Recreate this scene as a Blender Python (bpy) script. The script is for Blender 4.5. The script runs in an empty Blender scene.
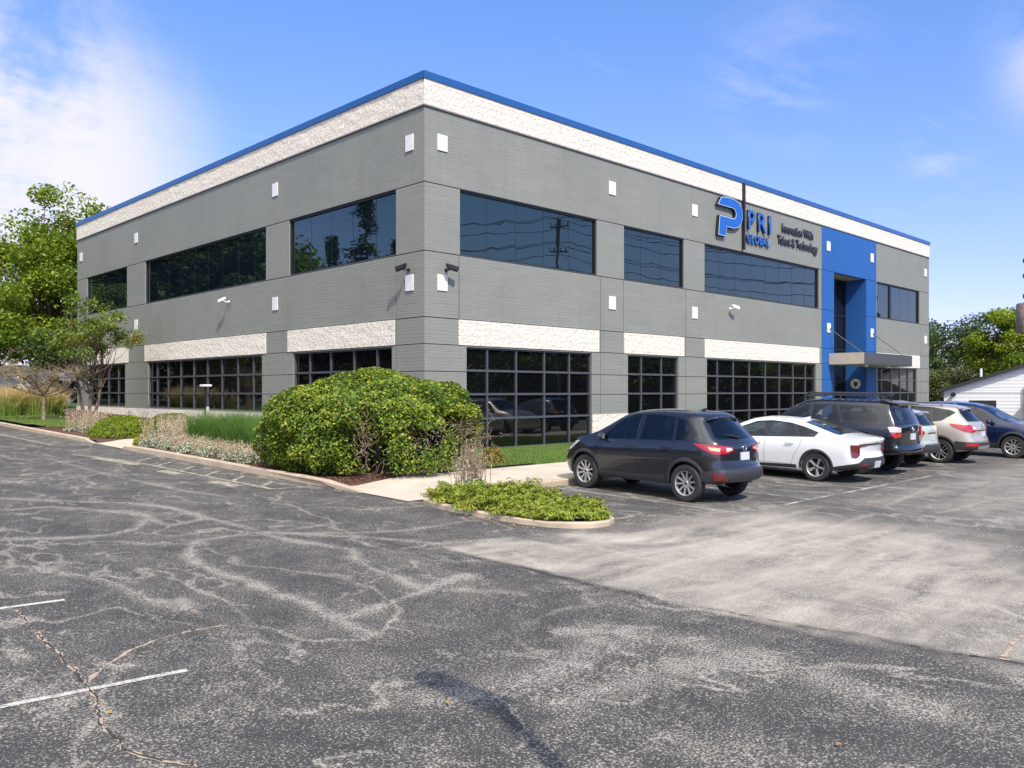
import bpy, bmesh, math, random
import numpy as np
from mathutils import Vector, Matrix, noise as mnoise
from mathutils.bvhtree import BVHTree
R = math.radians
rng = np.random.default_rng(7)
random.seed(7)
scn = bpy.context.scene
COL = scn.collection
SUN = Vector((-0.33, -0.83, 1.0)).normalized()
SL = 0.021                                   # the lot rises gently towards +y


def gz(x, y):
    """height of the ground at a place"""
    z = SL * min(max(y, -60.0), 45.0)
    t = min(max((x - 36.0) / 12.0, 0), 1)
    return z - 1.0 * t * t * (3 - 2 * t)


# ------------------------------------------------------------------ objects
def tag(o, label=None, cat=None, group=None, kind=None):
    if label: o['label'] = label
    if cat: o['category'] = cat
    if group: o['group'] = group
    if kind: o['kind'] = kind
    return o


def empty(name, loc=(0, 0, 0), rot=(0, 0, 0)):
    o = bpy.data.objects.new(name, None)
    o.empty_display_size = 0.2
    COL.objects.link(o)
    o.location = loc
    o.rotation_euler = rot
    return o


def link_mesh(name, me, mats, parent=None, loc=None):
    o = bpy.data.objects.new(name, me)
    COL.objects.link(o)
    if not isinstance(mats, (list, tuple)): mats = [mats]
    for m in mats: me.materials.append(m)
    if parent is not None: o.parent = parent
    if loc is not None: o.location = loc
    return o


class MB:
    """collects polygons of one mesh"""
    def __init__(s):
        s.v = []; s.f = []; s.m = []

    def add(s, verts, faces, mi=0):
        n = len(s.v)
        s.v += [tuple(v) for v in verts]
        s.f += [tuple(i + n for i in f) for f in faces]
        s.m += [mi] * len(faces)

    def box(s, a, b, mi=0):
        x0, y0, z0 = a; x1, y1, z1 = b
        if x0 > x1: x0, x1 = x1, x0
        if y0 > y1: y0, y1 = y1, y0
        if z0 > z1: z0, z1 = z1, z0
        s.add([(x0, y0, z0), (x1, y0, z0), (x1, y1, z0), (x0, y1, z0), (x0, y0, z1), (x1, y0, z1), (x1, y1, z1), (x0, y1, z1)],
              [(0, 3, 2, 1), (4, 5, 6, 7), (0, 1, 5, 4), (1, 2, 6, 5), (2, 3, 7, 6), (3, 0, 4, 7)], mi)

    def tube(s, pts, rad, n=8, mi=0, cap=True):
        pts = [Vector(p) for p in pts]
        if not isinstance(rad, (list, tuple)): rad = [rad] * len(pts)
        rings = []; up = Vector((0.13, 0.31, 1))
        for i, p in enumerate(pts):
            d = (pts[min(i + 1, len(pts) - 1)] - pts[max(i - 1, 0)])
            if d.length < 1e-9: d = Vector((0, 0, 1))
            d.normalize()
            u = d.cross(up)
            if u.length < 1e-3: u = d.cross(Vector((1, 0, 0)))
            u.normalize(); w = d.cross(u)
            rings.append([p + (u * math.cos(2 * math.pi * k / n) + w * math.sin(2 * math.pi * k / n)) * rad[i] for k in range(n)])
        vs = [q for r_ in rings for q in r_]
        fs = []
        for i in range(len(pts) - 1):
            for k in range(n):
                k2 = (k + 1) % n
                fs.append((i * n + k, i * n + k2, (i + 1) * n + k2, (i + 1) * n + k))
        if cap:
            fs.append(tuple(range(n))[::-1])
            fs.append(tuple((len(pts) - 1) * n + k for k in range(n)))
        s.add(vs, fs, mi)

    def lathe(s, prof, axis='y', n=32, mi=0):
        vs = []; fs = []
        for (rr, h) in prof:
            for k in range(n):
                a = 2 * math.pi * k / n
                c, d = rr * math.cos(a), rr * math.sin(a)
                vs.append((c, h, d) if axis == 'y' else (c, d, h) if axis == 'z' else (h, c, d))
        for i in range(len(prof) - 1):
            for k in range(n):
                k2 = (k + 1) % n
                fs.append((i * n + k, i * n + k2, (i + 1) * n + k2, (i + 1) * n + k))
        s.add(vs, fs, mi)

    def prism(s, poly, y0, y1, plane='xz', mi=0):
        """poly (a,b) extruded along the remaining axis"""
        def P(a, b, c):
            return (a, c, b) if plane == 'xz' else (c, a, b) if plane == 'yz' else (a, b, c)
        n = len(poly)
        s.add([P(a, b, y0) for a, b in poly] + [P(a, b, y1) for a, b in poly],
              [tuple(range(n)), tuple(range(n, 2 * n))[::-1]] + [(i, (i + 1) % n, n + (i + 1) % n, n + i) for i in range(n)], mi)

    def build(s, name, mats, parent=None, smooth=None, bevel=0, loc=None, fix=True):
        me = bpy.data.meshes.new(name)
        me.from_pydata(s.v, [], s.f)
        if any(s.m): me.polygons.foreach_set('material_index', s.m)
        if fix or bevel:
            bm = bmesh.new(); bm.from_mesh(me)
            if fix: bmesh.ops.recalc_face_normals(bm, faces=bm.faces)
            if bevel:
                bmesh.ops.bevel(bm, geom=[e for e in bm.edges if e.is_manifold and e.calc_face_angle(0) > 0.6], offset=bevel, segments=2, affect='EDGES', clamp_overlap=True)
            bm.to_mesh(me); bm.free()
        if smooth:
            me.shade_smooth(); me.set_sharp_from_angle(angle=R(smooth))
        me.update()
        return link_mesh(name, me, mats, parent, loc)


def quad_cloud(name, V, mat, parent=None, tint=None, n=4):
    """V: (count, n, 3) array of separate n-gons; tint per face -> attribute"""
    V = np.asarray(V, dtype=np.float32); c = V.shape[0]
    me = bpy.data.meshes.new(name)
    me.vertices.add(c * n); me.loops.add(c * n); me.polygons.add(c)
    me.vertices.foreach_set('co', V.reshape(-1))
    me.loops.foreach_set('vertex_index', np.arange(c * n, dtype=np.int32))
    me.polygons.foreach_set('loop_start', np.arange(0, c * n, n, dtype=np.int32))
    me.update(calc_edges=True)
    if tint is not None:
        a = me.attributes.new('tint', 'FLOAT', 'FACE'); a.data.foreach_set('value', np.asarray(tint, dtype=np.float32))
    me.validate()
    return link_mesh(name, me, mat, parent)


# ------------------------------------------------------------------ materials
def new_mat(name):
    m = bpy.data.materials.new(name); m.use_nodes = True
    nt = m.node_tree
    return m, nt, nt.nodes['Principled BSDF']


class NT:
    def __init__(s, nt): s.nt = nt

    def n(s, t, ins=None, **kw):
        nd = s.nt.nodes.new(t)
        for k, v in kw.items(): setattr(nd, k, v)
        for k, v in (ins or {}).items():
            if isinstance(v, bpy.types.NodeSocket): s.nt.links.new(v, nd.inputs[k])
            else: nd.inputs[k].default_value = v
        return nd

    def l(s, a, b): s.nt.links.new(a, b)

    def math(s, op, a, b=0.5, c=None, clamp=False):
        nd = s.n('ShaderNodeMath', operation=op, use_clamp=clamp)
        for i, v in enumerate((a, b, c)):
            if v is None: continue
            if isinstance(v, bpy.types.NodeSocket): s.l(v, nd.inputs[i])
            else: nd.inputs[i].default_value = v
        return nd.outputs[0]

    def mix(s, f, a, b):
        nd = s.n('ShaderNodeMix', data_type='RGBA')
        for i, v in ((0, f), (6, a), (7, b)):
            if isinstance(v, bpy.types.NodeSocket): s.l(v, nd.inputs[i])
            else: nd.inputs[i].default_value = v if i == 0 else tuple(v) + ((1,) if len(v) == 3 else ())
        return nd.outputs[2]

    def rng(s, v, a, b, c=0.0, d=1.0, smooth=False):
        nd = s.n('ShaderNodeMapRange', {0: v, 1: a, 2: b, 3: c, 4: d})
        if smooth: nd.interpolation_type = 'SMOOTHSTEP'
        return nd.outputs[0]

    def noise(s, vec, scale, detail=2.0, rough=0.5, out=0, dist=0.0):
        nd = s.n('ShaderNodeTexNoise', {'Scale': scale, 'Detail': detail, 'Roughness': rough, 'Distortion': dist})
        if vec is not None: s.l(vec, nd.inputs['Vector'])
        return nd.outputs[out]

    def coord(s): return s.n('ShaderNodeTexCoord').outputs['Object']

    def bump(s, h, strength, dist, bsdf):
        b = s.n('ShaderNodeBump', {'Strength': strength, 'Distance': dist, 'Height': h})
        s.l(b.outputs[0], bsdf.inputs['Normal']); return b


def simple(name, col, rough=0.5, metal=0.0, coat=0.0, var=0.0, vscale=3.0, ior=None, bump=0, bscale=40, emit=None):
    m, nt, b = new_mat(name); k = NT(nt)
    b.inputs['Base Color'].default_value = tuple(col) + (1,)
    b.inputs['Roughness'].default_value = rough
    b.inputs['Metallic'].default_value = metal
    if coat:
        b.inputs['Coat Weight'].default_value = coat; b.inputs['Coat Roughness'].default_value = 0.03
    if ior: b.inputs['IOR'].default_value = ior
    if var or bump:
        c = k.coord()
        if var:
            f = k.noise(c, vscale, 4, 0.6)
            k.l(k.mix(k.rng(f, 0.25, 0.75), tuple(x * (1 - var) for x in col), tuple(min(1, x * (1 + var)) for x in col)), b.inputs['Base Color'])
        if bump: k.bump(k.noise(c, bscale, 3, 0.6), bump, 0.01, b)
    return m


def wall_vec(k):
    """(x+y, z) so that bricks run along either facade"""
    s = k.n('ShaderNodeSeparateXYZ', {0: k.coord()})
    return k.n('ShaderNodeCombineXYZ', {0: k.math('ADD', s.outputs[0], s.outputs[1]), 1: s.outputs[2]}).outputs[0], s


def painted_brick(name, col, strength=0.9):
    m, nt, b = new_mat(name); k = NT(nt)
    v, sp = wall_vec(k)
    br = k.n('ShaderNodeTexBrick', {'Vector': v, 'Color1': (1, 1, 1, 1), 'Color2': (0.8, 0.8, 0.8, 1), 'Mortar': (0, 0, 0, 1), 'Scale': 1.0, 'Mortar Size': 0.009, 'Mortar Smooth': 0.3, 'Brick Width': 0.40, 'Row Height': 0.1016})
    big = k.noise(v, 0.35, 5, 0.65)
    st = k.noise(k.n('ShaderNodeMapping', {'Vector': v, 'Scale': (0.6, 9.0, 1)}).outputs[0], 1.4, 3, 0.6)
    f = k.math('ADD', k.math('MULTIPLY', big, 0.6), k.math('MULTIPLY', st, 0.4))
    base = k.mix(k.rng(f, 0.3, 0.7), tuple(c * 0.87 for c in col), tuple(c * 1.12 for c in col))
    row = k.math('ABSOLUTE', k.math('SUBTRACT', k.math('FRACT', k.math('DIVIDE', sp.outputs[2], 0.1016)), 0.5))
    bed = k.math('MULTIPLY', k.rng(row, 0.0, 0.13, 1, 0, True), k.rng(k.noise(k.n('ShaderNodeMapping', {'Vector': v, 'Scale': (0.5, 4.0, 1)}).outputs[0], 1.2, 4, 0.7), 0.32, 0.62))
    base = k.mix(k.math('MULTIPLY', k.rng(br.outputs['Color'], 0.0, 0.8, 1, 0), 0.16), base, tuple(c * 0.66 for c in col))
    base = k.mix(k.math('MULTIPLY', bed, 0.75), base, tuple(c * 0.60 for c in col))
    # rain streaks and a little grime low down
    run = k.noise(k.n('ShaderNodeMapping', {'Vector': v, 'Scale': (2.4, 0.10, 1)}).outputs[0], 1.6, 4, 0.65)
    base = k.mix(k.math('MULTIPLY', k.rng(run, 0.52, 0.78), 0.30), base, tuple(c * 0.62 for c in col))
    base = k.mix(k.math('MULTIPLY', k.rng(sp.outputs[2], 0.2, 1.6, 0.35, 0.0), k.rng(big, 0.35, 0.65)), base, (0.14, 0.12, 0.10))
    k.l(base, b.inputs['Base Color'])
    b.inputs['Roughness'].default_value = 0.62
    h = k.math('ADD', k.math('ADD', k.math('MULTIPLY', br.outputs['Color'], 0.3), k.math('MULTIPLY', bed, -0.9)), k.math('MULTIPLY', k.noise(k.coord(), 60, 3), 0.35))
    k.bump(h, strength, 0.006, b)
    return m


def split_face(name, col, strength=1.0):
    m, nt, b = new_mat(name); k = NT(nt)
    v, sp = wall_vec(k)
    br = k.n('ShaderNodeTexBrick', {'Vector': v, 'Color1': (1, 1, 1, 1), 'Color2': (0.72, 0.72, 0.72, 1), 'Mortar': (0, 0, 0, 1), 'Scale': 1.0, 'Mortar Size': 0.006, 'Mortar Smooth': 0.5, 'Brick Width': 0.405, 'Row Height': 0.2})
    n1 = k.noise(k.coord(), 7.0, 6, 0.68)
    n2 = k.noise(k.coord(), 26.0, 4, 0.6)
    base = k.mix(k.rng(n1, 0.3, 0.7), tuple(c * 0.86 for c in col), tuple(min(c * 1.05, 0.86) for c in col))
    base = k.mix(k.math('MULTIPLY', k.rng(br.outputs['Color'], 0.0, 0.7, 1, 0), 0.12), base, tuple(c * 0.6 for c in col))
    k.l(base, b.inputs['Base Color'])
    b.inputs['Roughness'].default_value = 0.85
    h = k.math('ADD', k.math('MULTIPLY', n1, 1.3), k.math('ADD', k.math('MULTIPLY', n2, 0.35), k.math('MULTIPLY', br.outputs['Color'], 0.16)))
    k.bump(h, strength, 0.06, b)
    return m


def glass_mat(name, col=(0.006, 0.008, 0.011), ior=1.9, wave=0.0, rough=0.0, spec=(1, 1, 1)):
    m, nt, b = new_mat(name); k = NT(nt)
    b.inputs['Base Color'].default_value = col + (1,)
    b.inputs['Roughness'].default_value = rough
    b.inputs['IOR'].default_value = ior
    b.inputs['Specular Tint'].default_value = spec + (1,)
    if wave:
        k.bump(k.noise(k.coord(), 1.2, 1, 0.4), wave, 0.02, b)
    return m


def foliage_mat(name, cols, trans=0.25, rough=0.55):
    """colour of each leaf from its own 'tint'"""
    m, nt, b = new_mat(name); k = NT(nt)
    a = k.n('ShaderNodeAttribute', attribute_name='tint')
    r = k.n('ShaderNodeValToRGB', {0: a.outputs['Fac']})
    el = r.color_ramp.elements
    while len(el) < len(cols): el.new(0.5)
    for i, c in enumerate(cols):
        el[i].position = c[0]; el[i].color = tuple(c[1]) + (1,)
    k.l(r.outputs[0], b.inputs['Base Color'])
    b.inputs['Roughness'].default_value = rough
    b.inputs['Specular IOR Level'].default_value = 0.35
    tr = k.n('ShaderNodeBsdfTranslucent', {'Color': r.outputs[0]})
    mx = k.n('ShaderNodeMixShader', {0: trans, 1: b.outputs[0], 2: tr.outputs[0]})
    k.l(mx.outputs[0], nt.nodes['Material Output'].inputs[0])
    return m


M = {}
M['grey_brick'] = painted_brick('grey painted brick', (0.214, 0.218, 0.184))
M['blue_brick'] = painted_brick('blue painted brick', (0.012, 0.095, 0.31), 0.6)
M['white_stone'] = split_face('white split face block', (0.74, 0.675, 0.565), 0.9)
M['joint'] = simple('dark joint line', (0.05, 0.052, 0.055), 0.8)  # dark grey of the recessed wall joints
M['ledge'] = simple('grey ledge', (0.15, 0.15, 0.145), 0.6)
M['cap'] = simple('blue metal coping', (0.012, 0.078, 0.24), 0.35, 0.0, 0.3, 0.08, 0.8)
M['frame_dark'] = simple('dark bronze frame', (0.012, 0.013, 0.015), 0.4)
M['frame_grey'] = simple('grey aluminium mullion', (0.062, 0.066, 0.072), 0.45)
M['glass_up'] = glass_mat('tinted upper glass', (0.004, 0.007, 0.011), 1.95, 0.16, spec=(0.74, 1.0, 0.76))
M['glass_low'] = glass_mat('tinted lower glass', (0.003, 0.0035, 0.004), 1.72, 0.05)
M['white_tile'] = simple('white tile', (0.66, 0.655, 0.62), 0.45, var=0.10, vscale=6)
M['white_plastic'] = simple('white plastic', (0.75, 0.75, 0.74), 0.35, var=0.03)
M['dark_plastic'] = simple('dark plastic', (0.02, 0.02, 0.022), 0.4, var=0.1)
M['roofing'] = simple('roof membrane', (0.3, 0.3, 0.3), 0.9, var=0.15)
M['canopy_metal'] = simple('canopy metal panel', (0.085, 0.09, 0.095), 0.35, 0.3, var=0.1, vscale=1.5)
M['canopy_warm'] = simple('canopy warm soffit', (0.42, 0.36, 0.29), 0.5, var=0.08)
M['steel'] = simple('steel rod', (0.25, 0.25, 0.26), 0.35, 0.9)
M['sign_blue'] = simple('sign blue face', (0.008, 0.095, 0.38), 0.35)
M['sign_black'] = simple('sign black', (0.012, 0.012, 0.014), 0.4)
M['sign_edge'] = simple('sign pale edge', (0.45, 0.55, 0.75), 0.4)
M['concrete'] = simple('sidewalk concrete', (0.47, 0.40, 0.31), 0.85, var=0.16, vscale=1.2, bump=0.25, bscale=70)
M['kerb'] = simple('kerb concrete', (0.42, 0.33, 0.235), 0.88, var=0.22, vscale=2.2, bump=0.3, bscale=60)
M['soil'] = simple('brown mulch', (0.085, 0.04, 0.025), 0.95, var=0.5, vscale=18, bump=1.0, bscale=45)
def old_white():
    m, nt, b = new_mat('worn white paint'); k = NT(nt); c = k.coord()
    f = k.math('ADD', k.math('MULTIPLY', k.noise(c, 4, 4, 0.7), 0.4), k.math('MULTIPLY', k.noise(c, 55, 3, 0.7), 0.6))
    k.l(k.mix(k.rng(f, 0.40, 0.54), (0.16, 0.15, 0.14), (0.54, 0.51, 0.45)), b.inputs['Base Color']); b.inputs['Roughness'].default_value = 0.85
    return m


M['paint_white'] = old_white()
M['barn_white'] = simple('white siding', (0.74, 0.74, 0.73), 0.6, var=0.04, vscale=0.5)
M['dark_roof'] = simple('dark roof edge', (0.025, 0.023, 0.022), 0.7, var=0.2)
M['bark'] = simple('grey brown bark', (0.13, 0.09, 0.065), 0.9, var=0.4, vscale=9, bump=0.8, bscale=25)
M['twig'] = simple('dry twig', (0.24, 0.175, 0.115), 0.9, var=0.3, vscale=8)
M['rust_can'] = simple('rusty grey can', (0.17, 0.13, 0.11), 0.6, 0.2, var=0.5, vscale=3)
M['wood_pole'] = simple('weathered utility pole', (0.09, 0.065, 0.05), 0.9, var=0.3, vscale=4)


def worn_paint():
    m, nt, b = new_mat('worn yellow white paint'); k = NT(nt)
    c = k.coord()
    f = k.math('ADD', k.math('MULTIPLY', k.noise(c, 5, 4, 0.7), 0.6), k.math('MULTIPLY', k.noise(c, 45, 3, 0.6), 0.4))
    k.l(k.mix(k.rng(f, 0.42, 0.66), (0.11, 0.10, 0.09), (0.60, 0.52, 0.35)), b.inputs['Base Color'])
    b.inputs['Roughness'].default_value = 0.85
    return m


M['paint_worn'] = worn_paint()


def stall_paint():
    m, nt, b = new_mat('faded stall paint'); k = NT(nt)
    c = k.coord()
    f = k.math('ADD', k.math('MULTIPLY', k.noise(c, 3, 4, 0.7), 0.55), k.math('MULTIPLY', k.noise(c, 50, 3, 0.6), 0.45))
    k.l(k.mix(k.rng(f, 0.43, 0.66), (0.085, 0.08, 0.076), (0.50, 0.47, 0.42)), b.inputs['Base Color'])
    b.inputs['Roughness'].default_value = 0.85
    return m


M['paint_stall'] = stall_paint()


def asphalt():
    m, nt, b = new_mat('worn asphalt'); k = NT(nt)
    c = k.coord()
    at = lambda nme: k.n('ShaderNodeAttribute', attribute_name=nme).outputs['Fac']
    pale, line, tan, seam, dark = at('pale'), at('line'), at('tan'), at('seam'), at('fresh')
    warp = k.n('ShaderNodeVectorMath', {0: c, 1: k.n('ShaderNodeVectorMath', {0: k.noise(c, 0.35, 3, 0.6, out=1), 'Scale': 2.2}, operation='SCALE').outputs[0]}, operation='ADD').outputs[0]
    # wear follows swept lanes: long in one direction
    lane = k.n('ShaderNodeMapping', {'Vector': warp, 'Rotation': (0, 0, R(20)), 'Scale': (1.0, 0.42, 1)}).outputs[0]
    wear = k.noise(lane, 1.35, 5, 0.66)
    wear2 = k.noise(warp, 2.6, 3, 0.6)
    w = k.math('ADD', k.math('MULTIPLY', wear, 0.65), k.math('MULTIPLY', wear2, 0.35))
    w = k.rng(w, 0.36, 0.68)
    # hairline pattern of old pale sealed cracks
    vo = k.n('ShaderNodeTexVoronoi', {'Vector': k.n('ShaderNodeVectorMath', {0: c, 1: k.n('ShaderNodeVectorMath', {0: k.noise(c, 0.6, 3, 0.55, out=1), 'Scale': 2.6}, operation='SCALE').outputs[0]}, operation='ADD').outputs[0], 'Scale': 0.24}, feature='DISTANCE_TO_EDGE')
    crack = k.rng(vo.outputs['Distance'], 0.004, 0.026, 1, 0, True)
    crack = k.math('MULTIPLY', crack, k.rng(k.noise(c, 0.5, 2), 0.45, 0.68))
    ln = k.math('MAXIMUM', line, k.math('MULTIPLY', crack, 0.6))
    ln = k.math('MULTIPLY', ln, k.rng(k.noise(c, 7, 3, 0.7), 0.25, 0.62, 0.25, 1.0))
    # old pale hairlines: where a slow noise crosses its middle
    def vein(sc, wd, rot):
        v = k.noise(k.n('ShaderNodeMapping', {'Vector': c, 'Rotation': (0, 0, R(rot)), 'Scale': (1, 0.6, 1)}).outputs[0], sc, 4, 0.5, dist=0.3)
        return k.rng(k.math('ABSOLUTE', k.math('SUBTRACT', v, 0.5)), 0.0, wd, 1, 0, True)
    vn = k.math('MAXIMUM', k.math('MULTIPLY', vein(0.42, 0.016, 25), k.rng(k.noise(c, 0.7, 2), 0.36, 0.52)), k.math('MULTIPLY', vein(0.9, 0.022, -50), k.rng(k.noise(c, 0.9, 2, out=0, dist=1.0), 0.42, 0.58)))
    ln = k.math('MAXIMUM', ln, k.math('MULTIPLY', vn, 0.68))
    prob = k.math('ADD', k.math('MULTIPLY', w, 0.44), k.math('MULTIPLY', ln, 0.66), clamp=True)
    # light stones showing through the binder
    s1 = k.noise(c, 52, 3, 0.8)
    thr = k.math('SUBTRACT', 0.59, k.math('MULTIPLY', prob, 0.19))
    sp = k.rng(k.math('SUBTRACT', s1, thr), -0.02, 0.08)
    s3 = k.noise(c, 130, 2, 0.7)
    base = k.mix(k.rng(s3, 0.3, 0.75), (0.023, 0.0225, 0.022), (0.064, 0.0615, 0.058))
    base = k.mix(k.math('MULTIPLY', prob, 0.55), base, (0.112, 0.102, 0.088))
    stone = k.mix(k.noise(c, 30, 1), (0.25, 0.225, 0.185), (0.52, 0.47, 0.39))
    colr = k.mix(k.math('MULTIPLY', sp, 0.85), base, stone)
    # the swept, silted bay behind the seam
    warp2 = k.n('ShaderNodeVectorMath', {0: c, 1: k.n('ShaderNodeVectorMath', {0: k.noise(c, 0.5, 2, 0.5, out=1), 'Scale': 0.7}, operation='SCALE').outputs[0]}, operation='ADD').outputs[0]
    streak = k.math('ADD', k.math('MULTIPLY', k.noise(k.n('ShaderNodeMapping', {'Vector': warp2, 'Rotation': (0, 0, R(4)), 'Scale': (0.22, 1.5, 1)}).outputs[0], 1.0, 5, 0.66), 0.65), k.math('MULTIPLY', k.noise(c, 1.1, 4, 0.65), 0.35))
    pn = k.math('MULTIPLY', pale, k.rng(streak, 0.36, 0.60, 0.15, 1.0), clamp=True)
    pn = k.math('MULTIPLY', pn, k.rng(s1, 0.30, 0.52, 0.62, 1.0))
    dust = k.mix(k.rng(k.noise(c, 60, 3, 0.7), 0.3, 0.7), (0.37, 0.325, 0.262), (0.54, 0.48, 0.395))
    colr = k.mix(k.math('MULTIPLY', pn, 0.95), colr, dust)
    brk = k.rng(k.noise(c, 16, 3, 0.7), 0.32, 0.55)
    colr = k.mix(k.math('MULTIPLY', tan, brk), colr, (0.40, 0.31, 0.235))
    colr = k.mix(k.math('MULTIPLY', k.math('MULTIPLY', seam, k.rng(k.noise(c, 3, 3, 0.7), 0.3, 0.5)), 0.8), colr, (0.028, 0.024, 0.022))
    k.l(colr, b.inputs['Base Color'])
    b.inputs['Roughness'].default_value = 0.88
    b.inputs['Specular IOR Level'].default_value = 0.3
    k.bump(k.math('ADD', s1, k.math('MULTIPLY', s3, 0.5)), 0.55, 0.012, b)
    return m


M['asphalt'] = asphalt()
M['lawn'] = simple('lawn soil', (0.06, 0.09, 0.02), 0.95, var=0.3, vscale=3)

F_BUSH = [(0.0, (0.025, 0.055, 0.008)), (0.35, (0.10, 0.17, 0.014)), (0.65, (0.22, 0.295, 0.022)), (0.90, (0.40, 0.40, 0.04)), (1.0, (0.44, 0.27, 0.05))]
M['bush_leaf'] = foliage_mat('bush leaves', F_BUSH, 0.3)
M['maple_leaf'] = foliage_mat('bright maple leaves', [(0, (0.08, 0.14, 0.014)), (0.5, (0.20, 0.28, 0.022)), (0.85, (0.34, 0.40, 0.03)), (1, (0.44, 0.46, 0.06))], 0.45)
M['crab_leaf'] = foliage_mat('crabapple leaves', [(0, (0.06, 0.11, 0.02)), (0.45, (0.155, 0.225, 0.032)), (0.8, (0.28, 0.31, 0.045)), (1, (0.37, 0.24, 0.06))], 0.4)
M['dark_leaf'] = foliage_mat('dark leaves', [(0, (0.03, 0.055, 0.014)), (0.6, (0.07, 0.115, 0.026)), (1, (0.13, 0.17, 0.04))], 0.3)
M['olive_leaf'] = foliage_mat('olive needles', [(0, (0.05, 0.07, 0.02)), (0.6, (0.115, 0.135, 0.04)), (1, (0.20, 0.19, 0.065))], 0.25)
M['box_leaf'] = foliage_mat('boxwood leaves', [(0, (0.07, 0.12, 0.006)), (0.6, (0.18, 0.25, 0.012)), (0.9, (0.32, 0.34, 0.018)), (1, (0.44, 0.34, 0.03))], 0.3)
M['juniper_leaf'] = foliage_mat('juniper sprays', [(0, (0.09, 0.14, 0.014)), (0.5, (0.22, 0.28, 0.025)), (0.8, (0.36, 0.38, 0.04)), (1, (0.30, 0.17, 0.06))], 0.25)
M['green_blade'] = foliage_mat('green blades', [(0, (0.08, 0.17, 0.03)), (0.7, (0.16, 0.28, 0.05)), (1, (0.28, 0.33, 0.09))], 0.4)
M['lawn_blade'] = foliage_mat('lawn blades', [(0, (0.10, 0.18, 0.03)), (0.7, (0.19, 0.28, 0.05)), (1, (0.30, 0.33, 0.09))], 0.4)
M['gold_blade'] = foliage_mat('seeding grass blades', [(0, (0.11, 0.20, 0.03)), (0.5, (0.26, 0.32, 0.07)), (0.75, (0.55, 0.42, 0.16)), (1, (0.62, 0.46, 0.22))], 0.4)
M['sage_stalk'] = foliage_mat('dry sage spikes', [(0, (0.34, 0.26, 0.165)), (0.6, (0.52, 0.41, 0.275)), (1, (0.58, 0.47, 0.35))], 0.2)
M['silver_leaf'] = foliage_mat('silver leaves', [(0, (0.20, 0.25, 0.15)), (0.6, (0.36, 0.40, 0.27)), (1, (0.50, 0.48, 0.36))], 0.2)
M['orange_leaf'] = foliage_mat('orange leaves', [(0, (0.10, 0.15, 0.02)), (0.5, (0.26, 0.22, 0.04)), (1, (0.42, 0.20, 0.06))], 0.3)
M['litter'] = foliage_mat('fallen leaves', [(0, (0.30, 0.16, 0.05)), (1, (0.40, 0.26, 0.12))], 0.1)

# ------------------------------------------------------------------ ground sheet
S1=[(-10.36,-8.06),(-10.67,-8.44),(-10.98,-9.22),(-11.05,-10.02),(-10.97,-10.72),(-11.0,-11.44),(-10.96,-11.99),(-11.03,-12.63),(-11.08,-13.2)]
S2=[(-10.94,-12.58),(-10.48,-12.51),(-9.81,-12.31),(-9.22,-12.11),(-8.89,-12.08)]
S3=[(-12.57,-8.37),(-12.3,-9.13),(-12.12,-9.72),(-12.08,-10.76),(-11.91,-11.44)]
S4=[(-13.34,-12.81),(-13.09,-12.52),(-12.82,-12.2),(-12.51,-12.09),(-12.26,-12.04),(-11.9,-12.07)]
S5=[(-13.19,-10.28),(-13.24,-11.29),(-13.29,-12.18),(-13.33,-12.88),(-13.42,-13.26),(-13.48,-13.76),(-13.54,-14.1),(-13.4,-14.42),(-13.32,-14.6),(-13.2,-15.2)]
S6=[(-11.76,-3.52),(-11.04,-3.68),(-10.73,-4.22),(-10.14,-5.36),(-10.26,-6.49),(-10.15,-6.7),(-9.6,-6.44),(-9.45,-5.93),(-9.57,-4.73),(-9.9,-4.01),(-10.74,-3.03),(-11.42,-2.01)]
S7=[(-12.39,-6.27),(-11.73,-6.73),(-11.18,-6.9),(-10.71,-6.67),(-10.3,-5.99)]
S8=[(-11.33,-7.35),(-10.93,-8.0),(-10.55,-8.27),(-10.33,-8.09)]
S9=[(-9.57,-4.73),(-9.52,-6.26),(-9.4,-7.76)]
S10=[(-9.48,-8.11),(-9.42,-8.86),(-9.21,-9.58),(-9.16,-10.06),(-9.41,-10.49),(-9.58,-11.08),(-9.59,-11.6),(-9.7,-12.12)]
S11=[(-9.21,-8.34),(-8.49,-8.94),(-7.8,-9.3),(-7.11,-9.32),(-6.61,-9.26)]
S12=[(-10.33,-8.09),(-9.45,-8.04),(-8.87,-8.83),(-8.37,-9.59),(-7.99,-10.39),(-6.97,-10.76)]
S14=[(-9.69,-12.19),(-9.33,-12.62),(-9.07,-13.07)]
S15=[(-9.01,-8.14),(-8.38,-8.11),(-8.14,-8.12)]
S16=[(0.91,-14.08),(3.35,-14.11),(4.44,-14.44)]
S17=[(-3.39,-12.4),(-1.91,-12.35),(-0.27,-12.31)]
S18=[(-5.33,-13.54),(-4.02,-13.49),(-2.58,-13.53),(-1.37,-13.32),(-0.31,-13.31)]
S19=[(0.67,-13.07),(4.91,-12.51),(6.87,-13.04)]
S20=[(-10.94,-15.38),(-10.18,-15.52),(-9.48,-15.6),(-8.94,-15.85)]
S21=[(-9.41,-14.48),(-9.11,-15.15),(-9.06,-15.91),(-9.11,-16.77),(-9.15,-17.48)]
S22=[(-7.08,-12.55),(-5.63,-12.78),(-4.08,-13.14)]
S23=[(-11.63,-14.75),(-11.13,-14.95),(-10.48,-14.96),(-9.64,-14.68)]
S24=[(-8.66,5.34),(-8.68,0.44),(-8.49,-2.92),(-8.17,-4.43)]
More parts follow.
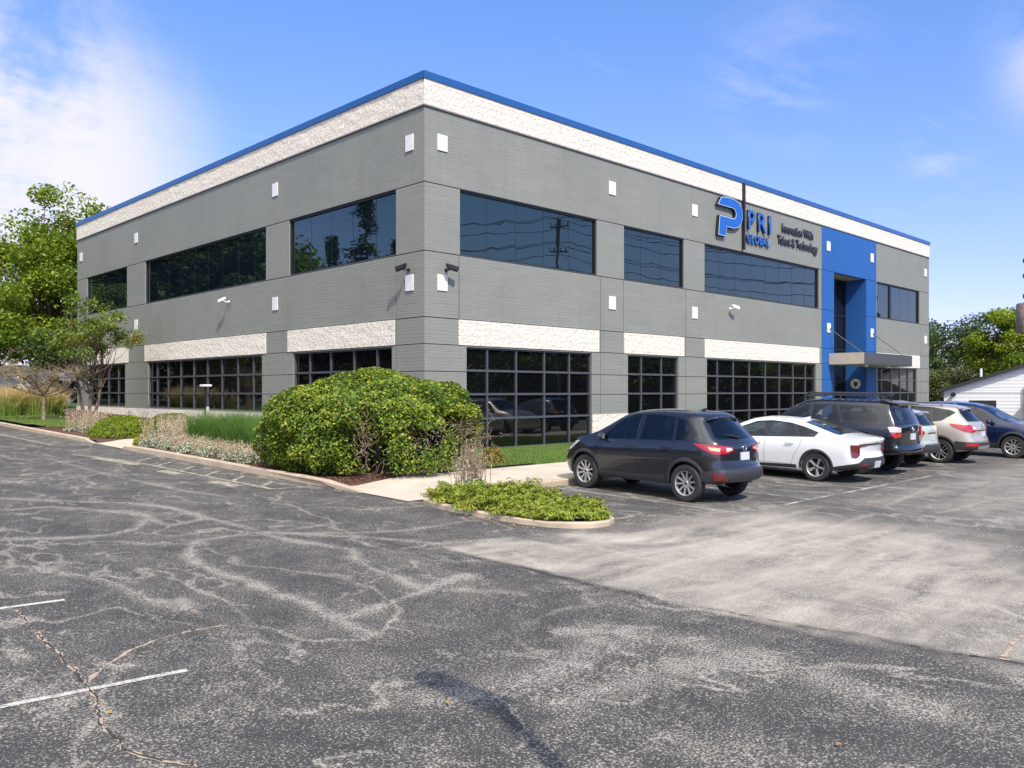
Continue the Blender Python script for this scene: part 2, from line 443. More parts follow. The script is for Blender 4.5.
SEAM=[(-8.5,-9.4),(-8.5,-10.19),(-8.38,-10.97),(-8.23,-11.49),(-8.12,-12.12),(-8.21,-13.3),(-8.1,-14.24),(-7.99,-14.9),(-7.91,-15.61),(-7.71,-16.2),(-7.71,-16.85),(-7.51,-17.3),(-7.48,-17.71)]
CRK=[(-7.51,-17.3),(-7.1,-17.25),(-6.6,-17.23)]
PALE=[(-8.34,-10.92),(-8.11,-12.13),(-8.18,-13.32),(-7.99,-14.9),(-7.71,-16.2),(-7.51,-17.3),(-7.43,-18.29),(-4.04,-17.79),(-1.55,-15.95),(-0.73,-14.83),(-1.11,-13.54),(-1.08,-11.87),(-2.38,-11.41),(-4.57,-11.3),(-6.32,-11.16),(-7.4,-11.02)]
SAND=[(-6.14,-11.0),(-5.18,-11.37),(-4.15,-11.77),(-4.37,-12.38),(-5.34,-12.76),(-6.49,-12.06)]


def seg_dist(P, poly, closed=False):
    d = np.full(len(P), 1e9)
    pts = np.array(poly); n = len(pts)
    for i in range(n if closed else n - 1):
        a = pts[i]; b = pts[(i + 1) % n]; ab = b - a
        t = np.clip(((P - a) @ ab) / max(ab @ ab, 1e-9), 0, 1)
        d = np.minimum(d, np.linalg.norm(P - (a + t[:, None] * ab), axis=1))
    return d


def inside(P, poly):
    r_ = np.zeros(len(P), bool); n = len(poly)
    for i in range(n):
        x1, y1 = poly[i]; x2, y2 = poly[(i + 1) % n]
        c = ((y1 > P[:, 1]) != (y2 > P[:, 1])) & (P[:, 0] < (x2 - x1) * (P[:, 1] - y1) / (y2 - y1 + 1e-12) + x1)
        r_ ^= c
    return r_


def ground():
    fx = np.concatenate([[-900, -500, -300, -200, -140, -100, -70, -50, -40, -32, -26, -22, -19], np.arange(-17, -5, 0.07), np.arange(-5, 16, 0.14), np.arange(16, 50, 1.0), [60, 80, 110, 160, 240, 400, 700, 900]])
    fy = np.concatenate([[-900, -500, -300, -200, -140, -100, -80, -60, -50, -40, -34, -29, -26, -23, -21], np.arange(-20, -6.5, 0.07), np.arange(-6.5, 16, 0.16), np.arange(16, 46, 1.0), [60, 80, 110, 160, 240, 400, 700, 900]])
    nx, ny = len(fx), len(fy)
    X, Y = np.meshgrid(fx, fy)
    P = np.stack([X.ravel(), Y.ravel()], 1)
    t = np.clip((P[:, 0] - 36) / 12, 0, 1)
    Z = SL * np.clip(P[:, 1], -60, 45) - t * t * (3 - 2 * t)
    me = bpy.data.meshes.new('ground')
    i = np.arange((ny - 1) * (nx - 1)); r0 = i // (nx - 1); c0 = i % (nx - 1)
    q = np.stack([r0 * nx + c0, r0 * nx + c0 + 1, (r0 + 1) * nx + c0 + 1, (r0 + 1) * nx + c0], 1).astype(np.int32)
    me.vertices.add(nx * ny); me.loops.add(len(q) * 4); me.polygons.add(len(q))
    me.vertices.foreach_set('co', np.column_stack([P, Z]).astype(np.float32).ravel())
    me.loops.foreach_set('vertex_index', q.ravel()); me.polygons.foreach_set('loop_start', np.arange(0, len(q) * 4, 4, dtype=np.int32))
    me.update(calc_edges=True)
    wob = np.array([mnoise.noise(Vector((p[0] * 1.3, p[1] * 1.3, 0.3))) for p in P])
    wob2 = np.array([mnoise.noise(Vector((p[0] * 4.3, p[1] * 4.3, 7.3))) for p in P])

    def band(lines, w, soft):
        o = np.zeros(len(P))
        for L_ in lines:
            d = seg_dist(P, L_) + 0.10 * wob * 0.6 + 0.05 * wob2
            o = np.maximum(o, np.clip(1 - (d - w) / soft, 0, 1))
        return o
    line = np.maximum(band([S1, S2, S10, S9, S6, S7, S12], 0.02, 0.12), 0.75 * band([S3, S8, S11, S14, S15, S16, S17, S18, S19, S22, S24], 0.015, 0.11))
    line = np.maximum(line, 0.65 * band([S20, S21, S23], 0.05, 0.30))
    tan = np.maximum(band([S4, CRK], 0.0, 0.045), np.maximum(0.8 * band([S5], 0.005, 0.06), 0.4 * band([S3], 0.0, 0.04)))
    seam = band([SEAM], 0.012, 0.07)
    dp = seg_dist(P, PALE, True); ins = inside(P, PALE)
    sd = np.where(ins, dp, -dp) + 0.35 * wob + 0.15 * wob2
    soft_edge = np.clip((sd + 0.6) / 2.0, 0, 1)
    hard = np.clip((P[:, 0] + 8.12 + 0.1 * wob) / 0.1, 0, 1)
    pale = np.where(P[:, 0] < -6.8, np.clip((sd + 0.5) / 0.5, 0, 1) * hard, soft_edge) * 0.85
    ds = seg_dist(P, SAND, True); si = inside(P, SAND)
    pale = np.maximum(pale, np.clip((np.where(si, ds, -ds) + 0.25 * wob + 0.1) / 0.35, 0, 1) * 1.0)
    far = np.clip((P[:, 0] + 1.0) / 2.5, 0, 1) * np.clip((-11.6 - P[:, 1]) / 1.2, 0, 1) * 0.40
    pale = np.maximum(pale, far)
    for nme, arr in (('line', line), ('tan', tan * 0), ('seam', seam * 0.6), ('pale', pale), ('fresh', np.zeros(len(P)))):
        a = me.attributes.new(nme, 'FLOAT', 'POINT'); a.data.foreach_set('value', arr.astype(np.float32))
    me.shade_smooth()
    o = link_mesh('ground', me, M['asphalt']); tag(o, kind='structure')


ground()


def strip(name, pts, w, mat, lift=0.004, parent=None, taper=None):
    """a painted line lying on the ground, following its slope"""
    mb = MB(); vs = []; fs = []
    dens = []
    for i in range(len(pts) - 1):
        a = Vector(pts[i]); b = Vector(pts[i + 1]); n = max(1, int((b - a).length / 0.4))
        dens += [a.lerp(b, k / n) for k in range(n)]
    dens.append(Vector(pts[-1]))
    for i, p in enumerate(dens):
        d = dens[min(i + 1, len(dens) - 1)] - dens[max(i - 1, 0)]
        d.normalize(); nrm = Vector((-d.y, d.x))
        for s in (-1, 1):
            q = p + nrm * s * w / 2
            vs.append((q.x, q.y, gz(q.x, q.y) + lift))
    for i in range(len(dens) - 1): fs.append((2 * i, 2 * i + 1, 2 * i + 3, 2 * i + 2))
    mb.add(vs, fs)
    return mb, name, mat


def put_strips(name, lists, mat, w, lift=0.005):
    out = MB()
    for pts in lists:
        mb, _, _ = strip(name, pts, w, mat, lift)
        out.add(mb.v, mb.f)
    o = out.build(name, mat, fix=False)
    # make faces look up
    me = o.data
    bm = bmesh.new(); bm.from_mesh(me)
    for f in bm.faces:
        f.normal_update()
        if f.normal.z < 0: f.normal_flip()
    bm.to_mesh(me); bm.free()
    tag(o, kind='structure'); return o


def cracks(name, lists, w0, mat, seed, lift=0.004, gap=0.0):
    """ragged open cracks: a jittered ribbon whose width keeps changing"""
    out = MB(); rr = random.Random(seed)
    for pts in lists:
        d = []
        for i in range(len(pts) - 1):
            a = Vector(pts[i]); b = Vector(pts[i + 1]); n = max(1, int((b - a).length / 0.045)); d += [a.lerp(b, k / n) for k in range(n)]
        d.append(Vector(pts[-1])); V = []
        for i, p in enumerate(d):
            t = (d[min(i + 1, len(d) - 1)] - d[max(i - 1, 0)]).normalized(); nr = Vector((-t.y, t.x))
            j = 0.05 * mnoise.noise(Vector((p.x * 3, p.y * 3, 2))) + 0.03 * mnoise.noise(Vector((p.x * 14, p.y * 14, seed)))
            w = w0 * max(0.12, 0.55 + 1.1 * mnoise.noise(Vector((p.x * 5, p.y * 5, seed + 4))) + rr.uniform(-.25, .25))
            for sg in (-1, 1):
                q = p + nr * (j + sg * w / 2); V.append((q.x, q.y, gz(q.x, q.y) + lift))
        F = []
        for i in range(len(d) - 1):
            if rr.random() < gap: continue
            F.append((2 * i + 1, 2 * i, 2 * i + 2, 2 * i + 3))
        n0 = len(out.v); out.v += V; out.f += [tuple(x + n0 for x in f) for f in F]; out.m += [0] * len(F)
    o = out.build(name, mat, fix=False)
    for p in o.data.polygons:
        if p.normal.z < 0: p.flip()
    tag(o, kind='structure')


M['crack_tan'] = simple('dusty crack edge', (0.33, 0.255, 0.19), 0.95, var=0.4, vscale=25)
M['crack_dark'] = simple('open crack', (0.035, 0.026, 0.02), 0.95, var=0.4, vscale=25)
M['crack_pale'] = simple('old crack filler', (0.26, 0.235, 0.205), 0.95, var=0.3, vscale=25)
cracks('asphalt_crack', [S4, S5, CRK], 0.045, M['crack_tan'], 3, gap=0.12)
cracks('asphalt_crack', [S5, SEAM], 0.018, M['crack_dark'], 5, 0.008, gap=0.25)
cracks('asphalt_crack', [S3, S2, S6, S12, S11, S10, S19, S16, S1, S8, S7], 0.038, M['crack_pale'], 8, gap=0.35)
put_strips('road_marking', [[(-14.9, -9.95), (-12.72, -10.2)], [(-15.2, -12.72), (-12.66, -13.01)]], M['paint_white'], 0.068)
st = []
for k in range(8):
    x = -2.25 + 2.67 * k
    st.append([(x, -7.32), (x + 0.02, -11.75)])
put_strips('parking_line', st, M['paint_stall'], 0.10)
put_strips('parking_line', [[(x - 1.25, -11.75), (x + 1.25, -11.72)] for x in (-2.25 + 2.67, -2.25 + 5.34, -2.25 + 8.01)], M['paint_stall'], 0.09, 0.009)
put_strips('kerb_marking', [[(-7.75, 5.8), (-7.2, 2.94), (-7.12, -0.65), (-7.03, -3.9), (-6.35, -4.0)], [(-7.4, 15.7), (-7.34, 9.5), (-6.7, 9.3)]], M['paint_worn'], 0.11)
put_strips('kerb_marking', [[(-6.45, y), (-7.12, y - 0.72)] for y in (-2.85, -1.57, -0.27, 1.07, 2.45, 3.8)] + [[(-6.45, y), (-7.3, y - 0.7)] for y in (10.8, 12.2, 13.6, 15.0)], M['paint_worn'], 0.10, 0.009)
put_strips('kerb_marking', [[(-7.65, 4.6), (-7.5, 3.6), (-7.42, 2.3)], [(-7.45, 0.6), (-7.42, -0.4)], [(-7.4, -2.0), (-7.35, -3.1)]], M['paint_worn'], 0.30, 0.004)


def kerb_run(name, pts, w=0.16, h=0.13, mat=None, ends=True, drop=None, z_in=None):
    """kerb of real section along a line; pts run with the road on the right-hand side"""
    mb = MB(); prof = [(0, -0.2), (0, h - 0.02), (0.02, h), (w - 0.01, h), (w, h - 0.01), (w, -0.2)]
    dens = []
    for i in range(len(pts) - 1):
        a = Vector(pts[i]); b = Vector(pts[i + 1]); n = max(1, int((b - a).length / 0.8))
        dens += [(a.lerp(b, k / n)) for k in range(n)]
    dens.append(Vector(pts[-1]))
    vs = []; n = len(prof)
    for i, p in enumerate(dens):
        d = (dens[min(i + 1, len(dens) - 1)] - dens[max(i - 1, 0)]).normalized(); nr = Vector((-d.y, d.x))
        f = 1.0
        if drop: f = drop(p.x, p.y)
        for (o, z) in prof:
            q = p + nr * o
            vs.append((q.x, q.y, gz(q.x, q.y) + (z if z < 0 else max(0.012, z * f) + random.uniform(-.002, .002))))
    fs = []
    for i in range(len(dens) - 1):
        for k in range(n - 1): fs.append((i * n + k, i * n + k + 1, (i + 1) * n + k + 1, (i + 1) * n + k))
    fs += [tuple(range(n)), tuple((len(dens) - 1) * n + k for k in range(n))]
    mb.add(vs, fs)
    o = mb.build(name, mat or M['kerb'])
    tag(o, kind='structure'); return o


sm = lambda t: max(0, min(1, t)) ** 2 * (3 - 2 * max(0, min(1, t)))
# road-side kerb left of the building, dropped at its near end and at the small walk
kerb_run('kerb', [(-6.0, 44), (-5.98, 30), (-6.1, 22), (-6.15, 13), (-6.12, 9.6)], drop=lambda x, y: sm((y - 9.6) / 1.0))
kerb_run('kerb', [(-6.12, 6.9), (-6.1, 4), (-6.05, 0), (-6.0, -4.2), (-5.95, -5.5)], drop=lambda x, y: sm((y + 5.6) / 1.6) * sm((7.3 - y) / 0.7) + 0.12)
# kerb along the front of the stalls
kerb_run('kerb', [(-4.2, -7.18), (0, -7.2), (12, -7.2), (36, -7.2)], h=0.135, drop=lambda x, y: sm((x + 4.6) / 1.0))


def sheet(name, fx, fy, zf, mat, kind='structure'):
    fx = np.asarray(fx); fy = np.asarray(fy); mb = MB()
    vs = [(x, y, zf(x, y)) for y in fy for x in fx]; nx = len(fx)
    fs = [(j * nx + i, j * nx + i + 1, (j + 1) * nx + i + 1, (j + 1) * nx + i) for j in range(len(fy) - 1) for i in range(nx - 1)]
    mb.add(vs, fs); o = mb.build(name, mat, smooth=30); tag(o, kind=kind); return o


def slab(name, x0, x1, y0, y1, h, mat, grooves=(), ramp=None):
    """a walk: flat top just under the kerb top, with tooled joints and a skirt"""
    xs = sorted(set(list(np.arange(x0, x1, 0.5)) + [x1] + [g + d for g in grooves for d in (-0.012, -0.004, 0.004, 0.012) if x0 < g < x1]))
    ys = list(np.linspace(y0, y1, 7))
    def zf(x, y):
        f = ramp(x, y) if ramp else 1
        g = 0.012 if any(abs(x - q) < 0.006 for q in grooves) else 0
        return gz(x, y) + max(0.016, h * f) - g
    return sheet(name, xs, ys, zf, mat)


slab('sidewalk', -5.95, 36, -7.03, -4.6, 0.128, M['concrete'], [-4.4 + 1.5 * k for k in range(26)], ramp=lambda x, y: sm((x + 5.9) / 1.7))
slab('footpath', -6.1, -4.4, 7.0, 9.5, 0.11, M['concrete'], [-5.2], ramp=lambda x, y: sm((x + 6.2) / 1.2))
# island
ISL = [(-5.85, -7.35), (-6.0, -7.8), (-6.06, -8.4), (-6.06, -9.2), (-6.0, -10.0), (-5.88, -10.5), (-5.66, -10.84), (-5.36, -11.02), (-5.02, -11.04), (-4.72, -10.9), (-4.52, -10.62), (-4.44, -10.2), (-4.40, -9.4), (-4.36, -8.2), (-4.35, -7.28)]
kerb_run('kerb', ISL, w=0.14, h=0.115, drop=lambda x, y: 0.80 + 0.35 * mnoise.noise(Vector((x * 2.1, y * 2.1, 1))))
bed_far = sheet('planting_bed', np.linspace(-6.03, -0.02, 25), np.linspace(-4.61, 31.2, 140),
                lambda x, y: gz(x, y) + sm((y + 4.55) / 0.5) * (0.10 + 0.22 * sm((x + 5.7) / 2.5) * (0.5 if y > -0.5 else 0.35)) + (1 - sm((y + 4.55) / 0.5)) * (max(0.016, 0.128 * sm((x + 5.9) / 1.7)) + 0.004) - 0.10 * (1 if (6.95 < y < 9.55 and x < -4.3) else 0), M['soil'])


def island_soil():
    P = ISL
    c = Vector((-5.2, -9.1)); mb = MB(); vs = [(c.x, c.y, gz(c.x, c.y) + 0.17)]
    for p in P:
        q = Vector(p).lerp(c, 0.12); vs.append((q.x, q.y, gz(q.x, q.y) + 0.12))
    mb.add(vs, [(0, i, i + 1) for i in range(1, len(P))] + [(0, len(P), 1)])
    tag(mb.build('planting_bed', M['soil']), kind='structure')


island_soil()
sheet('lawn', np.linspace(0.0, 36, 60), np.linspace(-4.58, -0.03, 10), lambda x, y: gz(x, y) + 0.125 - 0.06 * sm((y + 3) / 3), M['lawn'])
sheet('lawn', np.linspace(-1.6, -0.001, 4), np.linspace(-4.58, -0.03, 10), lambda x, y: gz(x, y) + 0.168 - 0.06 * sm((y + 3) / 3), M['lawn'])
sheet('lawn', np.linspace(-6.0, 12, 30), np.linspace(31.3, 60, 20), lambda x, y: gz(x, y) + 0.12, M['lawn'])
sheet('lawn', np.linspace(-6.0, -3.2, 8), np.linspace(17.5, 31.2, 20), lambda x, y: gz(x, y) + 0.23 + 0.05 * sm((x + 5.7) / 2.5), M['lawn'])
sheet('lawn', np.linspace(-60, -10.5, 30), np.linspace(20, 90, 30), lambda x, y: gz(x, y) + 0.06, M['lawn'])

# ------------------------------------------------------------------ the building
BX, BY = 40.59, 31.24
Z0 = -0.7
ZT, ZCAP, ZWB = 11.35, 11.14, 10.377
L1, L2, L3, L4, L5, L6, ZS = 8.105, 6.07, 4.108, 3.311, 2.50, 1.79, 1.069
bld = empty('office_building', (0, 0, 0))
tag(bld, 'two storey grey brick office building with blue roof edge and blue entrance', 'building')


def facade_pt(side, t, d, z):
    return (t, -d, z) if side == 'R' else (-d, t, z)


def facade(side, T, rects, z0=Z0, z1=ZWB):
    """wall as a relief of cells; rects: (t0,t1,z0,z1,depth,material) later wins; depth None = open to -0.2"""
    ts = sorted({0.0, T} | {r_[i] for r_ in rects for i in (0, 1)})
    zs = sorted({z0, z1} | {r_[i] for r_ in rects for i in (2, 3) if z0 < r_[i] < z1})
    D = {}
    for i in range(len(ts) - 1):
        tc = (ts[i] + ts[i + 1]) / 2
        for j in range(len(zs) - 1):
            zc = (zs[j] + zs[j + 1]) / 2; v = (0.0, 0)
            for r_ in rects:
                if r_[0] < tc < r_[1] and r_[2] < zc < r_[3]: v = (r_[4], r_[5])
            D[i, j] = v
    mb = MB()
    P = lambda t, d, z: facade_pt(side, t, d, z)
    for (i, j), (d, m) in D.items():
        dd = -0.22 if d is None else d
        a, b, c, e = ts[i], ts[i + 1], zs[j], zs[j + 1]
        if d is not None: mb.add([P(a, dd, c), P(b, dd, c), P(b, dd, e), P(a, dd, e)], [(0, 1, 2, 3)], m)
        for (di, dj, q) in ((1, 0, ((b, c), (b, e))), (0, 1, ((a, e), (b, e)))):
            o = D.get((i + di, j + dj))
            if o is None: continue
            od = -0.22 if o[0] is None else o[0]
            if abs(od - dd) > 1e-6:
                mm = m if dd > od else o[1]
                (t1, zz1), (t2, zz2) = q
                mb.add([P(t1, dd, zz1), P(t2, dd, zz2), P(t2, od, zz2), P(t1, od, zz1)], [(0, 1, 2, 3)], mm)
    return mb


JD = -0.018
def hj(z, a, b): return (a, b, z - 0.014, z + 0.014, JD, 1)
def vj(t, z0, z1): return (t - 0.014, t + 0.014, z0, z1, JD, 1)


UP_R = [(1.38, 7.90), (9.47, 13.40), (14.91, 25.38), (32.52, 39.0)]
LO_R = [(1.65, 7.62), (9.71, 13.01), (15.09, 25.05), (32.69, 38.57)]
BD_R = [(1.32, 8.01), (9.47, 13.40), (14.91, 25.38), (32.42, 39.0)]
UP_L = [(1.40, 7.86), (9.56, 21.38), (23.70, 29.62)]
LO_L = [(1.61, 7.57), (9.87, 21.01), (23.95, 29.4)]
BD_L = [(1.45, 7.93), (9.56, 21.38), (23.5, 29.75)]
rR = []
for z in (L1, L2, L3): rR.append(hj(z, 0, BX))
rR += [hj(z, 0, BX) for z in (L4, L5, L6)]
for t in (8.1, 13.52, 39.13): rR.append(vj(t, Z0, L2))
rR += [vj(1.34, L3, L2), vj(9.44, L3, L2), vj(25.66, L3, 8.1)]
rR += [(25.69, 32.41, Z0, ZWB, 0.02, 2)]
rR += [hj(z, 25.69, 27.05)[:4] + (0.004, 1) for z in (L1, L2, L3, L4, L5, L6)] + [hj(z, 31.06, 32.41)[:4] + (0.004, 1) for z in (L1, L2, L3, L4, L5, L6)]
rR += [(27.05, 31.06, Z0, L1, None, 0)]
rR += [(a, b, L2 + 0.02, L1 - 0.014, None, 0) for a, b in UP_R]
rR += [(a, b, 0.06, L4 - 0.04, None, 0) for a, b in LO_R]
rL = [hj(z, 0, BY) for z in (L1, L2, L3, L4, L5, L6)]
for t in (1.4, 9.55, 23.6): rL.append(vj(t, Z0, L2))
rL += [vj(7.95, Z0, L1)]
rL += [(a, b, L2 + 0.02, L1 - 0.014, None, 0) for a, b in UP_L]
rL += [(a, b, ZS + 0.05, L4 - 0.04, None, 0) for a, b in LO_L]
facade('R', BX, rR).build('wall', [M['grey_brick'], M['joint'], M['blue_brick']], bld)
facade('L', BY, rL).build('wall', [M['grey_brick'], M['joint'], M['blue_brick']], bld)
w = MB()
w.add([(BX, 0, Z0), (BX, BY, Z0), (BX, BY, ZWB), (BX, 0, ZWB)], [(0, 1, 2, 3)]); w.build('wall', M['grey_brick'], bld, fix=False)
w = MB(); w.add([(0, BY, Z0), (BX, BY, Z0), (BX, BY, ZWB), (0, BY, ZWB)], [(3, 2, 1, 0)]); w.build('wall', M['grey_brick'], bld, fix=False)
w = MB(); w.box((0.3, 0.3, 10.5), (BX - 0.3, BY - 0.3, 10.7)); w.build('roof', M['roofing'], bld)
# dark rooms behind the glass so that nothing shines through
w = MB(); w.box((0.9, 0.9, Z0), (26.4, BY - 0.4, 10.3)); w.box((31.7, 0.9, Z0), (BX - 0.4, BY - 0.4, 10.3)); w.box((26.41, 2.2, Z0), (31.69, BY - 0.4, 10.3)); w.build('interior', M['dark_plastic'], bld)


# rough block band around the parapet, really uneven in relief
def rough_band(name, side, t0, t1, z0, z1, d, amp=0.012, step=0.2, parent=bld, mat=None):
    nt_ = max(2, int((t1 - t0) / step)); nz = max(2, int((z1 - z0) / 0.1))
    ts = np.linspace(t0, t1, nt_ + 1); zs = np.linspace(z0, z1, nz + 1); vs = []
    for zi, z in enumerate(zs):
        for ti, t in enumerate(ts):
            edge = ti in (0, nt_) or zi in (0, nz)
            dd = d + (0 if edge else (mnoise.noise(Vector((t * 2.3, z * 4.1, 3.1 if side == 'R' else 9.7))) * amp))
            vs.append(facade_pt(side, t, dd, z))
    n = nt_ + 1
    fs = [(j * n + i, j * n + i + 1, (j + 1) * n + i + 1, (j + 1) * n + i) for j in range(nz) for i in range(nt_)]
    mb = MB(); mb.add(vs, fs)
    def edge(a, b):
        (ta, za), (tb, zb) = a, b
        mb.add([facade_pt(side, ta, d, za), facade_pt(side, tb, d, zb), facade_pt(side, tb, -0.05, zb), facade_pt(side, ta, -0.05, za)], [(0, 1, 2, 3)])
    edge((t0, z0), (t1, z0)); edge((t0, z1), (t1, z1)); edge((t0, z0), (t0, z1)); edge((t1, z0), (t1, z1))
    bm_ = mb
    o = bm_.build(name, mat or M['white_stone'], parent, smooth=60)
    return o


rough_band('stone_band', 'R', -0.035, BX, ZWB, ZCAP, 0.035)
rough_band('stone_band', 'L', 0.0, BY, ZWB, ZCAP, 0.035, 0.02)
w = MB(); w.box((-0.05, -0.05, ZWB - 0.045), (BX + .01, 0.02, ZWB - 0.003)); w.build('ledge', M['ledge'], bld)
w = MB(); w.box((-0.05, 0.022, ZWB - 0.045), (0.02, BY, ZWB - 0.003)); w.build('ledge', M['ledge'], bld)
for a, b in BD_R: rough_band('stone_band', 'R', a, b, L4 + 0.01, L3 - 0.01, 0.025)
for a, b in BD_L: rough_band('stone_band', 'L', a, b, L4 + 0.01, L3 - 0.01, 0.025, 0.02)
for a, b in ((-0.03, 1.64), (7.63, 9.70), (13.02, 15.08), (25.06, 25.67), (38.58, BX)): rough_band('base_stone', 'R', a, b, Z0, ZS, 0.03)
rough_band('base_stone', 'L', 0.0, BY, Z0, ZS, 0.03, 0.02)
w = MB()
w.box((-0.07, -0.07, ZCAP + .002), (BX + 0.05, 0.35, ZT)); w.box((-0.07, 0.352, ZCAP + .002), (0.35, BY + 0.05, ZT))
w.box((0.352, BY - 0.3, ZCAP + .002), (BX + 0.05, BY + 0.05, ZT)); w.box((BX - .3, 0.352, ZCAP + .002), (BX + 0.05, BY - .302, ZT))
w.box((0.05, 0.05, ZWB), (BX - .02, 0.3, ZCAP)); w.box((0.05, 0.302, ZWB), (0.3, BY - .02, ZCAP))
w.box((0.302, BY - .25, ZWB), (BX - .02, BY - .02, ZCAP)); w.box((BX - .25, .302, ZWB), (BX - .02, BY - .252, ZCAP))
w.build('roof_trim', M['cap'], bld)


def window(side, t0, t1, z0, z1, mull, trans, upper, recess=0.10, thick=None):
    """one glazed opening: panes each set a hair out of true, and its frame"""
    gm = M['glass_up'] if upper else M['glass_low']
    fm = M['frame_dark'] if upper else M['frame_grey']
    ts = [t0] + list(mull) + [t1]; zs = [z0] + list(trans) + [z1]
    g = MB()
    for i in range(len(ts) - 1):
        for j in range(len(zs) - 1):
            a = random.gauss(0, 0.0011); b = random.gauss(0, 0.0011)
            tc = (ts[i] + ts[i + 1]) / 2; zc = (zs[j] + zs[j + 1]) / 2
            q = [(ts[i], zs[j]), (ts[i + 1], zs[j]), (ts[i + 1], zs[j + 1]), (ts[i], zs[j + 1])]
            g.add([facade_pt(side, t, -recess - 0.02 + (t - tc) * a + (z - zc) * b, z) for t, z in q], [(0, 1, 2, 3)])
    win = g.build('window', gm, bld)
    f = MB()
    def bar(ta, tb, za, zb, d0=-recess - 0.06, d1=-recess + 0.045):
        f.box(facade_pt(side, ta, d0, za), facade_pt(side, tb, d1, zb))
    e = 0.05
    bar(t0, t0 + e, z0, z1); bar(t1 - e, t1, z0, z1)
    bar(t0 + e, t1 - e, z0, z0 + e); bar(t0 + e, t1 - e, z1 - e, z1)
    mw = 0.008 if upper else 0.03
    for m_ in mull:
        tw = mw if not thick or m_ not in thick else thick[m_]
        if upper and tw == mw: bar(m_ - tw, m_ + tw, z0 + e, z1 - e, -recess - 0.06, -recess - 0.016)
        else: bar(m_ - tw, m_ + tw, z0 + e, z1 - e, -recess - 0.06, -recess + 0.035)
    xs = [t0 + e] + [q for m_ in mull for q in (m_ - mw, m_ + mw)] + [t1 - e]
    for z in trans:
        for i in range(0, len(xs), 2): bar(xs[i], xs[i + 1], z - 0.035, z + 0.035, -recess - 0.06, -recess + 0.03)
    f.build('frame', fm, win)
    return win


TR = [1.04, 1.81, 2.55]
uz0, uz1 = L2 + 0.021, L1 - 0.015
window('R', 1.381, 7.899, uz0, uz1, [2.59, 3.88, 5.22, 6.49], [], True)
window('R', 9.471, 13.399, uz0, uz1, [10.64, 11.95], [], True)
window('R', 14.911, 25.379, uz0, uz1, [16.2, 17.5, 18.85, 20.15, 21.45, 22.75, 24.05], [], True)
window('R', 32.521, 38.999, uz0, uz1, [34.62, 36.1, 37.5], [], True, thick={34.62: 0.12})
lz0, lz1 = 0.061, L4 - 0.041
window('R', 1.651, 7.619, lz0, lz1, [2.59, 3.88, 5.22, 6.49], TR, False)
window('R', 9.711, 13.009, lz0, lz1, [10.64, 11.95], TR, False)
window('R', 15.091, 25.049, lz0, lz1, [16.03, 17.32, 18.69, 20.13, 21.45, 22.8, 24.08], TR, False)
window('R', 32.691, 38.569, lz0, lz1, [33.39, 34.83, 36.13, 37.36], TR, False)
window('L', 1.401, 7.859, uz0, uz1, [2.6, 3.9, 5.2, 6.5], [], True)
window('L', 9.561, 21.379, uz0, uz1, [10.67, 12.0, 13.41, 14.75, 16.1, 17.45, 18.8, 20.1], [], True)
window('L', 23.701, 29.619, uz0, uz1, [25.0, 26.4, 27.9], [], True)
sz0 = ZS + 0.051
window('L', 1.611, 7.569, sz0, lz1, [2.5, 3.8, 5.2, 6.55], TR[1:], False)
window('L', 9.871, 21.009, sz0, lz1, [10.7, 12.0, 13.4, 14.75, 16.1, 17.45, 18.85, 20.1], TR[1:], False)
window('L', 23.951, 29.399, sz0, lz1, [25.1, 26.5, 28.0], TR[1:], False)

# entrance recess: blue side walls, soffit, glazed back wall
w = MB(); w.box((26.75, 0.222, Z0), (27.046, 1.7, L1 + .3)); w.build('recess_wall', M['blue_brick'], bld)
w = MB(); w.box((31.064, 0.222, Z0), (31.36, 1.7, L1 + .3)); w.build('recess_wall', M['blue_brick'], bld)
w = MB(); w.box((27.052, 0.222, L1 + .004), (31.058, 1.7, L1 + 0.29)); w.build('recess_ceiling', M['canopy_warm'], bld)
g = MB()
for i in range(3):
    for (za, zb) in ((0.0, 2.4), (2.4, 4.2), (4.2, 6.1), (6.1, 8.1)):
        a, b = 27.06 + i * 1.333, 27.06 + (i + 1) * 1.333 - .002
        g.add([(a, 1.2, za), (b, 1.2, za), (b, 1.2, zb), (a, 1.2, zb)], [(0, 1, 2, 3)])
dw = g.build('entrance_glazing', M['glass_low'], bld)
f = MB()
for i in range(4): f.box((27.06 + i * 1.333 - (0.06 if i else 0), 1.13, 0), (27.06 + i * 1.333 + (0.06 if i < 3 else -.005), 1.19, 8.1))
for z in (2.4, 4.2, 6.1, 8.03):
    for i in range(3): f.box((27.12 + i * 1.333, 1.135, z - 0.05), (27.06 + (i + 1) * 1.333 - .06, 1.19, z + 0.05))
f.build('frame', M['frame_dark'], dw)
dr = MB(); dr.box((28.47, 1.10, 0.05), (29.6, 1.128, 2.33)); do = dr.build('door', M['frame_dark'], bld)
h = MB(); h.tube([(28.6, 1.05, 0.9), (28.6, 1.05, 1.4)], 0.02); h.box((28.585, 1.05, 0.92), (28.615, 1.1, 0.95)); h.box((28.585, 1.05, 1.35), (28.615, 1.1, 1.38)); h.build('handle', M['steel'], do)

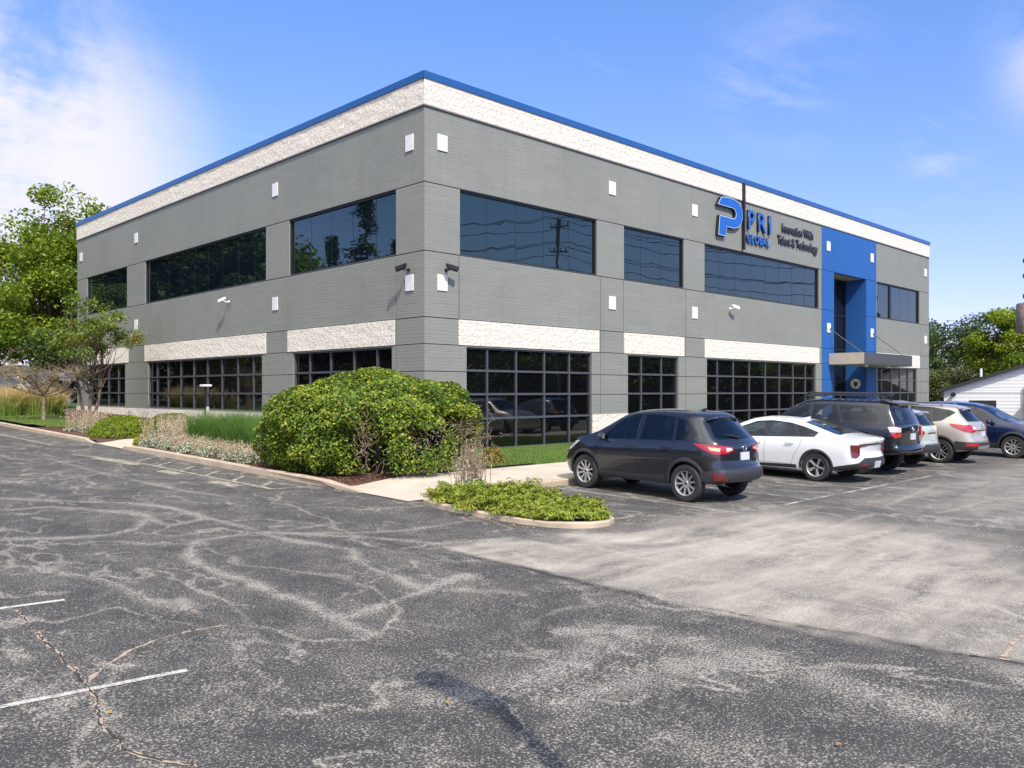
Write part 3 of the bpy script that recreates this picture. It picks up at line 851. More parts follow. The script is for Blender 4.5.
# canopy and its rods
cn = MB(); cn.box((26.46, -1.85, 3.27), (32.75, -0.03, 3.86), 0)
cno = cn.build('canopy', M['canopy_metal'], bld, bevel=0.02)
cs = MB(); cs.box((26.42, -1.84, 3.28), (26.457, -0.04, 3.85)); cs.build('side_panel', M['canopy_warm'], cno)
cs = MB(); cs.box((26.5, -1.8, 3.25), (32.7, -0.05, 3.268)); cs.build('soffit', M['canopy_warm'], cno)
for x in (28.2, 31.0):
    cs = MB(); cs.lathe([(0.02, 3.249), (0.10, 3.249), (0.09, 3.16), (0.0, 3.15)], 'z', 14)
    cs.v = [(a + x, b - 1.2, c) for a, b, c in cs.v]; cs.build('downlight', M['white_plastic'], cno)
for x in (26.4, 31.8):
    cs = MB(); cs.tube([(x + .12, -0.06, 5.1), (x + 0.45, -1.55, 3.87)], 0.022, 8); cs.lathe([(0, 0), (.05, 0), (.05, .05), (0, .05)], 'y', 10)
    cs.v[-40:] = [(a + x + .12, b - .1, c + 5.1) for a, b, c in cs.v[-40:]]
    cs.build('support_rod', M['frame_dark'], cno)

for (t, z) in ((0.67, 9.36), (8.76, 9.37), (14.16, 9.37), (26.39, 9.37), (31.8, 9.37), (39.95, 9.35), (0.67, 5.16), (8.76, 5.15), (14.16, 5.14), (26.42, 5.16), (31.81, 5.16), (39.97, 5.13)):
    b_ = MB(); d0 = 0.021 if 25.7 < t < 32.4 else 0.001
    b_.box((t - 0.195, -d0 - 0.035, z - 0.245), (t + 0.195, -d0, z + 0.245)); b_.build('accent_tile', M['white_tile'], bld, bevel=0.008)
for (t, z) in ((0.7, 9.37), (8.84, 9.36), (22.46, 9.35), (30.55, 9.35), (0.7, 5.16), (8.84, 5.14), (22.46, 5.14), (30.55, 5.14)):
    b_ = MB(); b_.box((-0.036, t - 0.195, z - 0.245), (-0.001, t + 0.195, z + 0.245)); b_.build('accent_tile', M['white_tile'], bld, bevel=0.008)


def security_camera(side, t, z, label, white):
    o = empty('security_camera', facade_pt(side, t, 0.0, z)); tag(o, label, 'camera', 'security cameras on the outer walls')
    m = M['white_plastic'] if white else M['dark_plastic']
    q = lambda a, d, c: facade_pt(side, a, d, c)
    b_ = MB(); b_.tube([q(0, 0.0, 0), q(0, 0.03, 0)], 0.06, 12); b_.tube([q(0, 0.03, 0), q(0, 0.16, -0.02), q(0, 0.24, 0.03)], 0.022, 8); b_.build('bracket', m, o, smooth=40)
    b_ = MB(); b_.tube([q(-0.16, 0.27, 0.05), q(0.17, 0.33, -0.02)], 0.06, 14); b_.build('camera_body', m, o, smooth=40)
    b_ = MB(); b_.tube([q(-0.20, 0.266, 0.118), q(0.20, 0.333, 0.035)], [0.05, 0.055], 10); b_.build('sun_shield', m, o, smooth=40)
    b_ = MB(); b_.tube([q(0.172, 0.331, -0.021), q(0.18, 0.332, -0.023)], 0.045, 12); b_.build('lens', M['glass_low'], o)
    return o


security_camera('L', 0.75, 5.56, 'dark security camera on the left wall right beside the building corner', False)
security_camera('R', 0.82, 5.56, 'dark security camera on the front wall right beside the building corner', False)
security_camera('L', 12.61, 5.5, 'white security camera on the left wall below the long upstairs window', True)
security_camera('R', 16.9, 5.5, 'white security camera on the front wall below the sign', True)

# wall sign -----------------------------------------------------------------
sg = empty('wall_sign', (0, 0, 0)); tag(sg, 'blue and black company sign reading PRI Global on the grey wall', 'sign')
PL = [(15.95, 10.22), (16.4, 10.28), (16.95, 10.28), (17.32, 10.20), (17.58, 10.02), (17.70, 9.80), (17.70, 9.52), (17.58, 9.25), (17.32, 9.06), (16.98, 8.98), (16.40, 8.97), (16.34, 8.55), (15.70, 8.55), (15.82, 9.42), (16.95, 9.42), (17.10, 9.50), (17.13, 9.66), (17.04, 9.79), (16.88, 9.84), (15.66, 9.84)]


def grow(poly, d):
    n = len(poly); out = []
    A = sum(poly[i][0] * poly[(i + 1) % n][1] - poly[(i + 1) % n][0] * poly[i][1] for i in range(n))
    s = 1 if A < 0 else -1
    for i in range(n):
        a = Vector(poly[i - 1]); b = Vector(poly[i]); c = Vector(poly[(i + 1) % n])
        n1 = Vector((-(b - a).y, (b - a).x)).normalized(); n2 = Vector((-(c - b).y, (c - b).x)).normalized()
        m_ = (n1 + n2); m_.normalize(); k_ = 1 / max(0.5, m_.dot(n1))
        q = b + m_ * d * s * k_; out.append((q.x, q.y))
    return out


p_ = MB(); p_.prism(PL, -0.16, -0.02, 'xz'); lp = p_.build('logo', M['sign_black'], sg)
p_ = MB(); p_.prism(grow(PL, -0.012), -0.168, -0.161, 'xz'); p_.build('edge_line', M['sign_edge'], lp)
p_ = MB(); p_.prism(grow(PL, -0.04), -0.176, -0.169, 'xz'); p_.build('logo_face', M['sign_blue'], lp)
p_ = MB(); p_.box((17.86, -0.15, 8.19), (17.97, -0.04, 11.13)); p_.build('divider_bar', M['sign_black'], sg)


def lettering(body, x, z, size, ext, mat, parent, bold=0.0, sx=1.0, shear=0.0, sp=1.0, d=0.02, name='lettering', face=None):
    cu = bpy.data.curves.new('text', 'FONT'); cu.body = body; cu.size = size; cu.extrude = ext / 2; cu.offset = bold; cu.shear = shear; cu.space_character = sp; cu.space_line = 0.9
    t_ = bpy.data.objects.new('text', cu); COL.objects.link(t_)
    bpy.context.view_layer.update()
    dg = bpy.context.evaluated_depsgraph_get()
    me = bpy.data.meshes.new_from_object(t_.evaluated_get(dg))
    bpy.data.objects.remove(t_)
    for v in me.vertices:
        a, b, c = v.co
        v.co = (x + a * sx, -d - ext / 2 - c, z + b)
    # mapping mirrors nothing: x right, z up, -y towards the viewer
    me.flip_normals() if False else None
    me.materials.clear()
    o = link_mesh(name, me, [mat], parent)
    bm = bmesh.new(); bm.from_mesh(me); bmesh.ops.remove_doubles(bm, verts=bm.verts, dist=1e-5); bmesh.ops.recalc_face_normals(bm, faces=bm.faces); bm.to_mesh(me); bm.free()
    if face:
        fi = []
        me.materials.append(face)
        for p in me.polygons:
            if p.normal.y < -0.9: p.material_index = 1
    return o


lettering('PRI', 18.2, 9.17, 1.22, 0.11, M['sign_black'], sg, 0.010, 1.06, sp=1.32, face=M['sign_blue'])
lettering('GLOBAL', 18.2, 8.58, 0.52, 0.08, M['sign_black'], sg, 0.014, 0.94, sp=1.14, face=M['sign_blue'])
lettering('Innovation With', 21.45, 9.47, 0.56, 0.05, M['sign_black'], sg, 0.014, 0.86)
lettering('Talent & Technology', 21.05, 8.87, 0.56, 0.05, M['sign_black'], sg, 0.014, 0.86)

wr = empty('wreath', (31.045, 0.55, 2.3)); tag(wr, 'round cream wreath hanging on the blue entrance wall', 'wreath')
b_ = MB(); vs = []
ring = [(0, 0.20 + 0.085 * math.cos(a), 0.085 * math.sin(a)) for a in np.linspace(0, 2 * math.pi, 9)[:-1]]
for k in range(28):
    ph = 2 * math.pi * k / 28
    for (_, rr, hh) in ring:
        rr2 = rr + random.uniform(-.02, .02); vs.append((-0.07 + hh * .7, rr2 * math.cos(ph), rr2 * math.sin(ph)))
b_.add(vs, [(k * 8 + j, k * 8 + (j + 1) % 8, ((k + 1) % 28) * 8 + (j + 1) % 8, ((k + 1) % 28) * 8 + j) for k in range(28) for j in range(8)])
b_.build('ring', simple('cream dried flowers', (0.62, 0.55, 0.36), 0.9, var=0.3, vscale=14), wr, smooth=60)
b_ = MB(); b_.tube([(-0.07, -0.08, -0.2), (-0.12, 0.0, -0.13), (-0.07, 0.08, -0.2)], [0.02, 0.045, 0.02], 8); b_.build('bow', M['twig'], wr)

# ------------------------------------------------------------------ cars
def interp(tab, smooth=True):
    xs = np.array([t[0] for t in tab], float); ys = np.array([t[1] for t in tab], float); n = len(xs)
    h = np.diff(xs); dl = np.diff(ys) / h; mm = np.zeros(n)
    mm[0], mm[-1] = dl[0], dl[-1]
    for i in range(1, n - 1):
        if dl[i - 1] * dl[i] > 0:
            w1 = 2 * h[i] + h[i - 1]; w2 = h[i] + 2 * h[i - 1]
            mm[i] = (w1 + w2) / (w1 / dl[i - 1] + w2 / dl[i])

    def f(x):
        x = min(max(x, xs[0]), xs[-1]); i = int(min(max(np.searchsorted(xs, x) - 1, 0), n - 2)); t = (x - xs[i]) / h[i]
        return float((2 * t ** 3 - 3 * t ** 2 + 1) * ys[i] + (t ** 3 - 2 * t ** 2 + t) * h[i] * mm[i] + (-2 * t ** 3 + 3 * t ** 2) * ys[i + 1] + (t ** 3 - t ** 2) * h[i] * mm[i + 1])
    return f


class Car:
    def __init__(c, name, label, sp, paint, loc, rz, pitch, cat='car', clad=None):
        c.sp = sp; c.paint = paint
        c.root = empty(name, (loc[0], loc[1], gz(loc[0], loc[1]) + 0.002), (0, pitch, rz))
        tag(c.root, label, cat, 'cars parked in front of the office building')
        c.cx = sp['ro'] + sp['wb'] / 2
        c.body_mesh()

    def body_mesh(c):
        sp = c.sp; L = sp['L']; ft, fs, fb, fw = (interp(sp[k]) for k in ('top', 'belt', 'bot', 'half')); fr_, ff = interp(sp['xr']), interp(sp['xf'])
        tum = sp['tum']; N = 84
        s_all = np.concatenate([np.linspace(0, 0.06, 9)[:-1], np.linspace(0.06, 0.94, N - 16), np.linspace(0.94, 1, 9)[1:]])
        vs = []; nr = None; crown = sp.get('crown', 0.035)
        for s in s_all:
            X0 = s * L; zt, zs, zb, w = ft(X0), fs(X0), fb(X0), fw(X0)
            zt = max(zt, zs + 0.02); h = zs - zb; g = zt - zs
            yb = w * sp.get('by', 0.955); yr = max(yb - tum * g - 0.03 * min(1, g / 0.1), 0.15)
            half = [(0, zb), (0.45 * w, zb), (0.80 * w, zb), (0.90 * w, zb + 0.012), (0.945 * w, zb + 0.05), (0.962 * w, zb + 0.16 * h), (0.972 * w, zb + 0.28 * h), (0.985 * w, zb + 0.42 * h), (w, zb + 0.58 * h), (1.0 * w, zb + 0.70 * h), (0.992 * w, zb + 0.82 * h), (0.978 * w, zb + 0.93 * h), (yb + 0.006, zs - 0.012), (yb - 0.004, zs + 0.06 * g)]
            for f in (0.2, 0.36, 0.52, 0.68, 0.82):
                half.append((yb + (yr - yb) * f ** 1.12, zs + g * f))
            half += [(yr + 0.012, zs + 0.90 * g), (yr - 0.02, zs + 0.955 * g), (yr - 0.075, zs + 0.985 * g), (yr * 0.72, zt + crown * 0.35), (yr * 0.4, zt + crown * 0.85), (0, zt + crown)]
            nr = len(half)
            sr, sf = sp.get('sr', 0.26), sp.get('sf', 0.2)
            a = max(0, 1 - s / sr) ** 1.7; b = max(0, 1 - (1 - s) / sf) ** 1.7
            ring = []
            for (y, z) in half:
                X = X0 + fr_(z) * a - ff(z) * b
                ring.append((X - c.cx, y, z))
            vs.append(ring)
        # mirrored full rings
        V = []; n2 = 2 * nr - 2
        for ring in vs:
            V += ring; V += [(x, -y, z) for x, y, z in ring[-2:0:-1]]
        F = []
        for i in range(len(vs) - 1):
            for k in range(n2):
                k2 = (k + 1) % n2
                F.append((i * n2 + k, (i + 1) * n2 + k, (i + 1) * n2 + k2, i * n2 + k2))
        # caps, bulging a little
        for (base, sgn, bl) in ((0, -1, sp.get('bulr', 0.06)), ((len(vs) - 1) * n2, 1, sp.get('bulf', 0.12))):
            K = 10; grid = []
            for k in range(nr):
                p = V[base + k]
                if k in (0, nr - 1): grid.append([base + k]); continue
                row = [base + k]
                for q in range(1, K):
                    t = 1 - 2 * q / K
                    V.append((p[0] + sgn * bl * (1 - t * t), p[1] * t, p[2] + (sp.get('capz', 0.0)) * (1 - t * t))); row.append(len(V) - 1)
                row.append(base + n2 - k); grid.append(row)
            for k in range(nr - 1):
                A, B = grid[k], grid[k + 1]
                if len(A) == 1: F += [(A[0], B[q], B[q + 1]) for q in range(K)]
                elif len(B) == 1: F += [(A[q], B[0], A[q + 1]) for q in range(K)]
                else: F += [(A[q], B[q], B[q + 1], A[q + 1]) for q in range(K)]
        mb = MB(); mb.add(V, F)
        me = bpy.data.meshes.new('body'); me.from_pydata(mb.v, [], mb.f)
        bm = bmesh.new(); bm.from_mesh(me); bmesh.ops.recalc_face_normals(bm, faces=bm.faces)
        c.bvh = BVHTree.FromBMesh(bm)
        bm.to_mesh(me); bm.free()
        o = bpy.data.objects.new('body', me); COL.objects.link(o); o.parent = c.root
        me.materials.append(c.paint); me.materials.append(M['arch_black'])
        cut = MB(); R_ = sp['R']; ar = R_ + sp.get('gap', 0.055)
        for ax in (sp['ro'], sp['ro'] + sp['wb']):
            for sd in (-1, 1):
                y0, y1 = sd * (sp['W'] / 2 - 0.36), sd * (sp['W'] / 2 + 0.3)
                n = 40; pr = [(ax - c.cx + ar * math.cos(2 * math.pi * k / n), R_ + 0.012 + ar * math.sin(2 * math.pi * k / n)) for k in range(n)]
                cut.prism(pr, min(y0, y1), max(y0, y1), 'xz', 1)
        co = cut.build('cutter', [c.paint, M['arch_black']], c.root)
        md = o.modifiers.new('b', 'BOOLEAN'); md.operation = 'DIFFERENCE'; md.object = co; md.solver = 'EXACT'
        bpy.context.view_layer.update()
        me2 = bpy.data.meshes.new_from_object(o.evaluated_get(bpy.context.evaluated_depsgraph_get()))
        o.modifiers.clear(); o.data = me2
        bpy.data.objects.remove(co)
        me2.materials.clear(); me2.materials.append(c.paint); me2.materials.append(M['arch_black'])
        for p in me2.polygons:
            x, y, z = p.center
            for ax in (sp['ro'], sp['ro'] + sp['wb']):
                if math.hypot(x - (ax - c.cx), z - R_ - 0.012) < ar + 0.004 and abs(y) < sp['W'] / 2 - 0.02 and abs(p.normal.y) < 0.9 and math.hypot(x - (ax - c.cx), z - R_ - 0.012) > ar - 0.03: p.material_index = 1
                elif math.hypot(x - (ax - c.cx), z - R_) < ar and abs(abs(y) - (sp['W'] / 2 - 0.36)) < 0.01: p.material_index = 1
            if p.normal.z < -0.7: p.material_index = 1
        me2.shade_smooth(); me2.set_sharp_from_angle(angle=R(38))
        c.body = o

    def ray(c, mode, a, b):
        cx = c.cx
        if mode == 'L': o, d = (a - cx, 3, b), (0, -1, 0)
        elif mode == 'R': o, d = (a - cx, -3, b), (0, 1, 0)
        elif mode == 'B': o, d = (-6, a, b), (1, 0, 0)
        elif mode == 'F': o, d = (6, a, b), (-1, 0, 0)
        elif mode == 'T': o, d = (a - cx, b, 4), (0, 0, -1)
        elif mode == 'W':       # round the tail: a = angle from straight back, b = height
            px = 1.0 - cx; o = (px - 4 * math.cos(a), 4 * math.sin(a), b); d = (math.cos(a), -math.sin(a), 0)
        elif mode == 'V':       # round the nose
            px = c.sp['L'] - 1.0 - cx; o = (px + 4 * math.cos(a), 4 * math.sin(a), b); d = (-math.cos(a), -math.sin(a), 0)
        h = c.bvh.ray_cast(Vector(o), Vector(d))
        if h[0] is None: return None
        p, n = h[0], h[1]
        if n.dot(Vector(d)) > 0: n = -n
        return p, n

    def wrapv(c, pts):
        """('r', y, z) on the tail face or ('s', x_from_rear, z) on the side -> (angle, z)"""
        out = []
        for k, a, z in pts:
            ang = math.atan2(a, 1.0) if k == 'r' else math.atan2(c.sp['W'] / 2 * 0.97, 1.0 - a)
            out.append((ang, z))
        return out

    def wrapf(c, pts):
        return c.wrapv(pts)

    def decal(c, name, mode, poly, mat, off=0.005, step=0.04, parent=None, smooth=True, mirror=False, label=None, holes=()):
        hol = [np.array(grow(h, -0.014)) for h in holes]; fine = 3 if hol else 1; step /= fine
        if mode in 'WV': poly = c.wrapv(poly); step = 0.03
        if mirror:
            if mode in 'WV': poly = [(-a, b) for a, b in poly]
            elif mode == 'L': mode = 'R'
            else: poly = [(-a, b) for a, b in poly]
        a0, a1 = min(p[0] for p in poly), max(p[0] for p in poly)
        na = max(2, int(round((a1 - a0) / step)))
        brk = sorted(set(list(np.linspace(a0 + 1e-5, a1 - 1e-5, na + 1)) + [min(max(p[0], a0 + 1e-5), a1 - 1e-5) for p in poly]))
        cols = []
        for a in brk:
            zs = []
            for i in range(len(poly)):
                (xa, za), (xb, zb) = poly[i], poly[(i + 1) % len(poly)]
                if abs(xa - xb) < 1e-9:
                    if abs(a - xa) < 1e-4: zs += [za, zb]
                    continue
                t = (a - xa) / (xb - xa)
                if -1e-6 <= t <= 1 + 1e-6: zs.append(za + t * (zb - za))
            if zs: cols.append((a, min(zs), max(zs)))
        nb = max(2, int(max(z1 - z0 for _, z0, z1 in cols) / 0.045)) * fine
        G = []; 
        for a, z0, z1 in cols:
            col = []
            for k in range(nb + 1):
                r_ = c.ray(mode, a, z0 + (z1 - z0) * k / nb)
                col.append(None if r_ is None else r_)
            G.append(col)
        mb = MB(); idx = {}; V = []; F = []
        for i, col in enumerate(G):
            for k, r_ in enumerate(col):
                if r_ is None: continue
                idx[i, k] = len(V); V.append(r_[0] + r_[1] * off)
        for i in range(len(G) - 1):
            for k in range(nb):
                q = [(i, k), (i + 1, k), (i + 1, k + 1), (i, k + 1)]
                if hol:
                    a_ = (cols[i][0] + cols[i + 1][0]) / 2; zz = [cols[j][1] + (cols[j][2] - cols[j][1]) * (k + .5) / nb for j in (i, i + 1)]
                    if any(inside(np.array([[a_, sum(zz) / 2]]), h)[0] for h in hol): continue
                if all(e in idx for e in q): F.append(tuple(idx[e] for e in q))
        if not F: return None
        # skirt down to the body so the panel has an edge
        rim = [(i, 0) for i in range(len(G))] + [(len(G) - 1, k) for k in range(1, nb + 1)] + [(i, nb) for i in range(len(G) - 2, -1, -1)] + [(0, k) for k in range(nb - 1, 0, -1)]
        if all(e in idx for e in rim):
            n0 = len(V)
            for e in rim:
                r_ = G[e[0]][e[1]]; V.append(r_[0] - r_[1] * 0.004)
            m_ = len(rim)
            for j in range(m_): F.append((idx[rim[j]], idx[rim[(j + 1) % m_]], n0 + (j + 1) % m_, n0 + j))
        mb.add(V, F)
        o = mb.build(name, mat, parent or c.root, smooth=50)
        if label: o['label'] = label
        return o

    def line(c, name, mode, pts, w, mat, off=0.0025, parent=None, mirror=False, closed=False):
        """thin gap or strip following the surface"""
        if mode in 'WV': pts = c.wrapv(pts)
        if mirror:
            if mode == 'L': mode = 'R'
            else: pts = [(-a, b) for a, b in pts]
        d = []
        for i in range(len(pts) - 1):
            a, b = Vector(pts[i]), Vector(pts[i + 1]); n = max(1, int((b - a).length / 0.05)); d += [a.lerp(b, k / n) for k in range(n)]
        d.append(Vector(pts[-1]))
        V = []; F = []; ok = []
        for i, p in enumerate(d):
            t = (d[min(i + 1, len(d) - 1)] - d[max(i - 1, 0)]).normalized(); nr = Vector((-t.y, t.x)) * w / 2
            r1, r2 = c.ray(mode, *(p + nr)), c.ray(mode, *(p - nr))
            if r1 is None or r2 is None: continue
            V += [r1[0] + r1[1] * off, r2[0] + r2[1] * off]
        n = len(V) // 2
        F = [(2 * i, 2 * i + 1, 2 * i + 3, 2 * i + 2) for i in range(n - 1) if (V[2 * i] - V[2 * i + 2]).length < 0.3]
        mb = MB(); mb.add(V, F)
        return mb

    def seams(c, items, w=0.009):
        out = MB()
        for mode, pts in items:
            for mir in ((False, True) if mode == 'L' else (False,)):
                mb = c.line('s', mode, pts, w, None, mirror=mir); out.add(mb.v, mb.f)
        o = out.build('panel_gap', M['arch_black'], c.body); return o

    def open_cabin(c, dlo, ws=None, rw=None, wm='F', rm='B', deck=None):
        """cut the glazed openings through the shell and furnish the inside"""
        cx = c.cx; cuts = []
        b = MB(); b.prism([(x - cx, z) for x, z in grow(dlo, -0.028)], -1.2, 1.2, 'xz', 2); cuts.append(b)
        if ws:
            b = MB(); q = grow(ws, -0.03)
            if wm == 'F': b.prism(q, 2.25 - cx, 4.2, 'yz', 2)
            else: b.prism([(x - cx, y) for x, y in q], deck, 2.4, 'xy', 2)
            cuts.append(b)
        if rw:
            b = MB(); q = grow(rw, -0.03)
            if rm == 'B': b.prism(q, -5, 1.3 - cx, 'yz', 2)
            else: b.prism([(x - cx, y) for x, y in q], deck, 2.4, 'xy', 2)
            cuts.append(b)
        o = c.body; mats3 = [c.paint, M['arch_black'], M['car_interior']]
        for b in cuts:
            co = b.build('cutter', mats3, c.root)
            md = o.modifiers.new('b', 'BOOLEAN'); md.operation = 'DIFFERENCE'; md.object = co; md.solver = 'EXACT'
            bpy.context.view_layer.update()
            me2 = bpy.data.meshes.new_from_object(o.evaluated_get(bpy.context.evaluated_depsgraph_get()))
            o.modifiers.clear(); o.data = me2; bpy.data.objects.remove(co)
            me2.materials.clear()
            for m_ in mats3: me2.materials.append(m_)
        o.data.shade_smooth(); o.data.set_sharp_from_angle(angle=R(38))
        zb = min(z for x, z in dlo)
        top = max(z for x, z in dlo)
        for y in (0.37, -0.37):
            b = MB(); x = 2.02 - cx; h = top - zb
            b.prism([(x + .10, zb - .08), (x - .06, zb - .08), (x - .20, zb + h * .55), (x - .10, zb + h * .57), (x + .0, zb + h * .2)], y - .22, y + .22, 'xz')
            st = b.build('seat', M['car_seat'], c.root, bevel=0.03)
            b = MB(); b.prism([(x - .10, zb + h * .62), (x - .20, zb + h * .60), (x - .24, zb + h * .92), (x - .14, zb + h * .94)], y - .13, y + .13, 'xz')
            b.tube([(x - .15, y - .06, zb + h * .5), (x - .17, y - .06, zb + h * .66)], .012, 6); b.tube([(x - .15, y + .06, zb + h * .5), (x - .17, y + .06, zb + h * .66)], .012, 6)
            b.build('headrest', M['car_seat'], st, bevel=0.02)
        b = MB(); x = 1.12 - cx; h = top - zb
        b.prism([(x + .08, zb - .08), (x - .10, zb - .08), (x - .20, zb + h * .42), (x - .10, zb + h * .44)], -.6, .6, 'xz')
        st = b.build('rear_seat', M['car_seat'], c.root, bevel=0.03)
        for y in (-.42, .42):
            b = MB(); b.prism([(x - .09, zb + h * .45), (x - .19, zb + h * .44), (x - .22, zb + h * .70), (x - .13, zb + h * .72)], y - .12, y + .12, 'xz'); b.build('headrest', M['car_seat'], st, bevel=0.02)
        b = MB(); wc = Vector((2.62 - cx, 0.37, zb + 0.02)); u = Vector((0, 1, 0)); v = Vector((0.35, 0, 0.94)).normalized()
        b.tube([wc + u * .18 * math.cos(t) + v * .18 * math.sin(t) for t in np.linspace(0, 2 * math.pi, 21)], 0.016, 6, cap=False)
        b.tube([wc - u * .17, wc, wc + u * .17], 0.018, 6); b.tube([wc, wc + Vector((.25, 0, -.12))], 0.025, 6)
        b.build('steering_wheel', M['dark_plastic'], c.root)

    def arch_trim(c, r1, mat, a0=-8, a1=188, off=0.012):
        sp = c.sp; r0 = sp['R'] + sp.get('gap', 0.055) - 0.002
        for ax in (sp['ro'], sp['ro'] + sp['wb']):
            for sd in ('L', 'R'):
                V = []; F = []; n = 36; G = []
                for k in range(n + 1):
                    a = R(a0 + (a1 - a0) * k / n); row = []
                    for q in range(4):
                        rr = r0 + (r1 - r0) * q / 3
                        h = c.ray(sd, ax + rr * math.cos(a), max(0.18, sp['R'] + 0.012 + rr * math.sin(a)))
                        row.append(h)
                    G.append(row)
                idx = {}
                for i, row in enumerate(G):
                    for q, h in enumerate(row):
                        if h is None: continue
                        idx[i, q] = len(V); V.append(h[0] + h[1] * (off if q < 3 else 0.001))
                for i in range(n):
                    for q in range(3):
                        e = [(i, q), (i + 1, q), (i + 1, q + 1), (i, q + 1)]
                        if all(x in idx for x in e): F.append(tuple(idx[x] for x in e))
                # inner lip
                n0 = len(V)
                for i in range(n + 1):
                    h = G[i][0]
                    if h is not None: idx[i, 'l'] = len(V); V.append(h[0] - h[1] * 0.03)
                for i in range(n):
                    e = [(i, 0), (i + 1, 0), (i + 1, 'l'), (i, 'l')]
                    if all(x in idx for x in e): F.append(tuple(idx[x] for x in e))
                if F:
                    mb = MB(); mb.add(V, F); mb.build('wheel_arch', mat, c.root, smooth=50)

    def wheels(c, rim_mat, style=0, tw=0.225, rimr=0.66, spokes=5, dark=None):
        sp = c.sp; Rr = sp['R']; tr = Rr * rimr
        ty = MB(); hw = tw / 2
        prof = [(tr, -hw * 0.92), (tr + 0.012, -hw * 0.97), (Rr * 0.86, -hw), (Rr * 0.94, -hw * 0.97), (Rr * 0.985, -hw * 0.84), (Rr, -hw * 0.70), (Rr * 1.0, -hw * 0.36), (Rr * 0.985, -hw * 0.34), (Rr * 0.985, -hw * 0.28), (Rr, -hw * 0.26), (Rr, hw * 0.26), (Rr * 0.985, hw * 0.28), (Rr * 0.985, hw * 0.34), (Rr, hw * 0.36), (Rr, hw * 0.70), (Rr * 0.985, hw * 0.84), (Rr * 0.94, hw * 0.97), (Rr * 0.86, hw), (tr + 0.012, hw * 0.97), (tr, hw * 0.92), (tr * 0.97, -hw * 0.5), (tr, -hw * 0.92)]
        ty.lathe(prof, 'y', 56)
        rm = MB()
        # barrel and lip; the outer face is +y
        rm.lathe([(tr * 0.93, -hw * 0.7), (tr * 0.94, hw * 0.45), (tr * 0.96, hw * 0.86), (tr * 1.0, hw * 0.93), (tr * 1.005, hw * 0.85)], 'y', 56)
        rm.lathe([(0.0, hw * 0.62), (tr * 0.16, hw * 0.62), (tr * 0.20, hw * 0.50), (tr * 0.22, hw * 0.1)], 'y', 24)
        dk = MB(); dk.lathe([(tr * 0.93, hw * 0.05), (0.0, hw * 0.05)], 'y', 36)
        dk.lathe([(tr * 0.66, hw * 0.16), (0, hw * 0.16)], 'y', 30)
        for k in range(spokes):
            for sgn in ((-1, 1) if style in (0, 2) else (0,)):
                a = 2 * math.pi * k / spokes + 0.3
                if style == 0: a += sgn * 0.30
                ca, sa = math.cos(a), math.sin(a); w0, w1 = (0.052, 0.044) if style == 0 else (0.05, 0.085) if style == 1 else (0.030, 0.026)
                off = sgn * 0.036 if style == 2 else 0
                w0 *= Rr / 0.355; w1 *= Rr / 0.355
                def pt(rad, t, y): return (ca * rad - sa * t, y, sa * rad + ca * t)
                r0_, r1_ = tr * 0.12, tr * 0.96
                ring = []
                for rad, wd, y in ((r0_, w0, hw * 0.58), (tr * 0.5, (w0 + w1) / 2, hw * 0.66), (r1_, w1, hw * 0.80)):
                    o2 = off * (0.6 + 0.8 * rad / tr) + (sgn * 0.0)
                    ring.append([pt(rad, o2 - wd / 2, y - 0.022), pt(rad, o2 - wd * 0.32, y), pt(rad, o2 + wd * 0.32, y), pt(rad, o2 + wd / 2, y - 0.022), pt(rad, o2 + wd * 0.4, y - 0.05), pt(rad, o2 - wd * 0.4, y - 0.05)])
                vs = [q for r_ in ring for q in r_]; fs = []
                for i in range(2):
                    for j in range(6):
                        fs.append((i * 6 + j, i * 6 + (j + 1) % 6, (i + 1) * 6 + (j + 1) % 6, (i + 1) * 6 + j))
                rm.add(vs, fs)
        hub = MB(); hub.lathe([(0, hw * 0.69), (tr * 0.10, hw * 0.68), (tr * 0.125, hw * 0.62)], 'y', 20)
        tm = rm_ = None
        for ax in (sp['ro'], sp['ro'] + sp['wb']):
            for sd in (1, -1):
                y = sd * (sp['W'] / 2 - tw / 2 - 0.018)
                if tm is None:
                    wo = ty.build('wheel', M['rubber'], c.root, smooth=35)
                    ro = rm.build('rim', rim_mat, wo, smooth=35); do = dk.build('brake_disc', M['arch_black'], wo); ho = hub.build('hub_cap', dark or M['dark_plastic'], wo, smooth=40)
                    tm = (wo.data, ro.data, do.data, ho.data)
                else:
                    wo = bpy.data.objects.new('wheel', tm[0]); COL.objects.link(wo); wo.parent = c.root
                    for nme, d in zip(('rim', 'brake_disc', 'hub_cap'), tm[1:]):
                        q = bpy.data.objects.new(nme, d); COL.objects.link(q); q.parent = wo
                wo.location = (ax - c.cx, y, Rr)
                wo.rotation_euler = (0, random.uniform(0, 1.2), 0) if sd == 1 else (0, 0, math.pi)

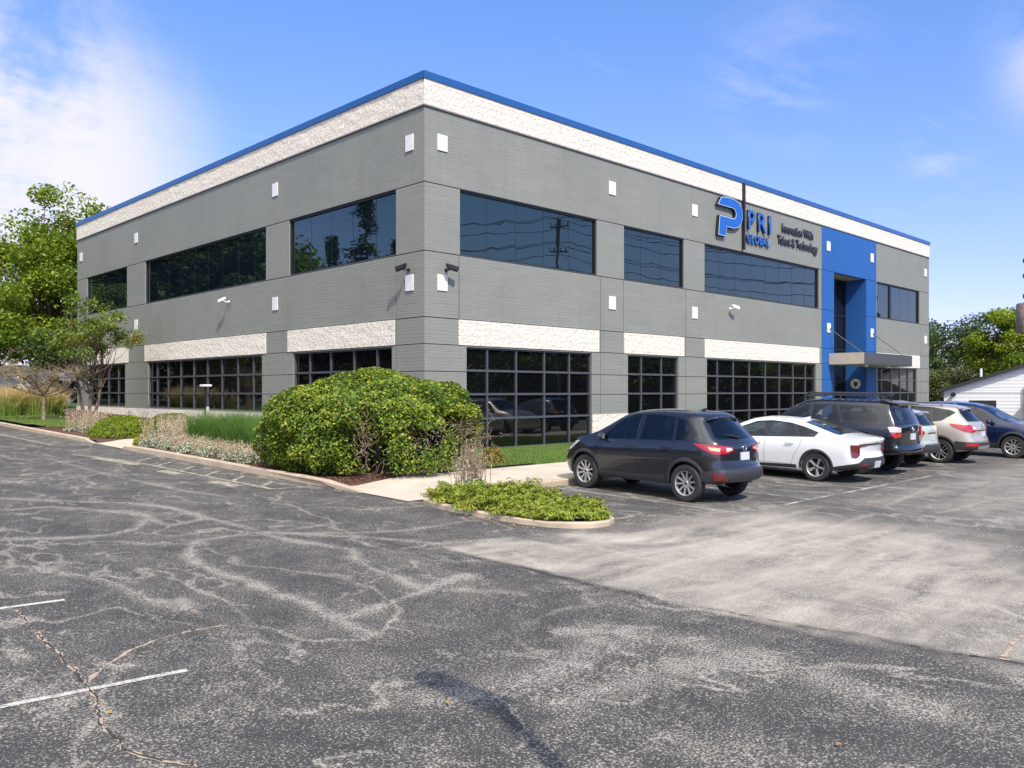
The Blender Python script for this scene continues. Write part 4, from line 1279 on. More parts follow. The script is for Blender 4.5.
    def mirrors(c, x, z, mat, y=None):
        y = y or c.sp['W'] / 2
        for sd in (1, -1):
            b = MB(); n = 12; prof = []
            for (t, sx_, sz_) in ((-0.02, 0.02, 0.05), (0.0, 0.055, 0.075), (0.10, 0.075, 0.085), (0.18, 0.06, 0.07), (0.215, 0.025, 0.035)):
                prof.append([(x - c.cx + sx_ * math.cos(2 * math.pi * k / n) - t * 0.25, sd * (y - 0.03 + t), z + sz_ * math.sin(2 * math.pi * k / n) + 0.02) for k in range(n)])
            vs = [p for r_ in prof for p in r_]
            fs = [(i * n + k, i * n + (k + 1) % n, (i + 1) * n + (k + 1) % n, (i + 1) * n + k) for i in range(4) for k in range(n)] + [tuple(range(n)), tuple(4 * n + k for k in range(n))]
            b.add(vs, fs); b.box((x - c.cx - .03, sd * (y - .10), z - .05), (x - c.cx + .03, sd * (y + .0), z - .02))
            mo = b.build('side_mirror', mat, c.root, smooth=60)
            g = MB(); xb = x - c.cx - 0.055
            g.add([(xb - .0, sd * (y + 0.0), z - 0.03), (xb - .045, sd * (y + 0.15), z - 0.03), (xb - .045, sd * (y + 0.15), z + 0.075), (xb - .0, sd * (y + 0.0), z + 0.075)], [(0, 1, 2, 3)])
            g.v = [(a - 0.022, b_, e) for a, b_, e in g.v]
            g.build('mirror_glass', M['mirror'], mo)

    def handles(c, pts, mat):
        for (x, z) in pts:
            for sd in ('L', 'R'):
                h1, h2 = c.ray(sd, x - 0.09, z), c.ray(sd, x + 0.09, z)
                if not h1 or not h2: continue
                n = h1[1]; b = MB()
                b.tube([h1[0] - n * .01, h1[0] + n * 0.028, h2[0] + n * 0.03, h2[0] - n * .01], [0.012, 0.014, 0.014, 0.012], 8)
                b.build('door_handle', mat, c.root, smooth=50)

    def plate(c, z, mat=None, w=0.30, h=0.15, y=0.0):
        r_ = c.ray('B', y, z); p, n = r_
        b = MB(); u = Vector((0, 1, 0)); v = n.cross(u).normalized()
        if v.z < 0: v = -v
        P = lambda a, b_, d: p + u * a + v * b_ + n * d
        fr_ = [P(-w / 2, -h / 2, .018), P(w / 2, -h / 2, .018), P(w / 2, h / 2, .018), P(-w / 2, h / 2, .018), P(-w / 2, -h / 2, -.004), P(w / 2, -h / 2, -.004), P(w / 2, h / 2, -.004), P(-w / 2, h / 2, -.004)]
        b.add(fr_, [(0, 1, 2, 3), (0, 4, 5, 1), (1, 5, 6, 2), (2, 6, 7, 3), (3, 7, 4, 0)])
        return b.build('licence_plate', mat or M['plate'], c.root)

    def emblem(c, z, kind='ring', y=0.0, s=0.06):
        p, n = c.ray('B', y, z); u = Vector((0, 1, 0)); v = n.cross(u).normalized()
        if v.z < 0: v = -v
        b = MB(); C = lambda a, q: p + u * (-a) + v * q + n * 0.012
        if kind in ('ring', 'wing'):
            b.tube([C(s * math.cos(t), 0.8 * s * math.sin(t)) for t in np.linspace(0, 2 * math.pi, 25)], s * 0.12, 6, cap=False)
        if kind == 'wing':
            b.tube([C(-s * .95, s * .25), C(-s * .45, s * .15), C(0, -s * 0.35), C(s * .45, s * .15), C(s * .95, s * .25)], s * 0.13, 6)
        if kind == 'ovals':
            b.tube([C(s * math.cos(t), 0.68 * s * math.sin(t)) for t in np.linspace(0, 2 * math.pi, 25)], s * 0.11, 6, cap=False)
            b.tube([C(s * .35 * math.cos(t), 0.62 * s * math.sin(t)) for t in np.linspace(0, 2 * math.pi, 25)], s * 0.09, 6, cap=False)
            b.tube([C(s * .75 * math.cos(t), s * .35 + 0.25 * s * math.sin(t)) for t in np.linspace(0, 2 * math.pi, 25)], s * 0.09, 6, cap=False)
        if kind == 'oval':
            b.tube([C(s * 1.4 * math.cos(t), 0.6 * s * math.sin(t)) for t in np.linspace(0, 2 * math.pi, 25)], s * 0.12, 6, cap=False)
            b.tube([C(-s * .9, 0), C(-s * .3, s * .15), C(s * .3, -s * .1), C(s * .9, s * .05)], s * .1, 6)
        if kind == 'bars':
            b.tube([C(-s * 1.3, -s * .4), C(-s * 1.3, s * .4)], s * .1, 6); b.tube([C(-s * 1.3, -s * .1), C(-s * .4, s * .4), C(-s * .2, -s * .4), C(s * .3, s * .4), C(s * .5, -s * .3)], s * .1, 6); b.tube([C(s * .5, -s * .4), C(s * 1.3, s * .4)], s * .1, 6)
        return b.build('emblem', M['chrome'], c.root, smooth=60)

    def box_part(c, name, a, b, mat, bevel=0.01, parent=None):
        mb = MB(); mb.box((a[0] - c.cx, a[1], a[2]), (b[0] - c.cx, b[1], b[2])); return mb.build(name, mat, parent or c.root, bevel=bevel)


def paint(name, col, metal=0.35, rough=0.35, dust=0.07):
    m, nt, b = new_mat(name); k = NT(nt)
    b.inputs['Base Color'].default_value = tuple(col) + (1,)
    b.inputs['Metallic'].default_value = metal; b.inputs['Roughness'].default_value = rough
    b.inputs['Coat Weight'].default_value = 1.0; b.inputs['Coat Roughness'].default_value = 0.02; b.inputs['Coat IOR'].default_value = 1.5
    c = k.coord()
    d = k.rng(k.noise(c, 2.5, 4, 0.6), 0.35, 0.75)
    s = k.n('ShaderNodeSeparateXYZ', {0: c})
    low = k.rng(s.outputs[2], 0.25, 0.60, dust, 0.0)       # road dust on the lower doors
    k.l(k.mix(k.math('MULTIPLY', low, d), tuple(col), (0.22, 0.19, 0.16)), b.inputs['Base Color'])
    k.l(k.math('ADD', k.math('MULTIPLY', low, 0.5), rough), b.inputs['Roughness'])
    return m


M['arch_black'] = simple('black gap', (0.008, 0.008, 0.009), 0.85)
M['rubber'] = simple('tyre rubber', (0.022, 0.021, 0.02), 0.75, var=0.25, vscale=14)
M['alloy'] = simple('silver alloy', (0.55, 0.54, 0.52), 0.32, 0.75)
M['alloy_dark'] = simple('machined dark alloy', (0.22, 0.22, 0.23), 0.3, 0.8)
M['chrome'] = simple('chrome', (0.75, 0.75, 0.76), 0.12, 1.0)
M['mirror'] = simple('mirror glass', (0.7, 0.72, 0.75), 0.02, 1.0)
M['cladding'] = simple('grey black cladding', (0.028, 0.029, 0.031), 0.5, var=0.15, vscale=30)
M['gloss_black'] = simple('gloss black', (0.008, 0.008, 0.009), 0.12, 0, 0.6)
M['plate'] = simple('white number plate', (0.48, 0.49, 0.52), 0.4, var=0.15, vscale=30)
def see_glass(name, col):
    m = bpy.data.materials.new(name); m.use_nodes = True; k = NT(m.node_tree)
    out = m.node_tree.nodes['Material Output']; m.node_tree.nodes.remove(m.node_tree.nodes['Principled BSDF'])
    t = k.n('ShaderNodeBsdfTransparent', {0: tuple(col) + (1,)}); g = k.n('ShaderNodeBsdfGlossy', {'Color': (1, 1, 1, 1), 'Roughness': 0.0})
    f = k.n('ShaderNodeFresnel', {'IOR': 1.6})
    k.l(k.n('ShaderNodeMixShader', {0: f.outputs[0], 1: t.outputs[0], 2: g.outputs[0]}).outputs[0], out.inputs[0])
    return m


M['car_glass'] = see_glass('dark car glass', (0.26, 0.29, 0.30))
M['car_glass_front'] = see_glass('greenish car glass', (0.74, 0.84, 0.80))
M['car_interior'] = simple('car interior', (0.035, 0.034, 0.033), 0.8, var=0.2)
M['car_seat'] = simple('car seat cloth', (0.045, 0.043, 0.042), 0.85, var=0.2)
M['red_lamp'] = simple('red lamp', (0.36, 0.012, 0.014), 0.12, 0, 1.0)
M['dark_red_lamp'] = simple('dark red lamp', (0.12, 0.010, 0.012), 0.12, 0, 1.0)
M['clear_lamp'] = simple('clear lamp', (0.62, 0.58, 0.56), 0.08, 0.2, 1.0)
M['amber_lamp'] = simple('amber lamp', (0.65, 0.42, 0.22), 0.1, 0, 1.0)
M['paint_grey'] = paint('gunmetal paint', (0.027, 0.029, 0.036), 0.6, 0.26)
M['paint_white_car'] = paint('white paint', (0.72, 0.72, 0.70), 0.0, 0.3, 0.14)
M['paint_black'] = paint('black paint', (0.006, 0.007, 0.011), 0.2, 0.25)
M['paint_mint'] = paint('pale green paint', (0.40, 0.46, 0.39), 0.1, 0.33)
M['paint_champ'] = paint('champagne paint', (0.47, 0.42, 0.35), 0.45, 0.36)
M['paint_navy'] = paint('navy paint', (0.006, 0.014, 0.055), 0.3, 0.25)

SUV = dict(L=4.54, W=1.84, ro=0.90, wb=2.70, R=0.362, tum=0.44, gap=0.05,
           top=[(0, 1.60), (0.3, 1.65), (0.9, 1.70), (1.6, 1.715), (2.2, 1.685), (2.55, 1.61), (3.05, 1.335), (3.36, 1.18), (3.7, 1.125), (4.1, 1.05), (4.35, 0.95), (4.54, 0.83)],
           belt=[(0, 1.17), (0.5, 1.165), (1.5, 1.125), (2.8, 1.075), (3.3, 1.06), (3.8, 1.01), (4.3, 0.88), (4.54, 0.75)],
           bot=[(0, 0.42), (0.35, 0.36), (1, 0.29), (3.6, 0.28), (4.2, 0.28), (4.54, 0.34)],
           half=[(0, 0.70), (0.07, 0.775), (0.2, 0.845), (0.45, 0.895), (0.9, 0.92), (1.6, 0.91), (2.8, 0.91), (3.6, 0.92), (4.0, 0.90), (4.3, 0.83), (4.45, 0.74), (4.54, 0.62)],
           xr=[(0.3, 0.16), (0.42, 0.05), (0.55, 0.0), (0.66, 0.02), (0.74, 0.10), (0.95, 0.12), (1.13, 0.15), (1.25, 0.26), (1.45, 0.45), (1.59, 0.56), (1.67, 0.52), (1.8, 0.52)], bulr=0.11,
           xf=[(0.25, 0.15), (0.45, 0.02), (0.62, 0.0), (0.78, 0.05), (0.95, 0.25), (1.2, 0.3)])


def dress_suv(c, rim, style=0, spokes=5, front_glass='car_glass_front', dark=None):
    """the parts shared by the two crossovers with the winged emblem"""
    for mir in (False, True):
        c.decal('window_surround', 'L', [(3.22, 1.060), (2.66, 1.480), (2.3, 1.630), (1.9, 1.655), (1.2, 1.630), (0.86, 1.555), (0.52, 1.325), (0.60, 1.180), (1.5, 1.130), (2.6, 1.075)], M['gloss_black'], 0.002, mirror=mir, holes=([(3.08, 1.090), (2.62, 1.465), (2.3, 1.600), (2.10, 1.620), (2.07, 1.125)], [(1.98, 1.130), (2.0, 1.625), (1.6, 1.625), (1.22, 1.600), (1.14, 1.165)], [(1.06, 1.175), (1.13, 1.590), (0.88, 1.530), (0.58, 1.315), (0.66, 1.195)],))
        c.decal('side_window', 'L', [(3.08, 1.090), (2.62, 1.465), (2.3, 1.600), (2.10, 1.620), (2.07, 1.125)], M[front_glass], 0.005, mirror=mir)
        c.decal('side_window', 'L', [(1.98, 1.130), (2.0, 1.625), (1.6, 1.625), (1.22, 1.600), (1.14, 1.165)], M['car_glass'], 0.005, mirror=mir)
        c.decal('side_window', 'L', [(1.06, 1.175), (1.13, 1.590), (0.88, 1.530), (0.58, 1.315), (0.66, 1.195)], M['car_glass'], 0.005, mirror=mir)
        c.decal('rocker_cladding', 'L', [(0.9 + .42, 0.31), (0.9 + .42, 0.475), (2.2, 0.43), (3.6 - .42, 0.45), (3.6 - .42, 0.30)], M['cladding'], 0.008, mirror=mir)
        c.decal('tail_light', 'W', [('r', 0.36, 1.015), ('r', 0.42, 1.080), ('r', 0.78, 1.110), ('s', 0.62, 1.135), ('s', 0.50, 1.070), ('s', 0.10, 0.950), ('r', 0.55, 0.955)], M['red_lamp'], 0.012, mirror=mir)
        c.decal('lamp_insert', 'W', [('r', 0.40, 1.025), ('r', 0.44, 1.060), ('r', 0.60, 1.070), ('r', 0.60, 0.990)], M['clear_lamp'], 0.016, mirror=mir)
        c.decal('lamp_insert', 'W', [('r', 0.78, 1.060), ('s', 0.28, 1.085), ('s', 0.20, 1.020), ('r', 0.82, 1.000)], M['amber_lamp'], 0.016, mirror=mir)
        c.decal('reflector', 'W', [('r', 0.62, 0.470), ('r', 0.60, 0.500), ('r', 0.79, 0.600), ('s', 0.14, 0.600), ('s', 0.12, 0.460)], M['dark_red_lamp'], 0.02, mirror=mir)
        c.decal('headlight', 'V', [('r', 0.50, 0.760), ('r', 0.55, 0.820), ('s', 0.35, 0.980), ('s', 0.62, 1.005), ('s', 0.30, 0.800)], M['clear_lamp'], 0.01, mirror=mir)
    c.decal('bumper_cladding', 'W', [('r', -0.2, 0.440), ('r', -0.2, 0.660), ('r', 0.6, 0.660), ('s', 0.2, 0.640), ('s', 0.44, 0.600), ('s', 0.46, 0.420)], M['cladding'], 0.012)
    c.decal('bumper_cladding', 'W', [('r', -0.2, 0.440), ('r', -0.2, 0.660), ('r', 0.6, 0.660), ('s', 0.2, 0.640), ('s', 0.44, 0.600), ('s', 0.46, 0.420)], M['cladding'], 0.0125, mirror=True)
    c.decal('rear_window', 'B', [(-0.60, 1.225), (-0.64, 1.275), (-0.50, 1.555), (-0.3, 1.585), (0.3, 1.585), (0.50, 1.555), (0.64, 1.275), (0.60, 1.225)], M['car_glass'], 0.006)
    c.decal('windshield', 'F', [(-0.72, 1.155), (-0.52, 1.605), (0, 1.655), (0.52, 1.605), (0.72, 1.155), (0, 1.195)], M['car_glass_front'], 0.006)
    c.seams([('L', [(2.03, 1.105), (2.05, 0.500)]), ('L', [(3.15, 1.050), (3.16, 0.750), (3.08, 0.520), (3.05, 0.460), (2.05, 0.445), (1.28, 0.500), (1.32, 0.720), (1.12, 1.000), (1.08, 1.155)]),
             ('B', [(-0.60, 1.205), (-0.66, 0.980), (-0.62, 0.720), (0.62, 0.720), (0.66, 0.980), (0.60, 1.205)]), ('B', [(-0.72, 0.600), (0.72, 0.600)])])
    c.arch_trim(c.sp['R'] + 0.115, M['cladding'])
    c.mirrors(2.98, 1.12, c.paint); c.handles([(2.22, 0.985), (1.28, 1.015)], c.paint)
    c.wheels(rim, style=style, spokes=spokes, dark=dark)
    # spoiler over the rear window
    b = MB(); y = 0.56; vs = []
    for yy in np.linspace(-y, y, 9):
        z = 1.67 - 0.05 * (yy / y) ** 2; x0 = 0.60 + 0.07 * (yy / y) ** 2
        vs += [(x0 - c.cx - 0.16, yy, z - 0.045), (x0 - c.cx + 0.30, yy, z + 0.03), (x0 - c.cx + 0.30, yy, z - 0.03), (x0 - c.cx - 0.14, yy, z - 0.075)]
    fs = [(i * 4 + k, i * 4 + (k + 1) % 4, (i + 1) * 4 + (k + 1) % 4, (i + 1) * 4 + k) for i in range(8) for k in range(4)] + [(0, 1, 2, 3), (32, 33, 34, 35)]
    b.add(vs, fs); b.build('spoiler', c.paint, c.root, smooth=40)
    b = MB(); h = c.ray('B', 0.05, 1.225); h2 = c.ray('B', 0.42, 1.29)
    b.tube([h[0] + h[1] * .03, h[0].lerp(h2[0], .5) + h[1] * .035, h2[0] + h2[1] * .02], [0.022, 0.014, 0.010], 6); b.build('rear_wiper', M['dark_plastic'], c.root)
    b = MB(); b.prism([(1.15 - c.cx, 1.715), (0.95 - c.cx, 1.715), (0.93 - c.cx, 1.785)], -0.02, 0.02, 'xz'); b.build('antenna_fin', c.paint, c.root)
    c.plate(0.90); c.emblem(1.05, 'wing', s=0.065)
    for yy in (0.5, -0.5):
        b = MB(); b.tube([(0.42 - c.cx, yy, 0.38), (0.14 - c.cx, yy, 0.37)], 0.033, 12); b.build('exhaust', M['alloy_dark'], c.root)
    c.open_cabin([(3.22, 1.060), (2.66, 1.480), (2.3, 1.630), (1.9, 1.655), (1.2, 1.630), (0.86, 1.555), (0.52, 1.325), (0.60, 1.180), (1.5, 1.130), (2.6, 1.075)], [(-0.72, 1.155), (-0.52, 1.605), (0, 1.655), (0.52, 1.605), (0.72, 1.155), (0, 1.195)], [(-0.60, 1.225), (-0.64, 1.275), (-0.50, 1.555), (-0.3, 1.585), (0.3, 1.585), (0.50, 1.555), (0.64, 1.275), (0.60, 1.225)])


UP = R(90)
SLP = math.atan(SL)
SUV1 = dict(SUV); SUV1.update(L=4.30, ro=0.80,
    top=[(0, 1.60), (0.3, 1.65), (0.9, 1.70), (1.6, 1.715), (2.2, 1.685), (2.55, 1.61), (3.05, 1.335), (3.36, 1.18), (3.65, 1.12), (3.95, 1.05), (4.17, 0.95), (4.30, 0.83)],
    belt=[(0, 1.17), (0.5, 1.165), (1.5, 1.125), (2.8, 1.075), (3.3, 1.06), (3.65, 1.02), (4.1, 0.88), (4.30, 0.75)],
    half=[(0, 0.70), (0.07, 0.775), (0.2, 0.845), (0.45, 0.895), (0.9, 0.92), (1.6, 0.91), (2.8, 0.91), (3.55, 0.92), (3.85, 0.90), (4.1, 0.82), (4.22, 0.73), (4.30, 0.62)])
car1 = Car('parked_car', 'dark grey crossover with silver wheels parked nearest the planted island', SUV1, M['paint_grey'], (-0.97, -9.05), UP - R(1.6), -SLP)
dress_suv(car1, M['alloy'])
car1.root.scale = (0.955, 0.955, 1.0)

K4 = dict(L=4.58, W=1.85, ro=0.95, bulr=0.13, wb=2.72, R=0.335, tum=0.50, gap=0.045, sr=0.12,
          top=[(0, 1.035), (0.2, 1.055), (0.45, 1.085), (0.75, 1.165), (1.1, 1.27), (1.5, 1.37), (1.95, 1.425), (2.4, 1.435), (2.75, 1.395), (3.2, 1.22), (3.55, 1.03), (3.75, 0.96), (4.2, 0.87), (4.5, 0.76), (4.71, 0.62)],
          belt=[(0, 0.99), (0.4, 1.02), (0.9, 1.015), (1.6, 0.985), (3.3, 0.91), (3.7, 0.88), (4.3, 0.76), (4.71, 0.56)],
          bot=[(0, 0.36), (0.35, 0.28), (1, 0.21), (3.6, 0.20), (4.3, 0.21), (4.71, 0.28)],
          half=[(0, 0.75), (0.08, 0.83), (0.3, 0.89), (1.0, 0.925), (1.6, 0.915), (2.8, 0.91), (3.7, 0.92), (4.2, 0.89), (4.5, 0.80), (4.71, 0.60)],
          xr=[(0.2, 0.22), (0.32, 0.08), (0.45, 0.0), (0.60, 0.02), (0.72, 0.09), (0.9, 0.04), (1.0, 0.0), (1.06, 0.05), (1.2, 0.05)],
          xf=[(0.2, 0.12), (0.4, 0.0), (0.6, 0.03), (0.75, 0.2), (1.0, 0.3)])
car2 = Car('parked_car', 'white fastback sedan parked between the dark grey crossover and the black roof rack car', K4, M['paint_white_car'], (4.36, -9.0), UP - R(0), -SLP)
c = car2
for mir in (False, True):
    c.decal('window_surround', 'L', [(3.42, 0.935), (2.95, 1.215), (2.6, 1.345), (2.2, 1.38), (1.7, 1.345), (1.3, 1.265), (0.92, 1.15), (1.0, 1.04), (1.6, 1.015), (2.6, 0.97)], M['gloss_black'], 0.002, mirror=mir, holes=([(3.28, 0.96), (2.92, 1.20), (2.6, 1.32), (2.36, 1.345), (2.32, 0.995)], [(2.20, 1.0), (2.24, 1.355), (1.9, 1.345), (1.58, 1.30), (1.44, 1.03)], [(1.35, 1.035), (1.50, 1.275), (1.25, 1.225), (0.99, 1.14), (1.05, 1.05)],))
    c.decal('side_window', 'L', [(3.28, 0.96), (2.92, 1.20), (2.6, 1.32), (2.36, 1.345), (2.32, 0.995)], M['car_glass_front'], 0.005, mirror=mir)
    c.decal('side_window', 'L', [(2.20, 1.0), (2.24, 1.355), (1.9, 1.345), (1.58, 1.30), (1.44, 1.03)], M['car_glass_front'], 0.005, mirror=mir)
    c.decal('side_window', 'L', [(1.35, 1.035), (1.50, 1.275), (1.25, 1.225), (0.99, 1.14), (1.05, 1.05)], M['car_glass'], 0.005, mirror=mir)
    c.decal('rocker_cladding', 'L', [(1.06 + .38, 0.23), (1.06 + .38, 0.36), (3.78 - .38, 0.31), (3.78 - .38, 0.23)], M['cladding'], 0.008, mirror=mir)
    c.decal('tail_light', 'W', [('r', 0.66, 0.66), ('r', 0.69, 0.90), ('s', 0.04, 0.905), ('s', 0.10, 0.90), ('s', 0.05, 0.62), ('r', 0.80, 0.60)], M['dark_red_lamp'], 0.014, mirror=mir)
    c.decal('tail_light', 'W', [('r', 0.38, 0.885), ('r', 0.38, 0.91), ('r', 0.70, 0.92), ('r', 0.70, 0.85)], M['dark_red_lamp'], 0.013, mirror=mir)
    c.decal('bumper_cladding', 'W', [('r', -0.05, 0.35), ('r', -0.05, 0.60), ('r', 0.50, 0.60), ('r', 0.72, 0.50), ('s', 0.30, 0.42), ('s', 0.62, 0.35), ('s', 0.62, 0.29)], M['cladding'], 0.010 if mir else 0.011, mirror=mir)
    c.decal('reflector', 'W', [('r', 0.40, 0.42), ('r', 0.42, 0.47), ('r', 0.64, 0.475), ('r', 0.70, 0.42)], M['dark_red_lamp'], 0.018, mirror=mir)
    c.decal('headlight', 'V', [('r', 0.62, 0.60), ('r', 0.66, 0.68), ('s', 0.3, 0.74), ('s', 0.28, 0.60)], M['clear_lamp'], 0.01, mirror=mir)
c.decal('light_bar', 'B', [(-0.62, 0.885), (-0.62, 0.925), (0, 0.94), (0.62, 0.925), (0.62, 0.885), (0, 0.90)], M['gloss_black'], 0.008)
c.decal('rear_window', 'T', [(0.50, -0.60), (0.62, -0.645), (1.40, -0.52), (1.45, 0.0), (1.40, 0.52), (0.62, 0.645), (0.50, 0.60)], M['car_glass'], 0.006)
c.decal('windshield', 'T', [(2.85, -0.56), (3.42, -0.74), (3.50, 0), (3.42, 0.74), (2.85, 0.56)], M['car_glass_front'], 0.006)
c.seams([('L', [(2.27, 0.98), (2.28, 0.36)]), ('L', [(3.38, 0.92), (3.40, 0.6), (3.32, 0.36), (2.28, 0.37), (1.56, 0.36), (1.52, 0.55), (1.35, 0.8), (1.30, 1.02)]), ('B', [(-0.66, 0.86), (-0.60, 0.60), (0.60, 0.60), (0.66, 0.86)])], 0.006)
c.arch_trim(K4['R'] + 0.085, M['cladding'])
c.mirrors(3.22, 0.985, c.paint); c.handles([(2.48, 0.84), (1.6, 0.87)], c.paint)
c.wheels(M['alloy'], style=1, spokes=5, rimr=0.66, dark=M['dark_plastic'])
c.plate(0.44, y=0.0); c.emblem(0.97, 'bars', s=0.06)
b = MB(); b.prism([(1.75 - c.cx, 1.43), (1.55 - c.cx, 1.41), (1.53 - c.cx, 1.485)], -0.02, 0.02, 'xz'); b.build('antenna_fin', c.paint, c.root)
c.open_cabin([(3.42, 0.935), (2.95, 1.215), (2.6, 1.345), (2.2, 1.38), (1.7, 1.345), (1.3, 1.265), (0.92, 1.15), (1.0, 1.04), (1.6, 1.015), (2.6, 0.97)], [(2.85, -0.56), (3.42, -0.74), (3.50, 0), (3.42, 0.74), (2.85, 0.56)], [(0.50, -0.60), (0.62, -0.645), (1.40, -0.52), (1.45, 0.0), (1.40, 0.52), (0.62, 0.645), (0.50, 0.60)], 'T', 'T', 1.03)

RUN = dict(L=4.70, W=1.925, ro=0.95, bulr=0.10, wb=2.79, R=0.392, tum=0.30, gap=0.065, sr=0.16, crown=0.02,
           top=[(0, 1.72), (0.25, 1.77), (1, 1.80), (2.0, 1.80), (2.55, 1.75), (2.85, 1.62), (3.35, 1.28), (3.55, 1.20), (4.2, 1.13), (4.65, 1.02), (4.83, 0.86)],
           belt=[(0, 1.19), (1, 1.19), (2.5, 1.17), (3.3, 1.15), (3.6, 1.12), (4.3, 1.02), (4.83, 0.78)],
           bot=[(0, 0.56), (0.3, 0.50), (0.8, 0.44), (4.0, 0.42), (4.83, 0.48)],
           half=[(0, 0.86), (0.06, 0.90), (0.25, 0.93), (1.0, 0.955), (2, 0.945), (3.2, 0.945), (3.9, 0.955), (4.5, 0.92), (4.83, 0.76)],
           xr=[(0.45, 0.10), (0.55, 0.0), (0.68, 0.0), (0.74, 0.09), (1.15, 0.10), (1.3, 0.15), (1.66, 0.30), (1.75, 0.22), (1.9, 0.22)],
           xf=[(0.45, 0.12), (0.6, 0), (0.9, 0.05), (1.1, 0.2)])
car3 = Car('parked_car', 'black off-road style car with a roof rack', RUN, M['paint_black'], (6.80, -8.98), UP - R(0), -SLP)
c = car3
for mir in (False, True):
    c.decal('window_surround', 'L', [(3.30, 1.195), (2.86, 1.53), (2.5, 1.70), (0.55, 1.67), (0.42, 1.28), (0.50, 1.225), (2.0, 1.21)], M['gloss_black'], 0.002, mirror=mir, holes=([(3.16, 1.22), (2.80, 1.51), (2.55, 1.65), (2.36, 1.67), (2.33, 1.235)], [(2.25, 1.235), (2.27, 1.67), (1.68, 1.66), (1.50, 1.245)], [(1.40, 1.245), (1.57, 1.655), (0.64, 1.635), (0.53, 1.30), (0.6, 1.25)],))
    c.decal('side_window', 'L', [(3.16, 1.22), (2.80, 1.51), (2.55, 1.65), (2.36, 1.67), (2.33, 1.235)], M['car_glass_front'], 0.005, mirror=mir)
    c.decal('side_window', 'L', [(2.25, 1.235), (2.27, 1.67), (1.68, 1.66), (1.50, 1.245)], M['car_glass'], 0.005, mirror=mir)
    c.decal('side_window', 'L', [(1.40, 1.245), (1.57, 1.655), (0.64, 1.635), (0.53, 1.30), (0.6, 1.25)], M['car_glass'], 0.005, mirror=mir)
    c.decal('tail_light', 'W', [('r', 0.70, 0.96), ('r', 0.70, 1.17), ('s', 0.06, 1.19), ('s', 0.26, 1.17), ('s', 0.20, 1.05), ('s', 0.06, 0.92)], M['red_lamp'], 0.03, mirror=mir)
    c.decal('lamp_insert', 'W', [('r', 0.72, 1.06), ('r', 0.72, 1.16), ('s', 0.06, 1.18), ('s', 0.24, 1.165), ('s', 0.18, 1.06)], M['clear_lamp'], 0.036, mirror=mir)
    c.decal('rocker_cladding', 'L', [(1.06 + .46, 0.45), (1.06 + .46, 0.56), (3.85 - .46, 0.56), (3.85 - .46, 0.45)], M['cladding'], 0.012, mirror=mir)
    b = MB(); sd = -1 if mir else 1
    b.tube([(x - c.cx, sd * 0.66, 1.96) for x in np.linspace(0.75, 2.45, 6)] + [(2.62 - c.cx, sd * 0.64, 1.86)], 0.02, 8)
    for x in (0.8, 1.6, 2.4): b.tube([(x - c.cx, sd * 0.66, 1.96), (x - c.cx, sd * 0.66, 1.78)], 0.018, 8)
    b.build('roof_rail', M['cladding'], c.root, smooth=50)
b = MB()
for x in np.linspace(0.78, 2.45, 9): b.box((x - c.cx - .03, -0.65, 1.895), (x - c.cx + .03, 0.65, 1.92))
b.tube([(2.62 - c.cx, -.64, 1.86), (2.66 - c.cx, 0, 1.88), (2.62 - c.cx, .64, 1.86)], .02, 8)
b.tube([(0.75 - c.cx, -.66, 1.96), (0.72 - c.cx, 0, 1.97), (0.75 - c.cx, .66, 1.96)], .02, 8)
b.build('roof_rack', M['cladding'], c.root)
c.decal('bumper_cladding', 'W', [('r', -0.2, 0.52), ('r', -0.2, 0.72), ('s', 0.1, 0.72), ('s', 0.5, 0.70), ('s', 0.52, 0.52)], M['gloss_black'], 0.012)
c.decal('bumper_cladding', 'W', [('r', -0.2, 0.52), ('r', -0.2, 0.72), ('s', 0.1, 0.72), ('s', 0.5, 0.70), ('s', 0.52, 0.52)], M['gloss_black'], 0.0125, mirror=True)
c.decal('rear_window', 'B', [(-0.66, 1.24), (-0.58, 1.63), (0.58, 1.63), (0.66, 1.24)], M['car_glass'], 0.006)
c.decal('windshield', 'F', [(-0.74, 1.26), (-0.62, 1.68), (0.62, 1.68), (0.74, 1.26)], M['car_glass_front'], 0.006)
c.seams([('L', [(2.30, 1.2), (2.30, 0.6)]), ('L', [(3.3, 1.17), (3.3, 0.6), (1.5, 0.58), (1.5, 0.9), (1.45, 1.2)]), ('B', [(-0.70, 1.2), (-0.70, 0.74), (0.70, 0.74), (0.70, 1.2)])])
c.arch_trim(RUN['R'] + 0.13, M['cladding'])
c.mirrors(3.05, 1.25, c.paint); c.handles([(2.48, 1.08), (1.62, 1.08)], c.paint)
c.wheels(M['alloy_dark'], style=1, spokes=6, tw=0.26, rimr=0.60)
c.plate(0.94); c.emblem(1.12, 'ovals', s=0.06)
car3.root.scale = (1.0, 1.0, 1.05)
b = MB(); vs = []
for yy in np.linspace(-.7, .7, 7): vs += [(0.10 - c.cx, yy, 1.735), (0.55 - c.cx, yy, 1.80), (0.55 - c.cx, yy, 1.74), (0.12 - c.cx, yy, 1.695)]
b.add(vs, [(i * 4 + k, i * 4 + (k + 1) % 4, (i + 1) * 4 + (k + 1) % 4, (i + 1) * 4 + k) for i in range(6) for k in range(4)] + [(0, 1, 2, 3), (24, 25, 26, 27)]); b.build('spoiler', c.paint, c.root)
c.open_cabin([(3.30, 1.195), (2.86, 1.53), (2.5, 1.70), (0.55, 1.67), (0.42, 1.28), (0.50, 1.225), (2.0, 1.21)], [(-0.74, 1.26), (-0.62, 1.68), (0.62, 1.68), (0.74, 1.26)], [(-0.66, 1.24), (-0.58, 1.63), (0.58, 1.63), (0.66, 1.24)])

